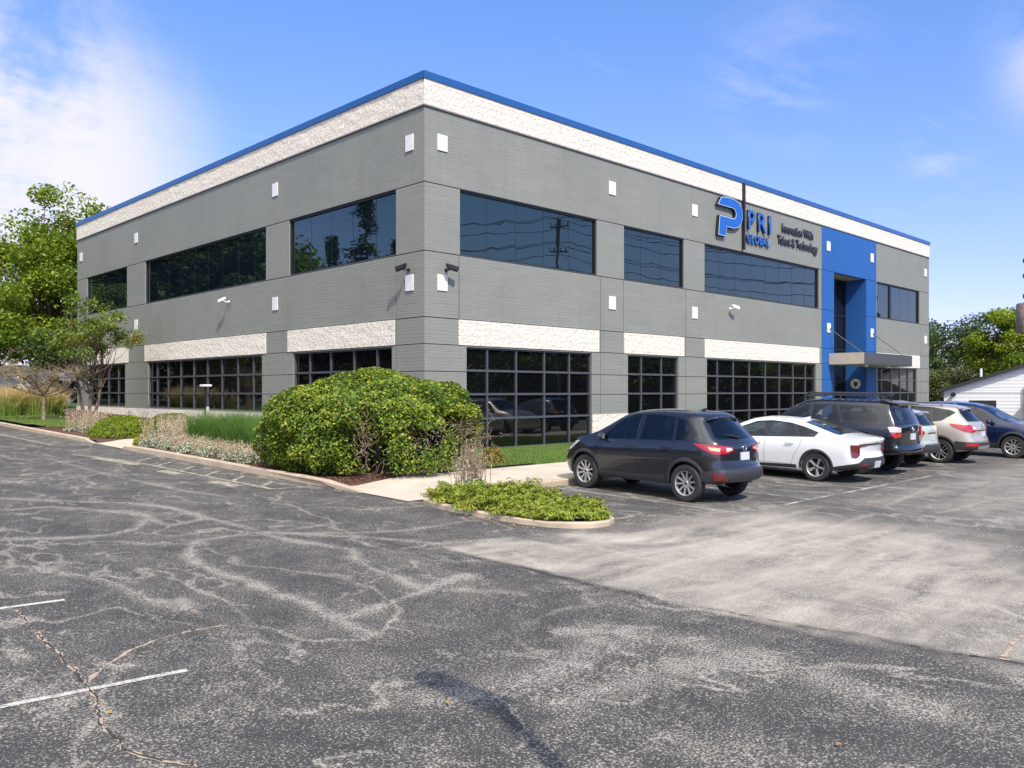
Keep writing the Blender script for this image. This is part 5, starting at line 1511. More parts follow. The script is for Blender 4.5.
MINT = dict(SUV); MINT.update(L=4.25, W=1.80, ro=0.80, wb=2.58, R=0.345,
            top=[(0, 1.50), (0.3, 1.545), (0.9, 1.595), (1.6, 1.61), (2.1, 1.58), (2.4, 1.50), (2.9, 1.24), (3.2, 1.09), (3.5, 1.04), (3.85, 0.97), (4.1, 0.88), (4.25, 0.78)],
            belt=[(0, 1.10), (0.5, 1.09), (1.5, 1.04), (2.6, 0.98), (3.1, 0.97), (3.6, 0.92), (4.0, 0.82), (4.25, 0.7)],
            bot=[(0, 0.42), (0.35, 0.36), (0.9, 0.29), (3.4, 0.28), (4.25, 0.32)],
            half=[(0, 0.76), (0.10, 0.83), (0.3, 0.87), (0.9, 0.90), (1.6, 0.89), (2.6, 0.89), (3.4, 0.90), (3.8, 0.87), (4.1, 0.79), (4.25, 0.62)],
            xr=[(0.3, 0.14), (0.42, 0.04), (0.55, 0.0), (0.66, 0.03), (0.74, 0.09), (0.95, 0.08), (1.08, 0.10), (1.2, 0.18), (1.38, 0.33), (1.5, 0.40), (1.58, 0.36), (1.7, 0.36)])
car4 = Car('parked_car', 'pale green small crossover half hidden behind the black roof rack car', MINT, M['paint_mint'], (9.25, -8.85), UP - R(0), -SLP)
c = car4
for mir in (False, True):
    c.decal('window_surround', 'L', [(3.0, 1.0), (2.55, 1.35), (2.2, 1.50), (1.7, 1.53), (1.1, 1.50), (0.7, 1.42), (0.45, 1.22), (0.55, 1.12), (1.5, 1.06)], M['gloss_black'], 0.002, mirror=mir, holes=([(2.85, 1.03), (2.5, 1.33), (2.2, 1.47), (2.0, 1.49), (1.98, 1.05)], [(1.88, 1.055), (1.9, 1.49), (1.5, 1.49), (1.12, 1.47), (1.0, 1.09)],))
    c.decal('side_window', 'L', [(2.85, 1.03), (2.5, 1.33), (2.2, 1.47), (2.0, 1.49), (1.98, 1.05)], M['car_glass_front'], 0.005, mirror=mir)
    c.decal('side_window', 'L', [(1.88, 1.055), (1.9, 1.49), (1.5, 1.49), (1.12, 1.47), (1.0, 1.09)], M['car_glass'], 0.005, mirror=mir)
    c.decal('tail_light', 'W', [('r', 0.50, 0.96), ('r', 0.50, 1.02), ('r', 0.76, 1.09), ('s', 0.25, 1.09), ('s', 0.3, 1.0), ('s', 0.06, 0.86), ('r', 0.66, 0.87)], M['red_lamp'], 0.016, mirror=mir)
    c.decal('reflector', 'W', [('r', 0.58, 0.56), ('r', 0.58, 0.62), ('r', 0.74, 0.63), ('r', 0.76, 0.56)], M['dark_red_lamp'], 0.018, mirror=mir)
    c.decal('bumper_cladding', 'W', [('r', -0.05, 0.43), ('r', -0.05, 0.66), ('r', 0.5, 0.66), ('r', 0.7, 0.56), ('s', 0.2, 0.56), ('s', 0.42, 0.52), ('s', 0.44, 0.40)], M['cladding'], 0.010 if mir else 0.011, mirror=mir)
c.decal('rear_window', 'B', [(-0.60, 1.17), (-0.50, 1.44), (-0.3, 1.47), (0.3, 1.47), (0.50, 1.44), (0.60, 1.17)], M['car_glass'], 0.006)
c.decal('windshield', 'F', [(-0.70, 1.08), (-0.50, 1.50), (0, 1.54), (0.50, 1.50), (0.70, 1.08)], M['car_glass_front'], 0.006)
c.decal('badge_strip', 'B', [(-0.3, 0.955), (-0.3, 0.985), (0.3, 0.985), (0.3, 0.955)], M['gloss_black'], 0.008)
c.seams([('L', [(1.94, 1.04), (1.95, 0.5)]), ('B', [(-0.62, 1.12), (-0.60, 0.68), (0.60, 0.68), (0.62, 1.12)])])
c.arch_trim(MINT['R'] + 0.105, M['cladding']); c.mirrors(2.78, 1.04, c.paint); c.handles([(2.12, 0.92), (1.2, 0.94)], c.paint)
c.wheels(M['alloy_dark'], style=0, spokes=5); c.plate(0.84)
b = MB(); vs = []
for yy in np.linspace(-.55, .55, 7): vs += [(0.26 - c.cx, yy, 1.53), (0.75 - c.cx, yy, 1.60), (0.75 - c.cx, yy, 1.55), (0.28 - c.cx, yy, 1.50)]
b.add(vs, [(i * 4 + k, i * 4 + (k + 1) % 4, (i + 1) * 4 + (k + 1) % 4, (i + 1) * 4 + k) for i in range(6) for k in range(4)] + [(0, 1, 2, 3), (24, 25, 26, 27)]); b.build('spoiler', c.paint, c.root)
c.open_cabin([(3.0, 1.0), (2.55, 1.35), (2.2, 1.50), (1.7, 1.53), (1.1, 1.50), (0.7, 1.42), (0.45, 1.22), (0.55, 1.12), (1.5, 1.06)], [(-0.70, 1.08), (-0.50, 1.50), (0, 1.54), (0.50, 1.50), (0.70, 1.08)], [(-0.60, 1.17), (-0.50, 1.44), (-0.3, 1.47), (0.3, 1.47), (0.50, 1.44), (0.60, 1.17)])

ESC = dict(SUV); ESC.update(L=4.52, W=1.84, ro=0.88, wb=2.69, R=0.358,
           xr=[(0.3, 0.16), (0.42, 0.05), (0.55, 0.0), (0.70, 0.02), (0.8, 0.08), (1.0, 0.10), (1.17, 0.16), (1.35, 0.32), (1.55, 0.46), (1.65, 0.44), (1.8, 0.44)])
car5 = Car('parked_car', 'champagne crossover with wide red tail lights beside the navy car', ESC, M['paint_champ'], (11.8, -9.25), UP - R(0), -SLP)
c = car5
for mir in (False, True):
    c.decal('window_surround', 'L', [(3.22, 1.060), (2.66, 1.480), (2.3, 1.630), (1.9, 1.655), (1.2, 1.640), (0.66, 1.575), (0.50, 1.505), (0.86, 1.255), (1.5, 1.145), (2.6, 1.075)], M['gloss_black'], 0.002, mirror=mir, holes=([(3.08, 1.090), (2.62, 1.465), (2.3, 1.600), (2.10, 1.620), (2.07, 1.125)], [(1.98, 1.130), (2.0, 1.625), (1.6, 1.625), (1.26, 1.610), (1.16, 1.205)], [(1.08, 1.225), (1.17, 1.605), (0.70, 1.545), (0.57, 1.495), (0.85, 1.290)],))
    c.decal('side_window', 'L', [(3.08, 1.090), (2.62, 1.465), (2.3, 1.600), (2.10, 1.620), (2.07, 1.125)], M['car_glass_front'], 0.005, mirror=mir)
    c.decal('side_window', 'L', [(1.98, 1.130), (2.0, 1.625), (1.6, 1.625), (1.26, 1.610), (1.16, 1.205)], M['car_glass'], 0.005, mirror=mir)
    c.decal('side_window', 'L', [(1.08, 1.225), (1.17, 1.605), (0.70, 1.545), (0.57, 1.495), (0.85, 1.290)], M['car_glass'], 0.005, mirror=mir)
    c.decal('tail_light', 'W', [('r', 0.44, 0.980), ('r', 0.40, 1.110), ('r', 0.78, 1.150), ('s', 0.62, 1.180), ('s', 0.56, 1.110), ('s', 0.10, 0.950), ('r', 0.66, 0.935)], M['red_lamp'], 0.014, mirror=mir)
    c.decal('lamp_insert', 'W', [('r', 0.45, 1.030), ('r', 0.44, 1.095), ('r', 0.66, 1.120), ('r', 0.64, 1.020)], M['clear_lamp'], 0.018, mirror=mir)
    c.decal('reflector', 'W', [('r', 0.44, 0.545), ('r', 0.44, 0.620), ('s', 0.10, 0.620), ('s', 0.10, 0.545)], M['red_lamp'], 0.018, mirror=mir)
    c.decal('bumper_cladding', 'W', [('r', -0.02, 0.430), ('r', -0.02, 0.640), ('s', 0.1, 0.660), ('s', 0.46, 0.680), ('s', 0.48, 0.420)], M['cladding'], 0.010 if mir else 0.0105, mirror=mir)
    c.decal('rocker_cladding', 'L', [(1.3, 0.31), (1.3, 0.44), (3.15, 0.44), (3.15, 0.30)], M['cladding'], 0.008, mirror=mir)
    b = MB(); sd = -1 if mir else 1
    b.tube([(0.9 - c.cx, sd * 0.60, 1.70), (1.0 - c.cx, sd * .60, 1.755), (2.2 - c.cx, sd * .60, 1.755), (2.35 - c.cx, sd * .60, 1.70)], 0.018, 8); b.build('roof_rail', M['alloy_dark'], c.root)
c.decal('skid_plate', 'B', [(-0.42, 0.40), (-0.52, 0.54), (0.52, 0.54), (0.42, 0.40)], M['alloy'], 0.02)
c.decal('rear_window', 'B', [(-0.62, 1.245), (-0.52, 1.575), (-0.3, 1.605), (0.3, 1.605), (0.52, 1.575), (0.62, 1.245)], M['car_glass'], 0.006)
c.decal('windshield', 'F', [(-0.72, 1.155), (-0.52, 1.605), (0, 1.655), (0.52, 1.605), (0.72, 1.155)], M['car_glass_front'], 0.006)
c.seams([('L', [(2.03, 1.105), (2.05, 0.500)]), ('L', [(3.15, 1.050), (3.16, 0.750), (3.05, 0.460), (2.05, 0.445), (1.28, 0.500), (1.32, 0.720), (1.12, 1.000), (1.1, 1.205)]), ('B', [(-0.64, 1.225), (-0.66, 0.980), (-0.62, 0.680), (0.62, 0.680), (0.66, 0.980), (0.64, 1.225)])])
c.decal('trunk_strip', 'B', [(-0.4, 0.975), (-0.4, 1.0), (0.4, 1.0), (0.4, 0.975)], M['chrome'], 0.008)
c.arch_trim(ESC['R'] + 0.11, M['cladding']); c.mirrors(2.98, 1.12, c.paint); c.handles([(2.22, 0.985), (1.28, 1.02)], c.paint)
c.wheels(M['alloy'], style=2, spokes=5, rimr=0.70); c.plate(0.89); c.emblem(1.13, 'oval', s=0.05)
b = MB(); vs = []
for yy in np.linspace(-.56, .56, 7): vs += [(0.42 - c.cx, yy, 1.635), (0.9 - c.cx, yy, 1.71), (0.9 - c.cx, yy, 1.65), (0.44 - c.cx, yy, 1.60)]
b.add(vs, [(i * 4 + k, i * 4 + (k + 1) % 4, (i + 1) * 4 + (k + 1) % 4, (i + 1) * 4 + k) for i in range(6) for k in range(4)] + [(0, 1, 2, 3), (24, 25, 26, 27)]); b.build('spoiler', c.paint, c.root)
c.open_cabin([(3.22, 1.060), (2.66, 1.480), (2.3, 1.630), (1.9, 1.655), (1.2, 1.640), (0.66, 1.575), (0.50, 1.505), (0.86, 1.255), (1.5, 1.145), (2.6, 1.075)], [(-0.72, 1.155), (-0.52, 1.605), (0, 1.655), (0.52, 1.605), (0.72, 1.155)], [(-0.62, 1.245), (-0.52, 1.575), (-0.3, 1.605), (0.3, 1.605), (0.52, 1.575), (0.62, 1.245)])

car6 = Car('parked_car', 'navy crossover parked nose out at the end of the row', SUV, M['paint_navy'], (15.6, -10.2), -UP - R(1), SLP)
dress_suv(car6, M['alloy'], 0, 5, 'car_glass')
car7 = Car('parked_car', 'dark car showing only its roof behind the tall seeding grass', SUV, M['paint_black'], (2.8, 46.0), R(150), 0)
del car7.root['group']
dress_suv(car7, M['alloy'])

# ------------------------------------------------------------------ plants
def rand_dirs(n):
    v = rng.normal(size=(n, 3)); return v / np.linalg.norm(v, axis=1)[:, None]


def leaves(C, size, up=0.3, aspect=0.55, outward=None, ow=0.0):
    """a leaf of four corners, folded a little, at each point"""
    n = len(C); nr = rand_dirs(n); nr[:, 2] = np.abs(nr[:, 2]) + up
    if outward is not None: nr = nr * (1 - ow) + outward * ow
    nr /= np.linalg.norm(nr, axis=1)[:, None]
    a = np.cross(nr, rand_dirs(n)); a /= np.linalg.norm(a, axis=1)[:, None] + 1e-9
    b = np.cross(nr, a)
    s = (size * rng.uniform(0.65, 1.3, n))[:, None]
    fold = nr * s * 0.12
    V = np.empty((n, 4, 3))
    V[:, 0] = C - a * s * 0.5; V[:, 1] = C + b * s * 0.5 * aspect + fold; V[:, 2] = C + a * s * 0.5; V[:, 3] = C - b * s * 0.5 * aspect + fold
    return V


def limb(mb, a, b, r0, r1, bend=0.12, n=5, sides=7):
    a = Vector(a); b = Vector(b); L_ = (b - a).length
    off = Vector(rng.normal(size=3)) * L_ * bend
    pts = [a.lerp(b, i / n) + off * math.sin(math.pi * i / n) for i in range(n + 1)]
    mb.tube(pts, [r0 + (r1 - r0) * i / n for i in range(n + 1)], sides)
    return pts


def tree(name, label, x, y, H, R_, mat, nl, leaf, cl=46, base=0.28, group=None, trunk_r=None, squash=1.0, spread=0.30, bark='bark', forks=1, z=None, lean=(0, 0), tintshift=0.0, fill=0.35):
    z0 = gz(x, y) if z is None else z
    o = empty(name, (x, y, z0)); tag(o, label, 'tree', group)
    tr = trunk_r or H * 0.022; mb = MB()
    fork = H * base * 0.85
    top = Vector((lean[0] * H, lean[1] * H, H * 0.80))
    stems = []
    for k in range(forks):
        d = Vector((math.cos(2.4 * k + .6), math.sin(2.4 * k + .6), 0)) * (R_ * 0.30 if forks > 1 else 0.0)
        pts = limb(mb, (d.x * 0.08, d.y * 0.08, -0.2), top + d, tr, tr * 0.22, 0.03, 9, 9); stems.append(pts)
    mb.lathe([(tr * 1.7, -0.1), (tr * 1.25, 0.15), (tr * 1.0, 0.5)], 'z', 10)
    # clusters of leaves inside an uneven crown
    cz = H * (base + 1) / 2; rz = H * (1 - base) / 2
    C = []
    while len(C) < cl:
        d = rand_dirs(1)[0]; rr = rng.uniform(fill, 1.0) ** 0.6
        lump = 0.82 + 0.30 * mnoise.noise(Vector((d[0] * 1.6 + x, d[1] * 1.6 + y, d[2] * 1.6)))
        wz = 1.0 if d[2] > 0 else 0.9
        p = Vector((d[0] * R_ * rr * lump, d[1] * R_ * rr * lump, cz + d[2] * rz * rr * lump * wz * squash))
        p.x += lean[0] * p.z; p.y += lean[1] * p.z
        C.append(p)
    for p in C:
        st_ = random.choice(stems); f = min(0.95, max(0.25, (p.z / H) * 0.75)); i = int(f * (len(st_) - 1)); s = st_[i]
        if s.z > p.z and i > 2: s = st_[i - 2]
        rr = tr * 0.42 * (1 - f * 0.6)
        pts = limb(mb, s, p, rr, rr * 0.15, 0.10, 4, 5)
    tro = mb.build('trunk', M[bark], o, smooth=60)
    per = np.array([rng.uniform(0.6, 1.4) for _ in C]); per = (per / per.sum() * nl).astype(int)
    P = []; T = []
    for p, m_ in zip(C, per):
        cr = R_ * spread * rng.uniform(0.7, 1.25)
        q = rand_dirs(m_) * (rng.uniform(0, 1, m_) ** 0.45)[:, None] * np.array([cr, cr, cr * 0.72])
        P.append(q + np.array(p)); T.append(np.clip(rng.normal(0.42 + 0.16 * rng.normal() + tintshift, 0.17, m_), 0, 1))
    P = np.concatenate(P); T = np.concatenate(T)
    quad_cloud('crown', leaves(P, leaf), mat, o, T)
    return o


def conifer(name, label, x, y, H, R_, mat, nl, group=None):
    o = empty(name, (x, y, gz(x, y))); tag(o, label, 'tree', group)
    mb = MB(); mb.tube([(0, 0, -0.2), (0, 0, H * 0.6), (0, 0, H)], [H * 0.02, H * 0.012, 0.02], 8); P = []
    nb = 150
    for k in range(nb):
        f = rng.uniform(0.06, 0.99); z = H * f; L_ = R_ * (1 - f) ** 0.85 * rng.uniform(0.65, 1.1) + 0.15; a = rng.uniform(0, 2 * math.pi)
        e = Vector((math.cos(a) * L_, math.sin(a) * L_, z - L_ * 0.22)); mb.tube([(0, 0, z), e], [0.05, 0.012], 4)
        m_ = int(nl / nb * (0.3 + L_ / R_ * 1.5)); t = rng.uniform(0.15, 1, m_)
        q = np.outer(t, np.array(e - Vector((0, 0, z)))) + np.array([0, 0, z]) + rng.normal(size=(m_, 3)) * np.array([0.18, 0.18, 0.12]) * R_ * 0.45
        P.append(q)
    mb.build('trunk', M['bark'], o); P = np.concatenate(P)
    quad_cloud('crown', leaves(P, 0.42, 0.6, 0.35), mat, o, np.clip(rng.normal(0.4, 0.2, len(P)), 0, 1)); return o


def blades(n, base, h, lean, width, droop=0.35, seg=2):
    """bent grass blades: each a strip of seg quads then a tip"""
    a = rng.uniform(0, 2 * math.pi, n); d = np.stack([np.cos(a), np.sin(a), np.zeros(n)], 1)
    sd = np.stack([-np.sin(a + rng.normal(0, .6, n)), np.cos(a), np.zeros(n)], 1)
    hh = h * rng.uniform(0.6, 1.15, n); ln = lean * rng.uniform(0.2, 1.2, n) * hh
    out = []
    ts = np.linspace(0, 1, seg + 1)
    def at(t): return base + d * (ln * t ** 1.8)[:, None] + np.stack([np.zeros(n), np.zeros(n), hh * (t - droop * t ** 3 * np.clip(ln / (hh + 1e-6), 0, 1))], 1)
    for i in range(seg):
        w0 = width * (1 - ts[i] ** 2) * 0.5 + width * .06; w1 = width * (1 - ts[i + 1] ** 2) * 0.5 + width * 0.04
        p, q = at(ts[i]), at(ts[i + 1])
        V = np.stack([p - sd * w0, p + sd * w0, q + sd * w1, q - sd * w1], 1); out.append(V)
    return np.concatenate(out), np.tile(np.arange(n), seg)


# big rounded shrub --------------------------------------------------------
def big_bush():
    x, y = -3.52, -2.42; z0 = gz(x, y) + 0.12
    o = empty('rounded_shrub', (x, y, z0)); tag(o, 'big dome clipped green shrub with bare twigs low on its front', 'shrub')
    rx, ry, H = 2.66, 2.6, 2.30
    N = 165000
    d = rand_dirs(N); d = d[d[:, 2] > -0.45]
    # bumpy shell: mushroom profile, undercut towards the ground
    nz = np.array([mnoise.noise(Vector((a * 2.2, b * 2.2, c_ * 2.2))) * 0.6 + mnoise.noise(Vector((a * 6, b * 6, c_ * 6 + 3))) * 0.4 for a, b, c_ in d])
    shell = 1 + 0.21 * nz
    depth = rng.uniform(0, 1, len(d)) ** 1.8 * 0.30
    rad = shell * (1 - depth)
    e = np.where(d[:, 2] > 0, np.abs(d[:, 2]) ** 0.86, -np.abs(d[:, 2]) ** 1.0)
    P = np.stack([d[:, 0] * rx * rad, d[:, 1] * ry * rad, 0.90 + e * (H - 0.90) * rad], 1)
    low = d[:, 2] < 0
    P[low, 2] = 0.90 + d[low, 2] * 2.0 * rad[low]
    P[low, :2] *= 1 - 0.22 * np.abs(d[low, 2:3])
    P = P[P[:, 2] > 0.02]
    # bare hollows: seen low on the front right, and at the right end
    def hollow(ax, ay, az, r_):
        return np.linalg.norm((P - np.array([ax, ay, az])) / np.array(r_), axis=1)
    front = np.array([-0.72, -0.69])            # towards the drive
    h1 = hollow(-0.62, -2.15, 0.50, (1.05, 1.35, 0.58)); h2 = hollow(0.75, -2.45, 0.55, (0.95, 1.1, 0.80)); h3 = hollow(-1.55, -2.05, 0.75, (0.24, 0.7, 0.85)); h4 = hollow(-1.1, -1.0, 2.15, (0.38, 0.35, 0.25))
    edge = 0.22 * np.array([mnoise.noise(Vector((p[0] * 3, p[1] * 3, p[2] * 3 + 9))) for p in P])
    keep = (h1 + edge > 1) & (h2 + edge > 1) & (h3 + edge > 1) & ((h4 + edge > 1) | (rng.uniform(0, 1, len(P)) < 0.45))
    # a leafy shoot hanging in front of the hollow
    keep |= rng.uniform(0, 1, len(P)) < 0.025
    P = P[keep]
    sh = rng.normal(size=(1100, 3)) * np.array([0.13, 0.12, 0.28]) + np.array([-0.95, -2.35, 0.55])
    sh2 = rng.normal(size=(750, 3)) * np.array([0.22, 0.14, 0.13]) + np.array([-0.35, -2.60, 0.28])
    sh3 = rng.normal(size=(380, 3)) * np.array([0.09, 0.09, 0.28]) + np.array([0.30, -2.55, 0.55])
    P = np.concatenate([P, sh, sh2, sh3]); P = P[P[:, 2] > 0.03]
    core = rand_dirs(9000) * (rng.uniform(0, 1, 9000) ** .4)[:, None] * np.array([1.85, 1.55, 0.95]) + np.array([-.1, 0.25, 1.0])
    P = np.concatenate([P, core]); P = P[P[:, 2] > 0.03]
    out = P - np.array([0, 0, 0.7]); out /= np.linalg.norm(out, axis=1)[:, None]
    t = rng.normal(0.42, 0.22, len(P)) + 0.26 * np.array([mnoise.noise(Vector((p[0] * 1.7, p[1] * 1.7, p[2] * 1.7 + 5))) for p in P])
    yel = np.clip((P[:, 0] - 1.55) / 0.7, 0, 1) * np.clip((-P[:, 1] + 0.6) / 1.2, 0, 1) * np.clip((P[:, 2] - 0.5) / 0.5, 0, 1) + 0.5 * np.clip((-P[:, 0] - 1.2) / 1, 0, 1) * np.clip((P[:, 2] - 1.6) / 0.4, 0, 1)
    t = np.clip(t + 0.35 * yel + (rng.uniform(0, 1, len(P)) < 0.02) * 0.4, 0, 1)
    quad_cloud('foliage', leaves(P, 0.066, 0.25, 0.72, out, 0.40), M['bush_leaf'], o, t)
    mb = MB()
    for k in range(150):
        a = rng.uniform(0, 2 * math.pi); r1 = rng.uniform(0.5, 1.0) * 1.75; e_ = (math.cos(a) * r1, math.sin(a) * r1, rng.uniform(0.5, 2.1))
        limb(mb, (math.cos(a) * 0.5 * rng.uniform(.2, 1), math.sin(a) * .5, 0), e_, 0.018, 0.004, 0.08, 4, 4)
    for k in range(330):      # bare twig ends filling the hollows
        cx, cy, cz, sx_, sy_, sz_ = random.choice([(-0.4, -2.2, 0.5, .6, .25, .3), (0.85, -2.3, 0.65, .5, .3, .35), (1.15, -2.2, 0.65, .22, .2, .3), (-1.55, -1.9, 0.7, .10, .12, .35)])
        p = Vector((cx + rng.normal() * sx_, cy + rng.normal() * sy_, max(0.05, cz + rng.normal() * sz_)))
        q = p + Vector((rng.normal() * .17, rng.normal() * .15 - .05, rng.uniform(-.05, .32)))
        limb(mb, p, q, 0.0065, 0.003, 0.12, 3, 4)
    mb.build('branches', M['twig'], o)


big_bush()


def mound(name, label, x, y, rx, ry, H, mat, n, leaf, tint=(0.45, 0.18), cat='shrub', group=None, rough=0.12, rz=0, aspect=0.6):
    z0 = gz(x, y) + 0.1; o = empty(name, (x, y, z0), (0, 0, rz)); tag(o, label, cat, group)
    d = rand_dirs(n); d[:, 2] = np.abs(d[:, 2])
    nz = np.array([mnoise.noise(Vector((a * 3 + x, b * 3 + y, c_ * 3))) for a, b, c_ in d])
    rad = (1 + rough * 2 * nz) * (1 - rng.uniform(0, 1, n) ** 1.8 * 0.35)
    P = d * rad[:, None] * np.array([rx, ry, H]) ; P[:, 2] += 0.01
    t = np.clip(rng.normal(tint[0], tint[1], n) + 0.2 * nz, 0, 1)
    quad_cloud('foliage', leaves(P, leaf, 0.3, aspect, d, 0.4), mat, o, t)
    mb = MB()
    for k in range(14):
        a = rng.uniform(0, 2 * math.pi); limb(mb, (0, 0, -.05), (math.cos(a) * rx * .7, math.sin(a) * ry * .7, H * rng.uniform(.3, .7)), 0.018, 0.005, .1, 3, 4)
    mb.build('stem', M['twig'], o); return o


def grass_clump(name, label, x, y, r_, h, mat, n, lean=0.5, width=0.014, tint=(0.35, 0.2), group=None, tipgold=False):
    z0 = gz(x, y) + 0.12; o = empty(name, (x, y, z0)); tag(o, label, 'ornamental grass', group)
    a = rng.uniform(0, 2 * math.pi, n); rr = r_ * np.sqrt(rng.uniform(0, 1, n)); B = np.stack([np.cos(a) * rr, np.sin(a) * rr, np.zeros(n)], 1)
    V, idx = blades(n, B, h, lean, width, seg=3)
    t = np.clip(rng.normal(tint[0], tint[1], n), 0, 1)[idx]
    if tipgold: t = np.clip(t * 0.3 + 0.75 * np.repeat(np.array([0.05, 0.45, 0.95]), n), 0, 1)
    quad_cloud('blades', V, mat, o, t); return o


def spikes(name, label, x, y, r_, h, n, group=None, base=True, lean=0.18, bleaf='silver_leaf', nb=520):
    """dry flower spikes over a silver rosette"""
    z0 = gz(x, y) + 0.12; o = empty(name, (x, y, z0)); tag(o, label, 'perennial', group)
    P = []; mb = []
    a = rng.uniform(0, 2 * math.pi, n); rr = r_ * np.sqrt(rng.uniform(0, 1, n)); B = np.stack([np.cos(a) * rr, np.sin(a) * rr, np.zeros(n)], 1)
    V, idx = blades(n, B, h, lean, 0.010, 0.1, 2); q1 = V
    tips = rng.uniform(0.35, 1.0, (n, 12)); hh = h * rng.uniform(0.65, 1.0, n)
    dirs = B / (np.linalg.norm(B, axis=1)[:, None] + .05) * 0.22 + rng.normal(size=(n, 3)) * 0.08
    pts = B[:, None, :] + np.stack([dirs[:, None, 0] * tips * hh[:, None], dirs[:, None, 1] * tips * hh[:, None], tips * hh[:, None]], 2) + rng.normal(size=(n, 12, 3)) * 0.010
    L_ = leaves(pts.reshape(-1, 3), 0.040, 0.2, 0.6)
    allv = np.concatenate([q1, L_]); quad_cloud('flower_spike', allv, M['sage_stalk'], o, np.clip(rng.normal(0.5, 0.25, len(allv)), 0, 1))
    if base:
        m_ = nb; d = rand_dirs(m_); d[:, 2] = np.abs(d[:, 2]); Pb = d * np.array([r_ * 1.15, r_ * 1.15, 0.26]) * (rng.uniform(0.4, 1, m_) ** .5)[:, None]
        quad_cloud('foliage', leaves(Pb, 0.085, 0.3, 0.45), M[bleaf], o, np.clip(rng.normal(0.5, 0.22, m_), 0, 1))
    return o


# border along the left side, from the big shrub away from the viewer
for (x, y) in ((-5.35, 0.1), (-5.45, 0.9), (-5.25, 1.55), (-5.5, 2.2), (-5.3, 2.9), (-5.5, 3.6), (-5.3, 4.3), (-5.5, 4.9), (-5.25, 5.5), (-5.5, 6.1), (-4.85, 1.2), (-4.8, 2.5), (-4.85, 3.8), (-4.75, 5.0), (-4.9, 0.2)):
    spikes('sage_plant', 'silvery sage plant with dry pinkish spikes along the kerb left of the dome shrub', x + rng.normal() * .06, y, 0.36, 0.42, 40, 'silvery sage plants along the kerb')
for (x, y) in ((-4.3, -0.05), (-4.15, 0.75), (-4.25, 1.55), (-4.05, 2.35), (-4.2, 3.15), (-4.0, 3.9), (-3.4, 0.6), (-3.3, 1.8), (-3.35, 3.0), (-4.1, 4.7), (-3.5, 4.3), (-4.3, 5.5)):
    grass_clump('ornamental_grass', 'fine green ornamental grass clump in the bed below the long ground floor window', x, y, 0.40, 1.12, M['green_blade'], 1000, 0.45, 0.011, group='green ornamental grasses below the window')
for (x, y) in ((-3.8, 6.3), (-4.3, 6.9), (-3.5, 7.3), (-3.2, 6.0), (-3.4, 8.3), (-4.2, 7.7)):
    spikes('dry_perennial', 'pinkish tan dry flower clump between the green grass and the low yellow green mound', x, y, 0.42, 0.85, 80, 'pinkish dry flower clumps', True, 0.25)
mound('boxwood', 'low yellow green clipped mound in front of the small spreading tree', -4.65, 10.9, 1.15, 1.35, 0.72, M['box_leaf'], 17000, 0.055, (0.5, 0.2), rough=0.04)
mound('boxwood', 'darker low mound half behind the yellow green mound', -3.2, 10.4, 1.1, 1.1, 0.80, M['box_leaf'], 12000, 0.055, (0.2, 0.15), rough=0.04)
mound('daylily', 'small yellow leafed tuft on the kerb beside the footpath stub', -5.55, 6.75, 0.30, 0.34, 0.34, M['box_leaf'], 1400, 0.12, (0.85, 0.15), 'perennial', aspect=0.2)
for i, (x, y) in enumerate(((-4.2, 9.3), (-3.6, 9.0), (-4.9, 13.4), (-5.1, 14.4), (-4.5, 14.0))):
    spikes('dry_perennial', 'pinkish tan dry flower clump beside the low clipped mounds', x, y, 0.42, 0.85, 70, 'pinkish dry flower clumps beside the mounds', True, 0.25)
for (x, y) in ((-5.1, 24.4), (-4.4, 24.9), (-3.7, 24.4), (-3.1, 24.9), (-4.7, 25.9), (-3.4, 26.1)):
    grass_clump('seeding_grass', 'tall green grass clump with golden seed tips at the far end of the bed', x, y, 0.58, 1.5, M['gold_blade'], 900, 0.45, 0.028, (0.5, 0.2), 'tall golden tipped grasses', True)
mound('round_shrub', 'round green shrub at the left edge near the road', -6.6, 29.5, 0.9, 0.9, 1.5, M['bush_leaf'], 4000, 0.12, (0.4, 0.15))

tree('crabapple_tree', 'small spreading crabapple tree in the bed before the left end of the building', -3.0, 19.9, 5.7, 2.65, M['crab_leaf'], 6000, 0.145, 58, 0.36, forks=3, trunk_r=0.085, spread=0.155, fill=0.15, tintshift=0.05)


def bare_shrub():
    x, y = -4.75, 20.0; o = empty('bare_tree', (x, y, gz(x, y) + .1)); tag(o, 'thin bare brown twiggy tree left of the crabapple', 'tree')
    mb = MB(); P = []
    stem = limb(mb, (0, 0, -.1), (0.05, 0.1, 1.25), 0.085, 0.06, 0.03, 4, 8)
    for k in range(9):
        a = 2 * math.pi * k / 9 + rng.normal() * .2; L_ = rng.uniform(1.0, 1.75); b = Vector((math.cos(a) * L_, math.sin(a) * L_, 1.25 + rng.uniform(0.7, 1.5)))
        pts = limb(mb, (0.05, 0.1, 1.2), b, 0.045, 0.012, 0.12, 5, 5)
        for q in pts[2:]:
            for j in range(9):
                e = q + Vector((rng.normal() * .45, rng.normal() * .45, rng.uniform(-.05, .55))); sub = limb(mb, q, e, 0.012, 0.005, 0.1, 2, 3)
                for jj in range(3):
                    mb.tube([sub[1], sub[1] + Vector((rng.normal() * .2, rng.normal() * .2, rng.uniform(0, .25)))], [0.006, 0.003], 3)
                P.append(e)
    mb.build('branches', M['twig'], o, fix=False)
    P = np.array([np.array(p) + rng.normal(size=3) * .08 for p in P for _ in range(3)])
    quad_cloud('leaves', leaves(P, 0.07), M['crab_leaf'], o, np.clip(rng.normal(.75, .2, len(P)), 0, 1))


bare_shrub()

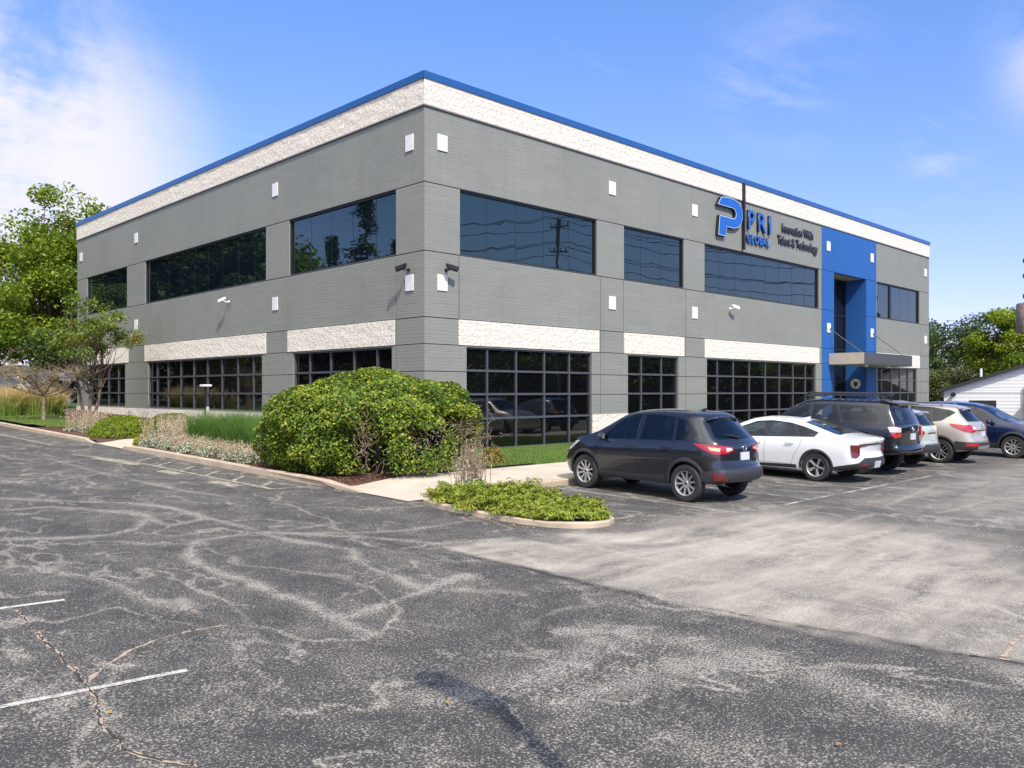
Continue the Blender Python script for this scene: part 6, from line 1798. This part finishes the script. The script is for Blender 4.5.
# island planting: juniper sprays, reeds, a blue green plant
for i, (x, y, rx, ry, h) in enumerate(((-5.45, -7.85, 0.50, 0.50, 0.24), (-5.55, -8.85, 0.56, 0.60, 0.36), (-4.85, -8.9, 0.45, 0.6, 0.32), (-5.1, -9.7, 0.55, 0.42, 0.26), (-5.35, -10.35, 0.42, 0.38, 0.17), (-4.8, -10.25, 0.36, 0.45, 0.20), (-5.05, -10.75, 0.30, 0.2, 0.12), (-5.75, -9.6, 0.30, 0.45, 0.20), (-5.7, -10.2, 0.22, 0.3, 0.14))):
    mound('juniper', 'spreading yellow green juniper on the small island', x, y, rx, ry, h, M['juniper_leaf'], int(5200 * rx * ry / .3), 0.10, (0.45, 0.22), 'shrub', 'junipers on the small island', 0.34, aspect=0.20)
mound('blue_perennial', 'blue green leafy plant at the foot of the dry reeds on the island', -5.15, -8.0, 0.22, 0.22, 0.36, M['silver_leaf'], 700, 0.09, (0.1, 0.1), 'perennial')


def reeds():
    x, y = -5.0, -7.75; o = empty('dry_reeds', (x, y, gz(x, y) + .12)); tag(o, 'tuft of tall dry tan reeds standing in the island junipers', 'perennial')
    n = 70; B = np.stack([rng.normal(0, .15, n), rng.normal(0, .13, n), np.zeros(n)], 1); mb = MB(); P = []
    for b in B:
        h = rng.uniform(0.5, 1.08); d = Vector((rng.normal() * .08, rng.normal() * .08, h)); b_ = Vector(b); mb.tube([b_, b_ + d * .5 + Vector((rng.normal() * .015, 0, 0)), b_ + d], [0.006, 0.006, 0.003], 4)
        for t in rng.uniform(0.35, 1, 16): P.append(np.array(b_ + d * t) + rng.normal(size=3) * .012)
    mb.build('stalks', M['twig'], o, fix=False)
    quad_cloud('seed_heads', leaves(np.array(P), 0.032, 0.2, .6), M['sage_stalk'], o, np.clip(rng.normal(.5, .25, len(P)), 0, 1))


reeds()
mound('flowering_plant', 'small orange leafed plant at the lawn corner right of the dome shrub', -1.0, -4.0, 0.34, 0.30, 0.50, M['orange_leaf'], 800, 0.075, (0.5, 0.3), 'perennial')
mound('pale_perennial', 'small pale leafed plant at the mulch edge beside the sidewalk', -2.35, -4.35, 0.26, 0.22, 0.30, M['silver_leaf'], 500, 0.07, (0.6, 0.2), 'perennial')

# mown lawn in front of the first bays
def lawn():
    n = 60000; x = rng.uniform(-1.55, 9.0, n); y = rng.uniform(-4.55, -0.08, n)
    t = np.clip((y + 3) / 3, 0, 1); z = SL * y + 0.125 - 0.06 * t * t * (3 - 2 * t) + np.where(x < 0, 0.04, 0)
    V, idx = blades(n, np.stack([x, y, z], 1), 0.075, 0.6, 0.013, seg=1)
    p = np.array([mnoise.noise(Vector((a * .8, b * .8, 0))) for a, b in zip(x, y)])
    o = quad_cloud('grass', V, M['lawn_blade'], None, np.clip(rng.normal(.45, .2, n) + .25 * p, 0, 1)[idx]); tag(o, kind='stuff')
    n = 26000; x = rng.uniform(-5.8, -3.3, n); y = rng.uniform(15.5, 31, n)
    z = np.array([gz(a, b) + 0.22 for a, b in zip(x, y)])
    V, idx = blades(n, np.stack([x, y, z], 1), 0.09, 0.6, 0.02, seg=1)
    o = quad_cloud('grass', V, M['lawn_blade'], None, np.clip(rng.normal(.6, .2, n), 0, 1)[idx]); tag(o, kind='stuff')


lawn()


def chips():
    """bark chips over the mulch round the shrub"""
    n = 9000; x = rng.uniform(-5.85, -1.6, n); y = rng.uniform(-4.55, -0.3, n)
    k_ = (np.hypot((x + 3.45) / 2.2, (y + 2.45) / 2.1) > 0.75); x, y = x[k_], y[k_]
    z = np.array([gz(a, b) + (0.10 + 0.22 * sm((a + 5.7) / 2.5) * 0.35 * sm((b + 4.55) / 0.8)) + 0.012 for a, b in zip(x, y)])
    V = leaves(np.stack([x, y, z], 1), 0.055, 1.2, 0.45)
    o = quad_cloud('bark_mulch', V, M['chip'], None, rng.uniform(0, 1, len(V))); tag(o, kind='stuff')


M['chip'] = foliage_mat('bark chips', [(0, (0.05, 0.022, 0.014)), (0.6, (0.13, 0.06, 0.035)), (1, (0.22, 0.12, 0.075))], 0.0, 0.9)
chips()


def fallen():
    pts = [(-12.55, -11.2), (-11.6, -14.9), (-12.2, -12.3), (-13.4, -13.5), (-10.2, -17.1), (-9.6, -13.0), (-12.9, -13.3), (-11.95, -11.55)]
    pts += [(-6.2 + rng.normal() * .12, -8 - rng.uniform(0, 2.5)) for _ in range(34)] + [(-4.55 + rng.normal() * .2, -11.05 + rng.normal() * .12) for _ in range(26)]
    P = np.array([(x, y, gz(x, y) + 0.02) for x, y in pts])
    o = quad_cloud('leaf_litter', leaves(P, 0.045, 1.5, 0.6), M['litter'], None, rng.uniform(0, 1, len(P))); tag(o, kind='stuff')


fallen()

# sign post and small post before the long ground-floor window
o = empty('path_light', (-1.6, 11.2, gz(-1.6, 11.2) + .12)); tag(o, 'slim dark post light with a flat white head in front of the long window', 'post light')
b = MB(); b.box((-0.035, -0.035, -0.1), (0.035, 0.035, 1.72)); b.build('post', M['frame_dark'], o, bevel=.006)
b = MB(); b.box((-0.17, -0.17, 1.721), (0.17, 0.17, 1.80)); b.build('lamp_head', M['white_plastic'], o, bevel=.015)
o = empty('utility_box', (-1.7, 10.8, gz(-1.7, 10.8) + .12)); tag(o, 'small dark pedestal with a beige cap beside the slim post light', 'pedestal')
b = MB(); b.box((-0.09, -0.09, -0.1), (0.09, 0.09, 0.62)); b.build('base', M['dark_plastic'], o, bevel=.01)
b = MB(); b.lathe([(0.05, 0.621), (0.06, 0.64), (0.06, 0.92), (0.045, 0.97), (0, 0.98)], 'z', 14); b.build('cap', M['canopy_warm'], o, smooth=40)

# lamp post out on the drive: its shadow lies across the asphalt
o = empty('street_lamp', (-13.78, -21.25, gz(-13.78, -21.25))); tag(o, 'tall dark lamp post on the drive, casting its shadow across the asphalt', 'street lamp')
b = MB(); b.lathe([(0.30, 0), (0.30, 0.6), (0.27, 0.63), (0, 0.63)], 'z', 20); b.build('base', M['kerb'], o, smooth=40)
b = MB(); b.tube([(0, 0, 0.6), (0, 0, 7.6)], [0.09, 0.065], 12); b.build('pole', M['frame_dark'], o, smooth=40)
b = MB(); b.box((-0.14, -0.1, 7.45), (0.14, 0.85, 7.6)); b.build('lamp_head', M['frame_dark'], o, bevel=.065)

# ------------------------------------------------------------------ what stands behind and around
tree('maple_tree', 'tall bright green maple behind the left end of the building', 2.6, 44.5, 15.2, 6.2, M['maple_leaf'], 42000, 0.30, 95, 0.10, spread=0.25)
tree('maple_tree', 'broad green maple at the left edge of the view', -3.4, 39.2, 8.6, 4.0, M['maple_leaf'], 24000, 0.24, 70, 0.12, spread=0.26)
tree('maple_tree', 'farther green maple filling the gap behind the tall maple', -3.0, 54.0, 14.5, 6.5, M['maple_leaf'], 24000, 0.36, 70, 0.08, spread=0.27, tintshift=-0.06)
tree('understorey_tree', 'small dark multi stemmed tree beside the left end of the building', -0.6, 34.6, 5.2, 1.9, M['dark_leaf'], 5200, 0.17, 34, 0.38, forks=3, trunk_r=0.09)
tree('oak_tree', 'dark green tree behind the right end of the building', 71.0, 12.5, 9.6, 4.8, M['dark_leaf'], 26000, 0.26, 75, 0.05, spread=0.27)
tree('cedar_tree', 'olive green evergreen beside the right end of the building', 60.5, 10.2, 6.6, 3.4, M['olive_leaf'], 24000, 0.20, 70, 0.02, spread=0.27)
tree('cedar_tree', 'second olive evergreen above the roof slope of the white barn', 66.0, 7.5, 5.8, 3.0, M['olive_leaf'], 16000, 0.20, 55, 0.02, spread=0.27, tintshift=0.08)
tree('maple_tree', 'tall light green tree above the white barn roof', 78.5, 5.6, 12.8, 4.6, M['maple_leaf'], 26000, 0.28, 80, 0.06, spread=0.26)
tree('maple_tree', 'green tree at the right edge above the white barn', 81.0, -0.8, 10.8, 4.8, M['crab_leaf'], 22000, 0.27, 70, 0.06, spread=0.27, tintshift=-0.12)
tree('oak_tree', 'dark tree far behind between the olive evergreen and the light green tree', 84.0, 12.5, 11.2, 6.5, M['dark_leaf'], 20000, 0.32, 60, 0.04, spread=0.28)
tree('shade_tree', 'tree reaching in at the right edge in front of the white barn', 38.6, -8.0, 5.6, 2.3, M['crab_leaf'], 7000, 0.15, 46, 0.34, spread=0.24, tintshift=0.05)

# trees around the place that the windows mirror
tree('oak_tree', 'big dark tree across the drive mirrored in the left side windows', -11.8, 46.0, 15.5, 5.5, M['dark_leaf'], 9000, 0.55, 55, 0.10)
tree('oak_tree', 'wide tree across the drive mirrored in the middle of the left windows', -18.0, 42.0, 14.5, 5.5, M['maple_leaf'], 9000, 0.55, 55, 0.14)
tree('oak_tree', 'tree farther down the drive mirrored in the far left windows', -15.5, 52.0, 16.0, 6.0, M['dark_leaf'], 8000, 0.6, 50, 0.10)
tree('oak_tree', 'dense tree across the drive nearest the left building corner, mirrored in the long left window', -13.8, 38.6, 13.8, 4.6, M['dark_leaf'], 12000, 0.5, 60, 0.08)
tree('oak_tree', 'dense tree across the drive between two other mirrored oaks', -12.0, 42.6, 14.6, 4.6, M['dark_leaf'], 12000, 0.5, 60, 0.08)
tree('oak_tree', 'dense tall tree far down the drive mirrored in the last left window', -9.8, 53.5, 16.0, 5.0, M['dark_leaf'], 12000, 0.5, 60, 0.08)
tree('oak_tree', 'low tree by the drive mirrored beside the spruces', -27.0, 43.5, 9.2, 4.0, M['dark_leaf'], 6000, 0.5, 40, 0.12)
conifer('spruce_tree', 'tall spruce mirrored in the corner upstairs window', -23.4, 37.6, 16.9, 3.4, M['dark_leaf'], 9000, 'spruces across the drive')
conifer('spruce_tree', 'shorter spruce left of the tall mirrored spruce', -21.8, 40.0, 13.9, 2.8, M['dark_leaf'], 6000, 'spruces across the drive')
conifer('spruce_tree', 'shorter spruce right of the tall mirrored spruce', -24.8, 35.2, 13.3, 2.6, M['dark_leaf'], 6000, 'spruces across the drive')
for i, (x, y, h, lb) in enumerate(((35.9, -55.7, 9.5, 'dark tree across the lot mirrored in the first ground floor window'), (47.2, -53.5, 10.5, 'dark tree across the lot behind the utility pole'), (46.4, -43.5, 8.5, 'dark tree across the lot mirrored in the second ground floor window'), (60.5, -46.2, 10.5, 'tall dark tree across the lot at the far side'), (58.3, -35.6, 9, 'dark tree across the lot mirrored in the third ground floor window'), (27, -62.6, 9.5, 'dark tree across the lot at its near end'), (14, -66.1, 9.5, 'dark tree across the street behind the lamp post'), (66, -30, 9.5, 'dark tree across the lot nearest the white barn'))):
    tree('street_tree', lb, x, y, h, 5.8, M['dark_leaf'], 5200, 0.65, 40, 0.04)


def treeline(x0, y0, x1, y1, H, n, w=5.0):
    t = rng.uniform(0, 1, n); hh = H * np.array([0.78 + 0.45 * mnoise.noise(Vector((q * 9 + x0, y0 * .1, 0))) for q in t])
    P = np.stack([x0 + (x1 - x0) * t + rng.normal(0, w * .4, n), y0 + (y1 - y0) * t + rng.normal(0, w * .4, n), hh * rng.uniform(0, 1, n) ** 0.8], 1)
    P[:, 2] += np.array([gz(a, b) for a, b in P[:, :2]])
    o = quad_cloud('far_treeline', leaves(P, 1.1, 0.2, 0.7), M['dark_leaf'], None, np.clip(rng.normal(.35, .2, n), 0, 1)); tag(o, kind='stuff')


treeline(-62, 46, -18, 84, 8.5, 14000)
treeline(-75, 10, -62, 46, 8.5, 7000)
treeline(5, -78, 74, -62, 13.0, 22000)
treeline(74, -62, 92, -22, 13.0, 16000)


def utility_pole(x, y, label, transformer=False, h=14.5):
    o = empty('utility_pole', (x, y, gz(x, y))); tag(o, label, 'utility pole')
    b = MB(); b.tube([(0, 0, -0.3), (0, 0, h)], [0.14, 0.10], 12); b.build('pole', M['wood_pole'], o, smooth=40)
    d = Vector((0.715, 0.699, 0))
    for z, L_ in ((h - 0.5, 0.7), (h - 2.3, 0.6)):
        b = MB(); p = d * L_; b.tube([(-p.x, -p.y, z), (p.x, p.y, z)], 0.06, 6); b.build('crossarm', M['wood_pole'], o)
        for s in (-0.95, -0.4, 0.4, 0.95):
            b = MB(); q = d * L_ * s; b.lathe([(0, 0.06), (0.05, 0.06), (0.03, 0.12), (0.06, 0.16), (0.03, 0.2), (0.05, 0.25), (0, 0.28)], 'z', 10); b.v = [(u + q.x, v + q.y, w_ + z) for u, v, w_ in b.v]; b.build('insulator', M['dark_plastic'], o)
    if transformer:
        e = Vector((-0.30, 0.42, 0))
        b = MB(); b.lathe([(0, 0), (0.42, 0.0), (0.45, 0.04), (0.45, 1.75), (0.38, 1.85), (0, 1.92)], 'z', 20); b.v = [(u + e.x, v + e.y, w_ + 6.35) for u, v, w_ in b.v]; b.build('transformer', M['rust_can'], o, smooth=40)
        b = MB(); b.tube([(-.1, .1, 7.2), (-.3, .42, 7.2)], .05, 6); b.build('bracket', M['steel'], o)
        for zz in (8.5, 9.75, 10.7):
            b = MB(); b.tube([(-.1, .1, zz - .1), (-.36, .42, zz)], .03, 6); b.lathe([(0, 0), (.07, .02), (.05, .1), (.09, .14), (.05, .2), (.07, .25), (0, .3)], 'z', 10)
            n_ = 7 * 10; b.v[-n_:] = [(u - .36, v + .42, w_ + zz) for u, v, w_ in b.v[-n_:]]; b.build('standoff_insulator', M['dark_plastic'], o)
    return o


utility_pole(44.0, -4.95, 'utility pole with a rusty transformer can at the right edge', True, 11.5)
utility_pole(28.4, -20.4, 'utility pole across the lot mirrored in the upstairs windows')
utility_pole(11.4, -32.8, 'utility pole across the lot near the drive')
wo = MB(); d = Vector((0.715, 0.699, 0)); P0, P1, P2 = Vector((44.0, -4.95, 0)), Vector((28.4, -20.4, 0)), Vector((11.4, -32.8, 0))
P3 = P2 + (P2 - P1) * 1.6
wi = 0
for zz, offs in ((13.95, (-0.6, 0.6)), (13.2, (0.1,)), (12.15, (-0.5, 0.5)), (11.3, (0.1,)), (10.4, (0.1,)), (9.3, (0.1,))):
    for of in offs:
        mb = MB()
        for A, B in ((P0 - Vector((0, 0, 3.0)), P1), (P1, P2), (P2, P3)):
            pts = [A.lerp(B, t) + d * of + Vector((0, 0, zz + 0.3 - 0.9 * 4 * t * (1 - t))) for t in np.linspace(0, 1, 11)]
            mb.tube(pts, 0.022, 4, cap=False)
        o = mb.build('overhead_cable', M['dark_plastic'], None, fix=False)
        tag(o, 'dark overhead cable strung between the utility poles across the lot', 'cable', 'overhead cables across the lot')

# white barn on the right ---------------------------------------------------
bn = empty('white_barn', (48.7, 1.8, -1.2), (0, 0, R(-76))); tag(bn, 'low white gabled building with dark roof edges behind the parked cars', 'building')
def gable(x0, x1, ze, rise, y0, y1, nm_wall='wall', par=bn):
    xm = (x0 + x1) / 2; b = MB(); b.prism([(x0, 0), (x1, 0), (x1, ze), (xm, ze + rise), (x0, ze)], y0, y1, 'xz'); w_ = b.build(nm_wall, M['barn_white'], par)
    sl = rise / (xm - x0); o_ = 0.35; t = 0.22
    for s in (-1, 1):
        xa, xb = (x0 - o_, xm) if s < 0 else (xm, x1 + o_)
        za, zb = (ze - o_ * sl, ze + rise) if s < 0 else (ze + rise, ze - o_ * sl)
        b = MB(); b.prism([(xa, za + .012), (xb, zb + .012), (xb, zb + t), (xa, za + t)], y0 - 0.35, y1 + .35, 'xz'); b.build('roof', M['dark_roof'], par)
    b = MB()
    for z in np.arange(0.25, ze + rise, 0.24):
        a = x0 if z < ze else x0 + (z - ze) / sl; e = x1 - (a - x0)
        if e - a > .3: b.box((a + .02, y0 - 0.012, z), (e - .02, y0 - 0.001, z + 0.012))
    b.build('siding', simple('grey siding gap', (0.50, 0.50, 0.50), 0.7), w_)  # grey strips along the board joints
    return w_
gable(0, 13.0, 3.1, 2.2, 0, 12)
gable(5.35, 14, 2.35, 1.9, -3.0, -0.4)
b = MB(); b.box((1.6, -0.06, 0), (3.25, -0.015, 2.45)); b.build('door', M['dark_plastic'], bn)
b = MB(); b.box((0.02, -0.035, 3.0), (5.0, -0.015, 3.04)); b.build('trim_board', M['barn_white'], bn)
b = MB(); b.tube([(4.95, -0.12, 0), (4.95, -0.12, 3.4)], 0.06, 8); b.build('downpipe', M['dark_roof'], bn)
b = MB(); b.lathe([(0, -0.36), (0.17, -0.36), (0.10, -0.1), (0, -0.02)], 'y', 14); b.v = [(u + .62, v, w_ + 2.85) for u, v, w_ in b.v]; b.build('wall_lamp', M['dark_plastic'], bn, smooth=40)
b = MB(); b.tube([(2.2, 3.0, 3.6), (2.2, 3.0, 4.75)], .09, 8); b.build('vent_pipe', M['white_plastic'], bn)
# low pale building far left
lb = empty('low_building', (-2.0, 66.5, 0.9), (0, 0, R(-44.36))); tag(lb, 'long low white building far behind the grasses at the left edge', 'building')
b = MB(); b.box((-9, 0, 0), (9.5, 8, 3.1)); b.build('wall', M['barn_white'], lb)
b = MB(); b.prism([(-0.5, 3.0), (8.5, 3.0), (8.5, 3.15), (4, 3.35), (-.5, 3.15)], -9.3, 9.8, 'yz'); b.build('roof', M['roofing'], lb)

# ------------------------------------------------------------------ sky, sun, camera
wd = bpy.data.worlds.new('World'); scn.world = wd; wd.use_nodes = True
nt = wd.node_tree; k = NT(nt); bg = nt.nodes['Background']
sky = k.n('ShaderNodeTexSky', sky_type='NISHITA'); sky.sun_disc = False
sky.sun_elevation = math.asin(SUN.z); sky.sun_rotation = math.atan2(SUN.x, SUN.y)
sky.air_density = 1.0; sky.dust_density = 0.6; sky.ozone_density = 2.0; sky.altitude = 150
gen = k.n('ShaderNodeTexCoord').outputs['Generated']
sep = k.n('ShaderNodeSeparateXYZ', {0: gen})
# cirrus: noise on a flat layer overhead, stretched
zc = k.math('MAXIMUM', sep.outputs[2], 0.03)
lay = k.n('ShaderNodeCombineXYZ', {0: k.math('DIVIDE', sep.outputs[0], zc), 1: k.math('DIVIDE', sep.outputs[1], zc)}).outputs[0]
cir = k.noise(k.n('ShaderNodeMapping', {'Vector': lay, 'Rotation': (0, 0, R(35)), 'Scale': (0.55, 1.5, 1)}).outputs[0], 1.5, 9, 0.62, dist=0.5)
soft = k.noise(gen, 3.4, 8, 0.6, dist=0.4)


def patch(az, el, r0, r1):
    a, e = R(az), R(el); v = (math.sin(a) * math.cos(e), math.cos(a) * math.cos(e), math.sin(e))
    dt = k.n('ShaderNodeVectorMath', {0: gen, 1: v}, operation='DOT_PRODUCT').outputs['Value']
    ang = k.math('ARCCOSINE', k.math('MINIMUM', dt, 1.0))
    return k.rng(ang, R(r0), R(r1), 1, 0, True)


AZ = 44.36
c1 = k.math('MULTIPLY', patch(AZ - 31, 13, 4, 14), k.rng(k.math('ADD', k.math('MULTIPLY', soft, 0.75), k.math('MULTIPLY', cir, 0.25)), 0.37, 0.54, 0, 1.0, True))
c2 = k.math('MULTIPLY', patch(AZ + 18, 20, 1, 7), k.rng(cir, 0.48, 0.78, 0, 0.50))
c3 = k.math('MULTIPLY', patch(AZ + 34, 19, 1, 6), k.rng(soft, 0.38, 0.62, 0, 0.75))
c4 = k.math('MULTIPLY', patch(AZ + 27, 14, 0.5, 3.5), k.rng(cir, 0.46, 0.72, 0, 0.5))
c5 = k.math('MULTIPLY', k.rng(cir, 0.60, 0.85, 0, 0.30), k.rng(sep.outputs[2], 0.05, 0.3))
cl = k.math('MAXIMUM', k.math('MAXIMUM', c1, c2), k.math('MAXIMUM', k.math('MAXIMUM', c3, c4), c5), clamp=True)
hz = k.mix(k.rng(sep.outputs[2], 0.0, 0.42), (0.86, 0.71, 1.16), (0.72, 0.91, 1.25))
tint = k.n('ShaderNodeMix', {0: 1.0, 6: sky.outputs[0], 7: hz}, data_type='RGBA', blend_type='MULTIPLY').outputs[2]
colr = k.mix(cl, tint, (4.6, 4.5, 5.15))
# unseen bright cloud sheet high behind the viewer, added as fill light
c6 = k.math('MULTIPLY', patch(-105, 52, 22, 50), k.rng(soft, 0.30, 0.55, 0.35, 1.0), clamp=True)
colr = k.mix(c6, colr, (13.5, 13.2, 12.8))
k.l(colr, bg.inputs['Color']); bg.inputs['Strength'].default_value = 0.115

sl_ = bpy.data.lights.new('sun', 'SUN'); sl_.energy = 3.1; sl_.angle = R(0.53); sl_.color = (1.0, 0.945, 0.86)
so = bpy.data.objects.new('sun', sl_); COL.objects.link(so); so.rotation_euler = SUN.to_track_quat('Z', 'Y').to_euler(); so.location = (-20, -40, 60)

cam = bpy.data.cameras.new('camera'); cam.sensor_width = 36; cam.lens = 837 / 1024 * 36; cam.shift_y = 7 / 1024; cam.clip_end = 3000; cam.clip_start = 0.1
co = bpy.data.objects.new('camera', cam); COL.objects.link(co)
co.location = (-15.417, -19.459, 1.91); co.rotation_euler = (R(90), 0, R(-44.36)); scn.camera = co
scn.view_settings.view_transform = 'Standard'; scn.view_settings.look = 'None'; scn.view_settings.exposure = 0.85; scn.view_settings.gamma = 1.0
scn.cycles.max_bounces = 8; scn.cycles.use_denoising = True
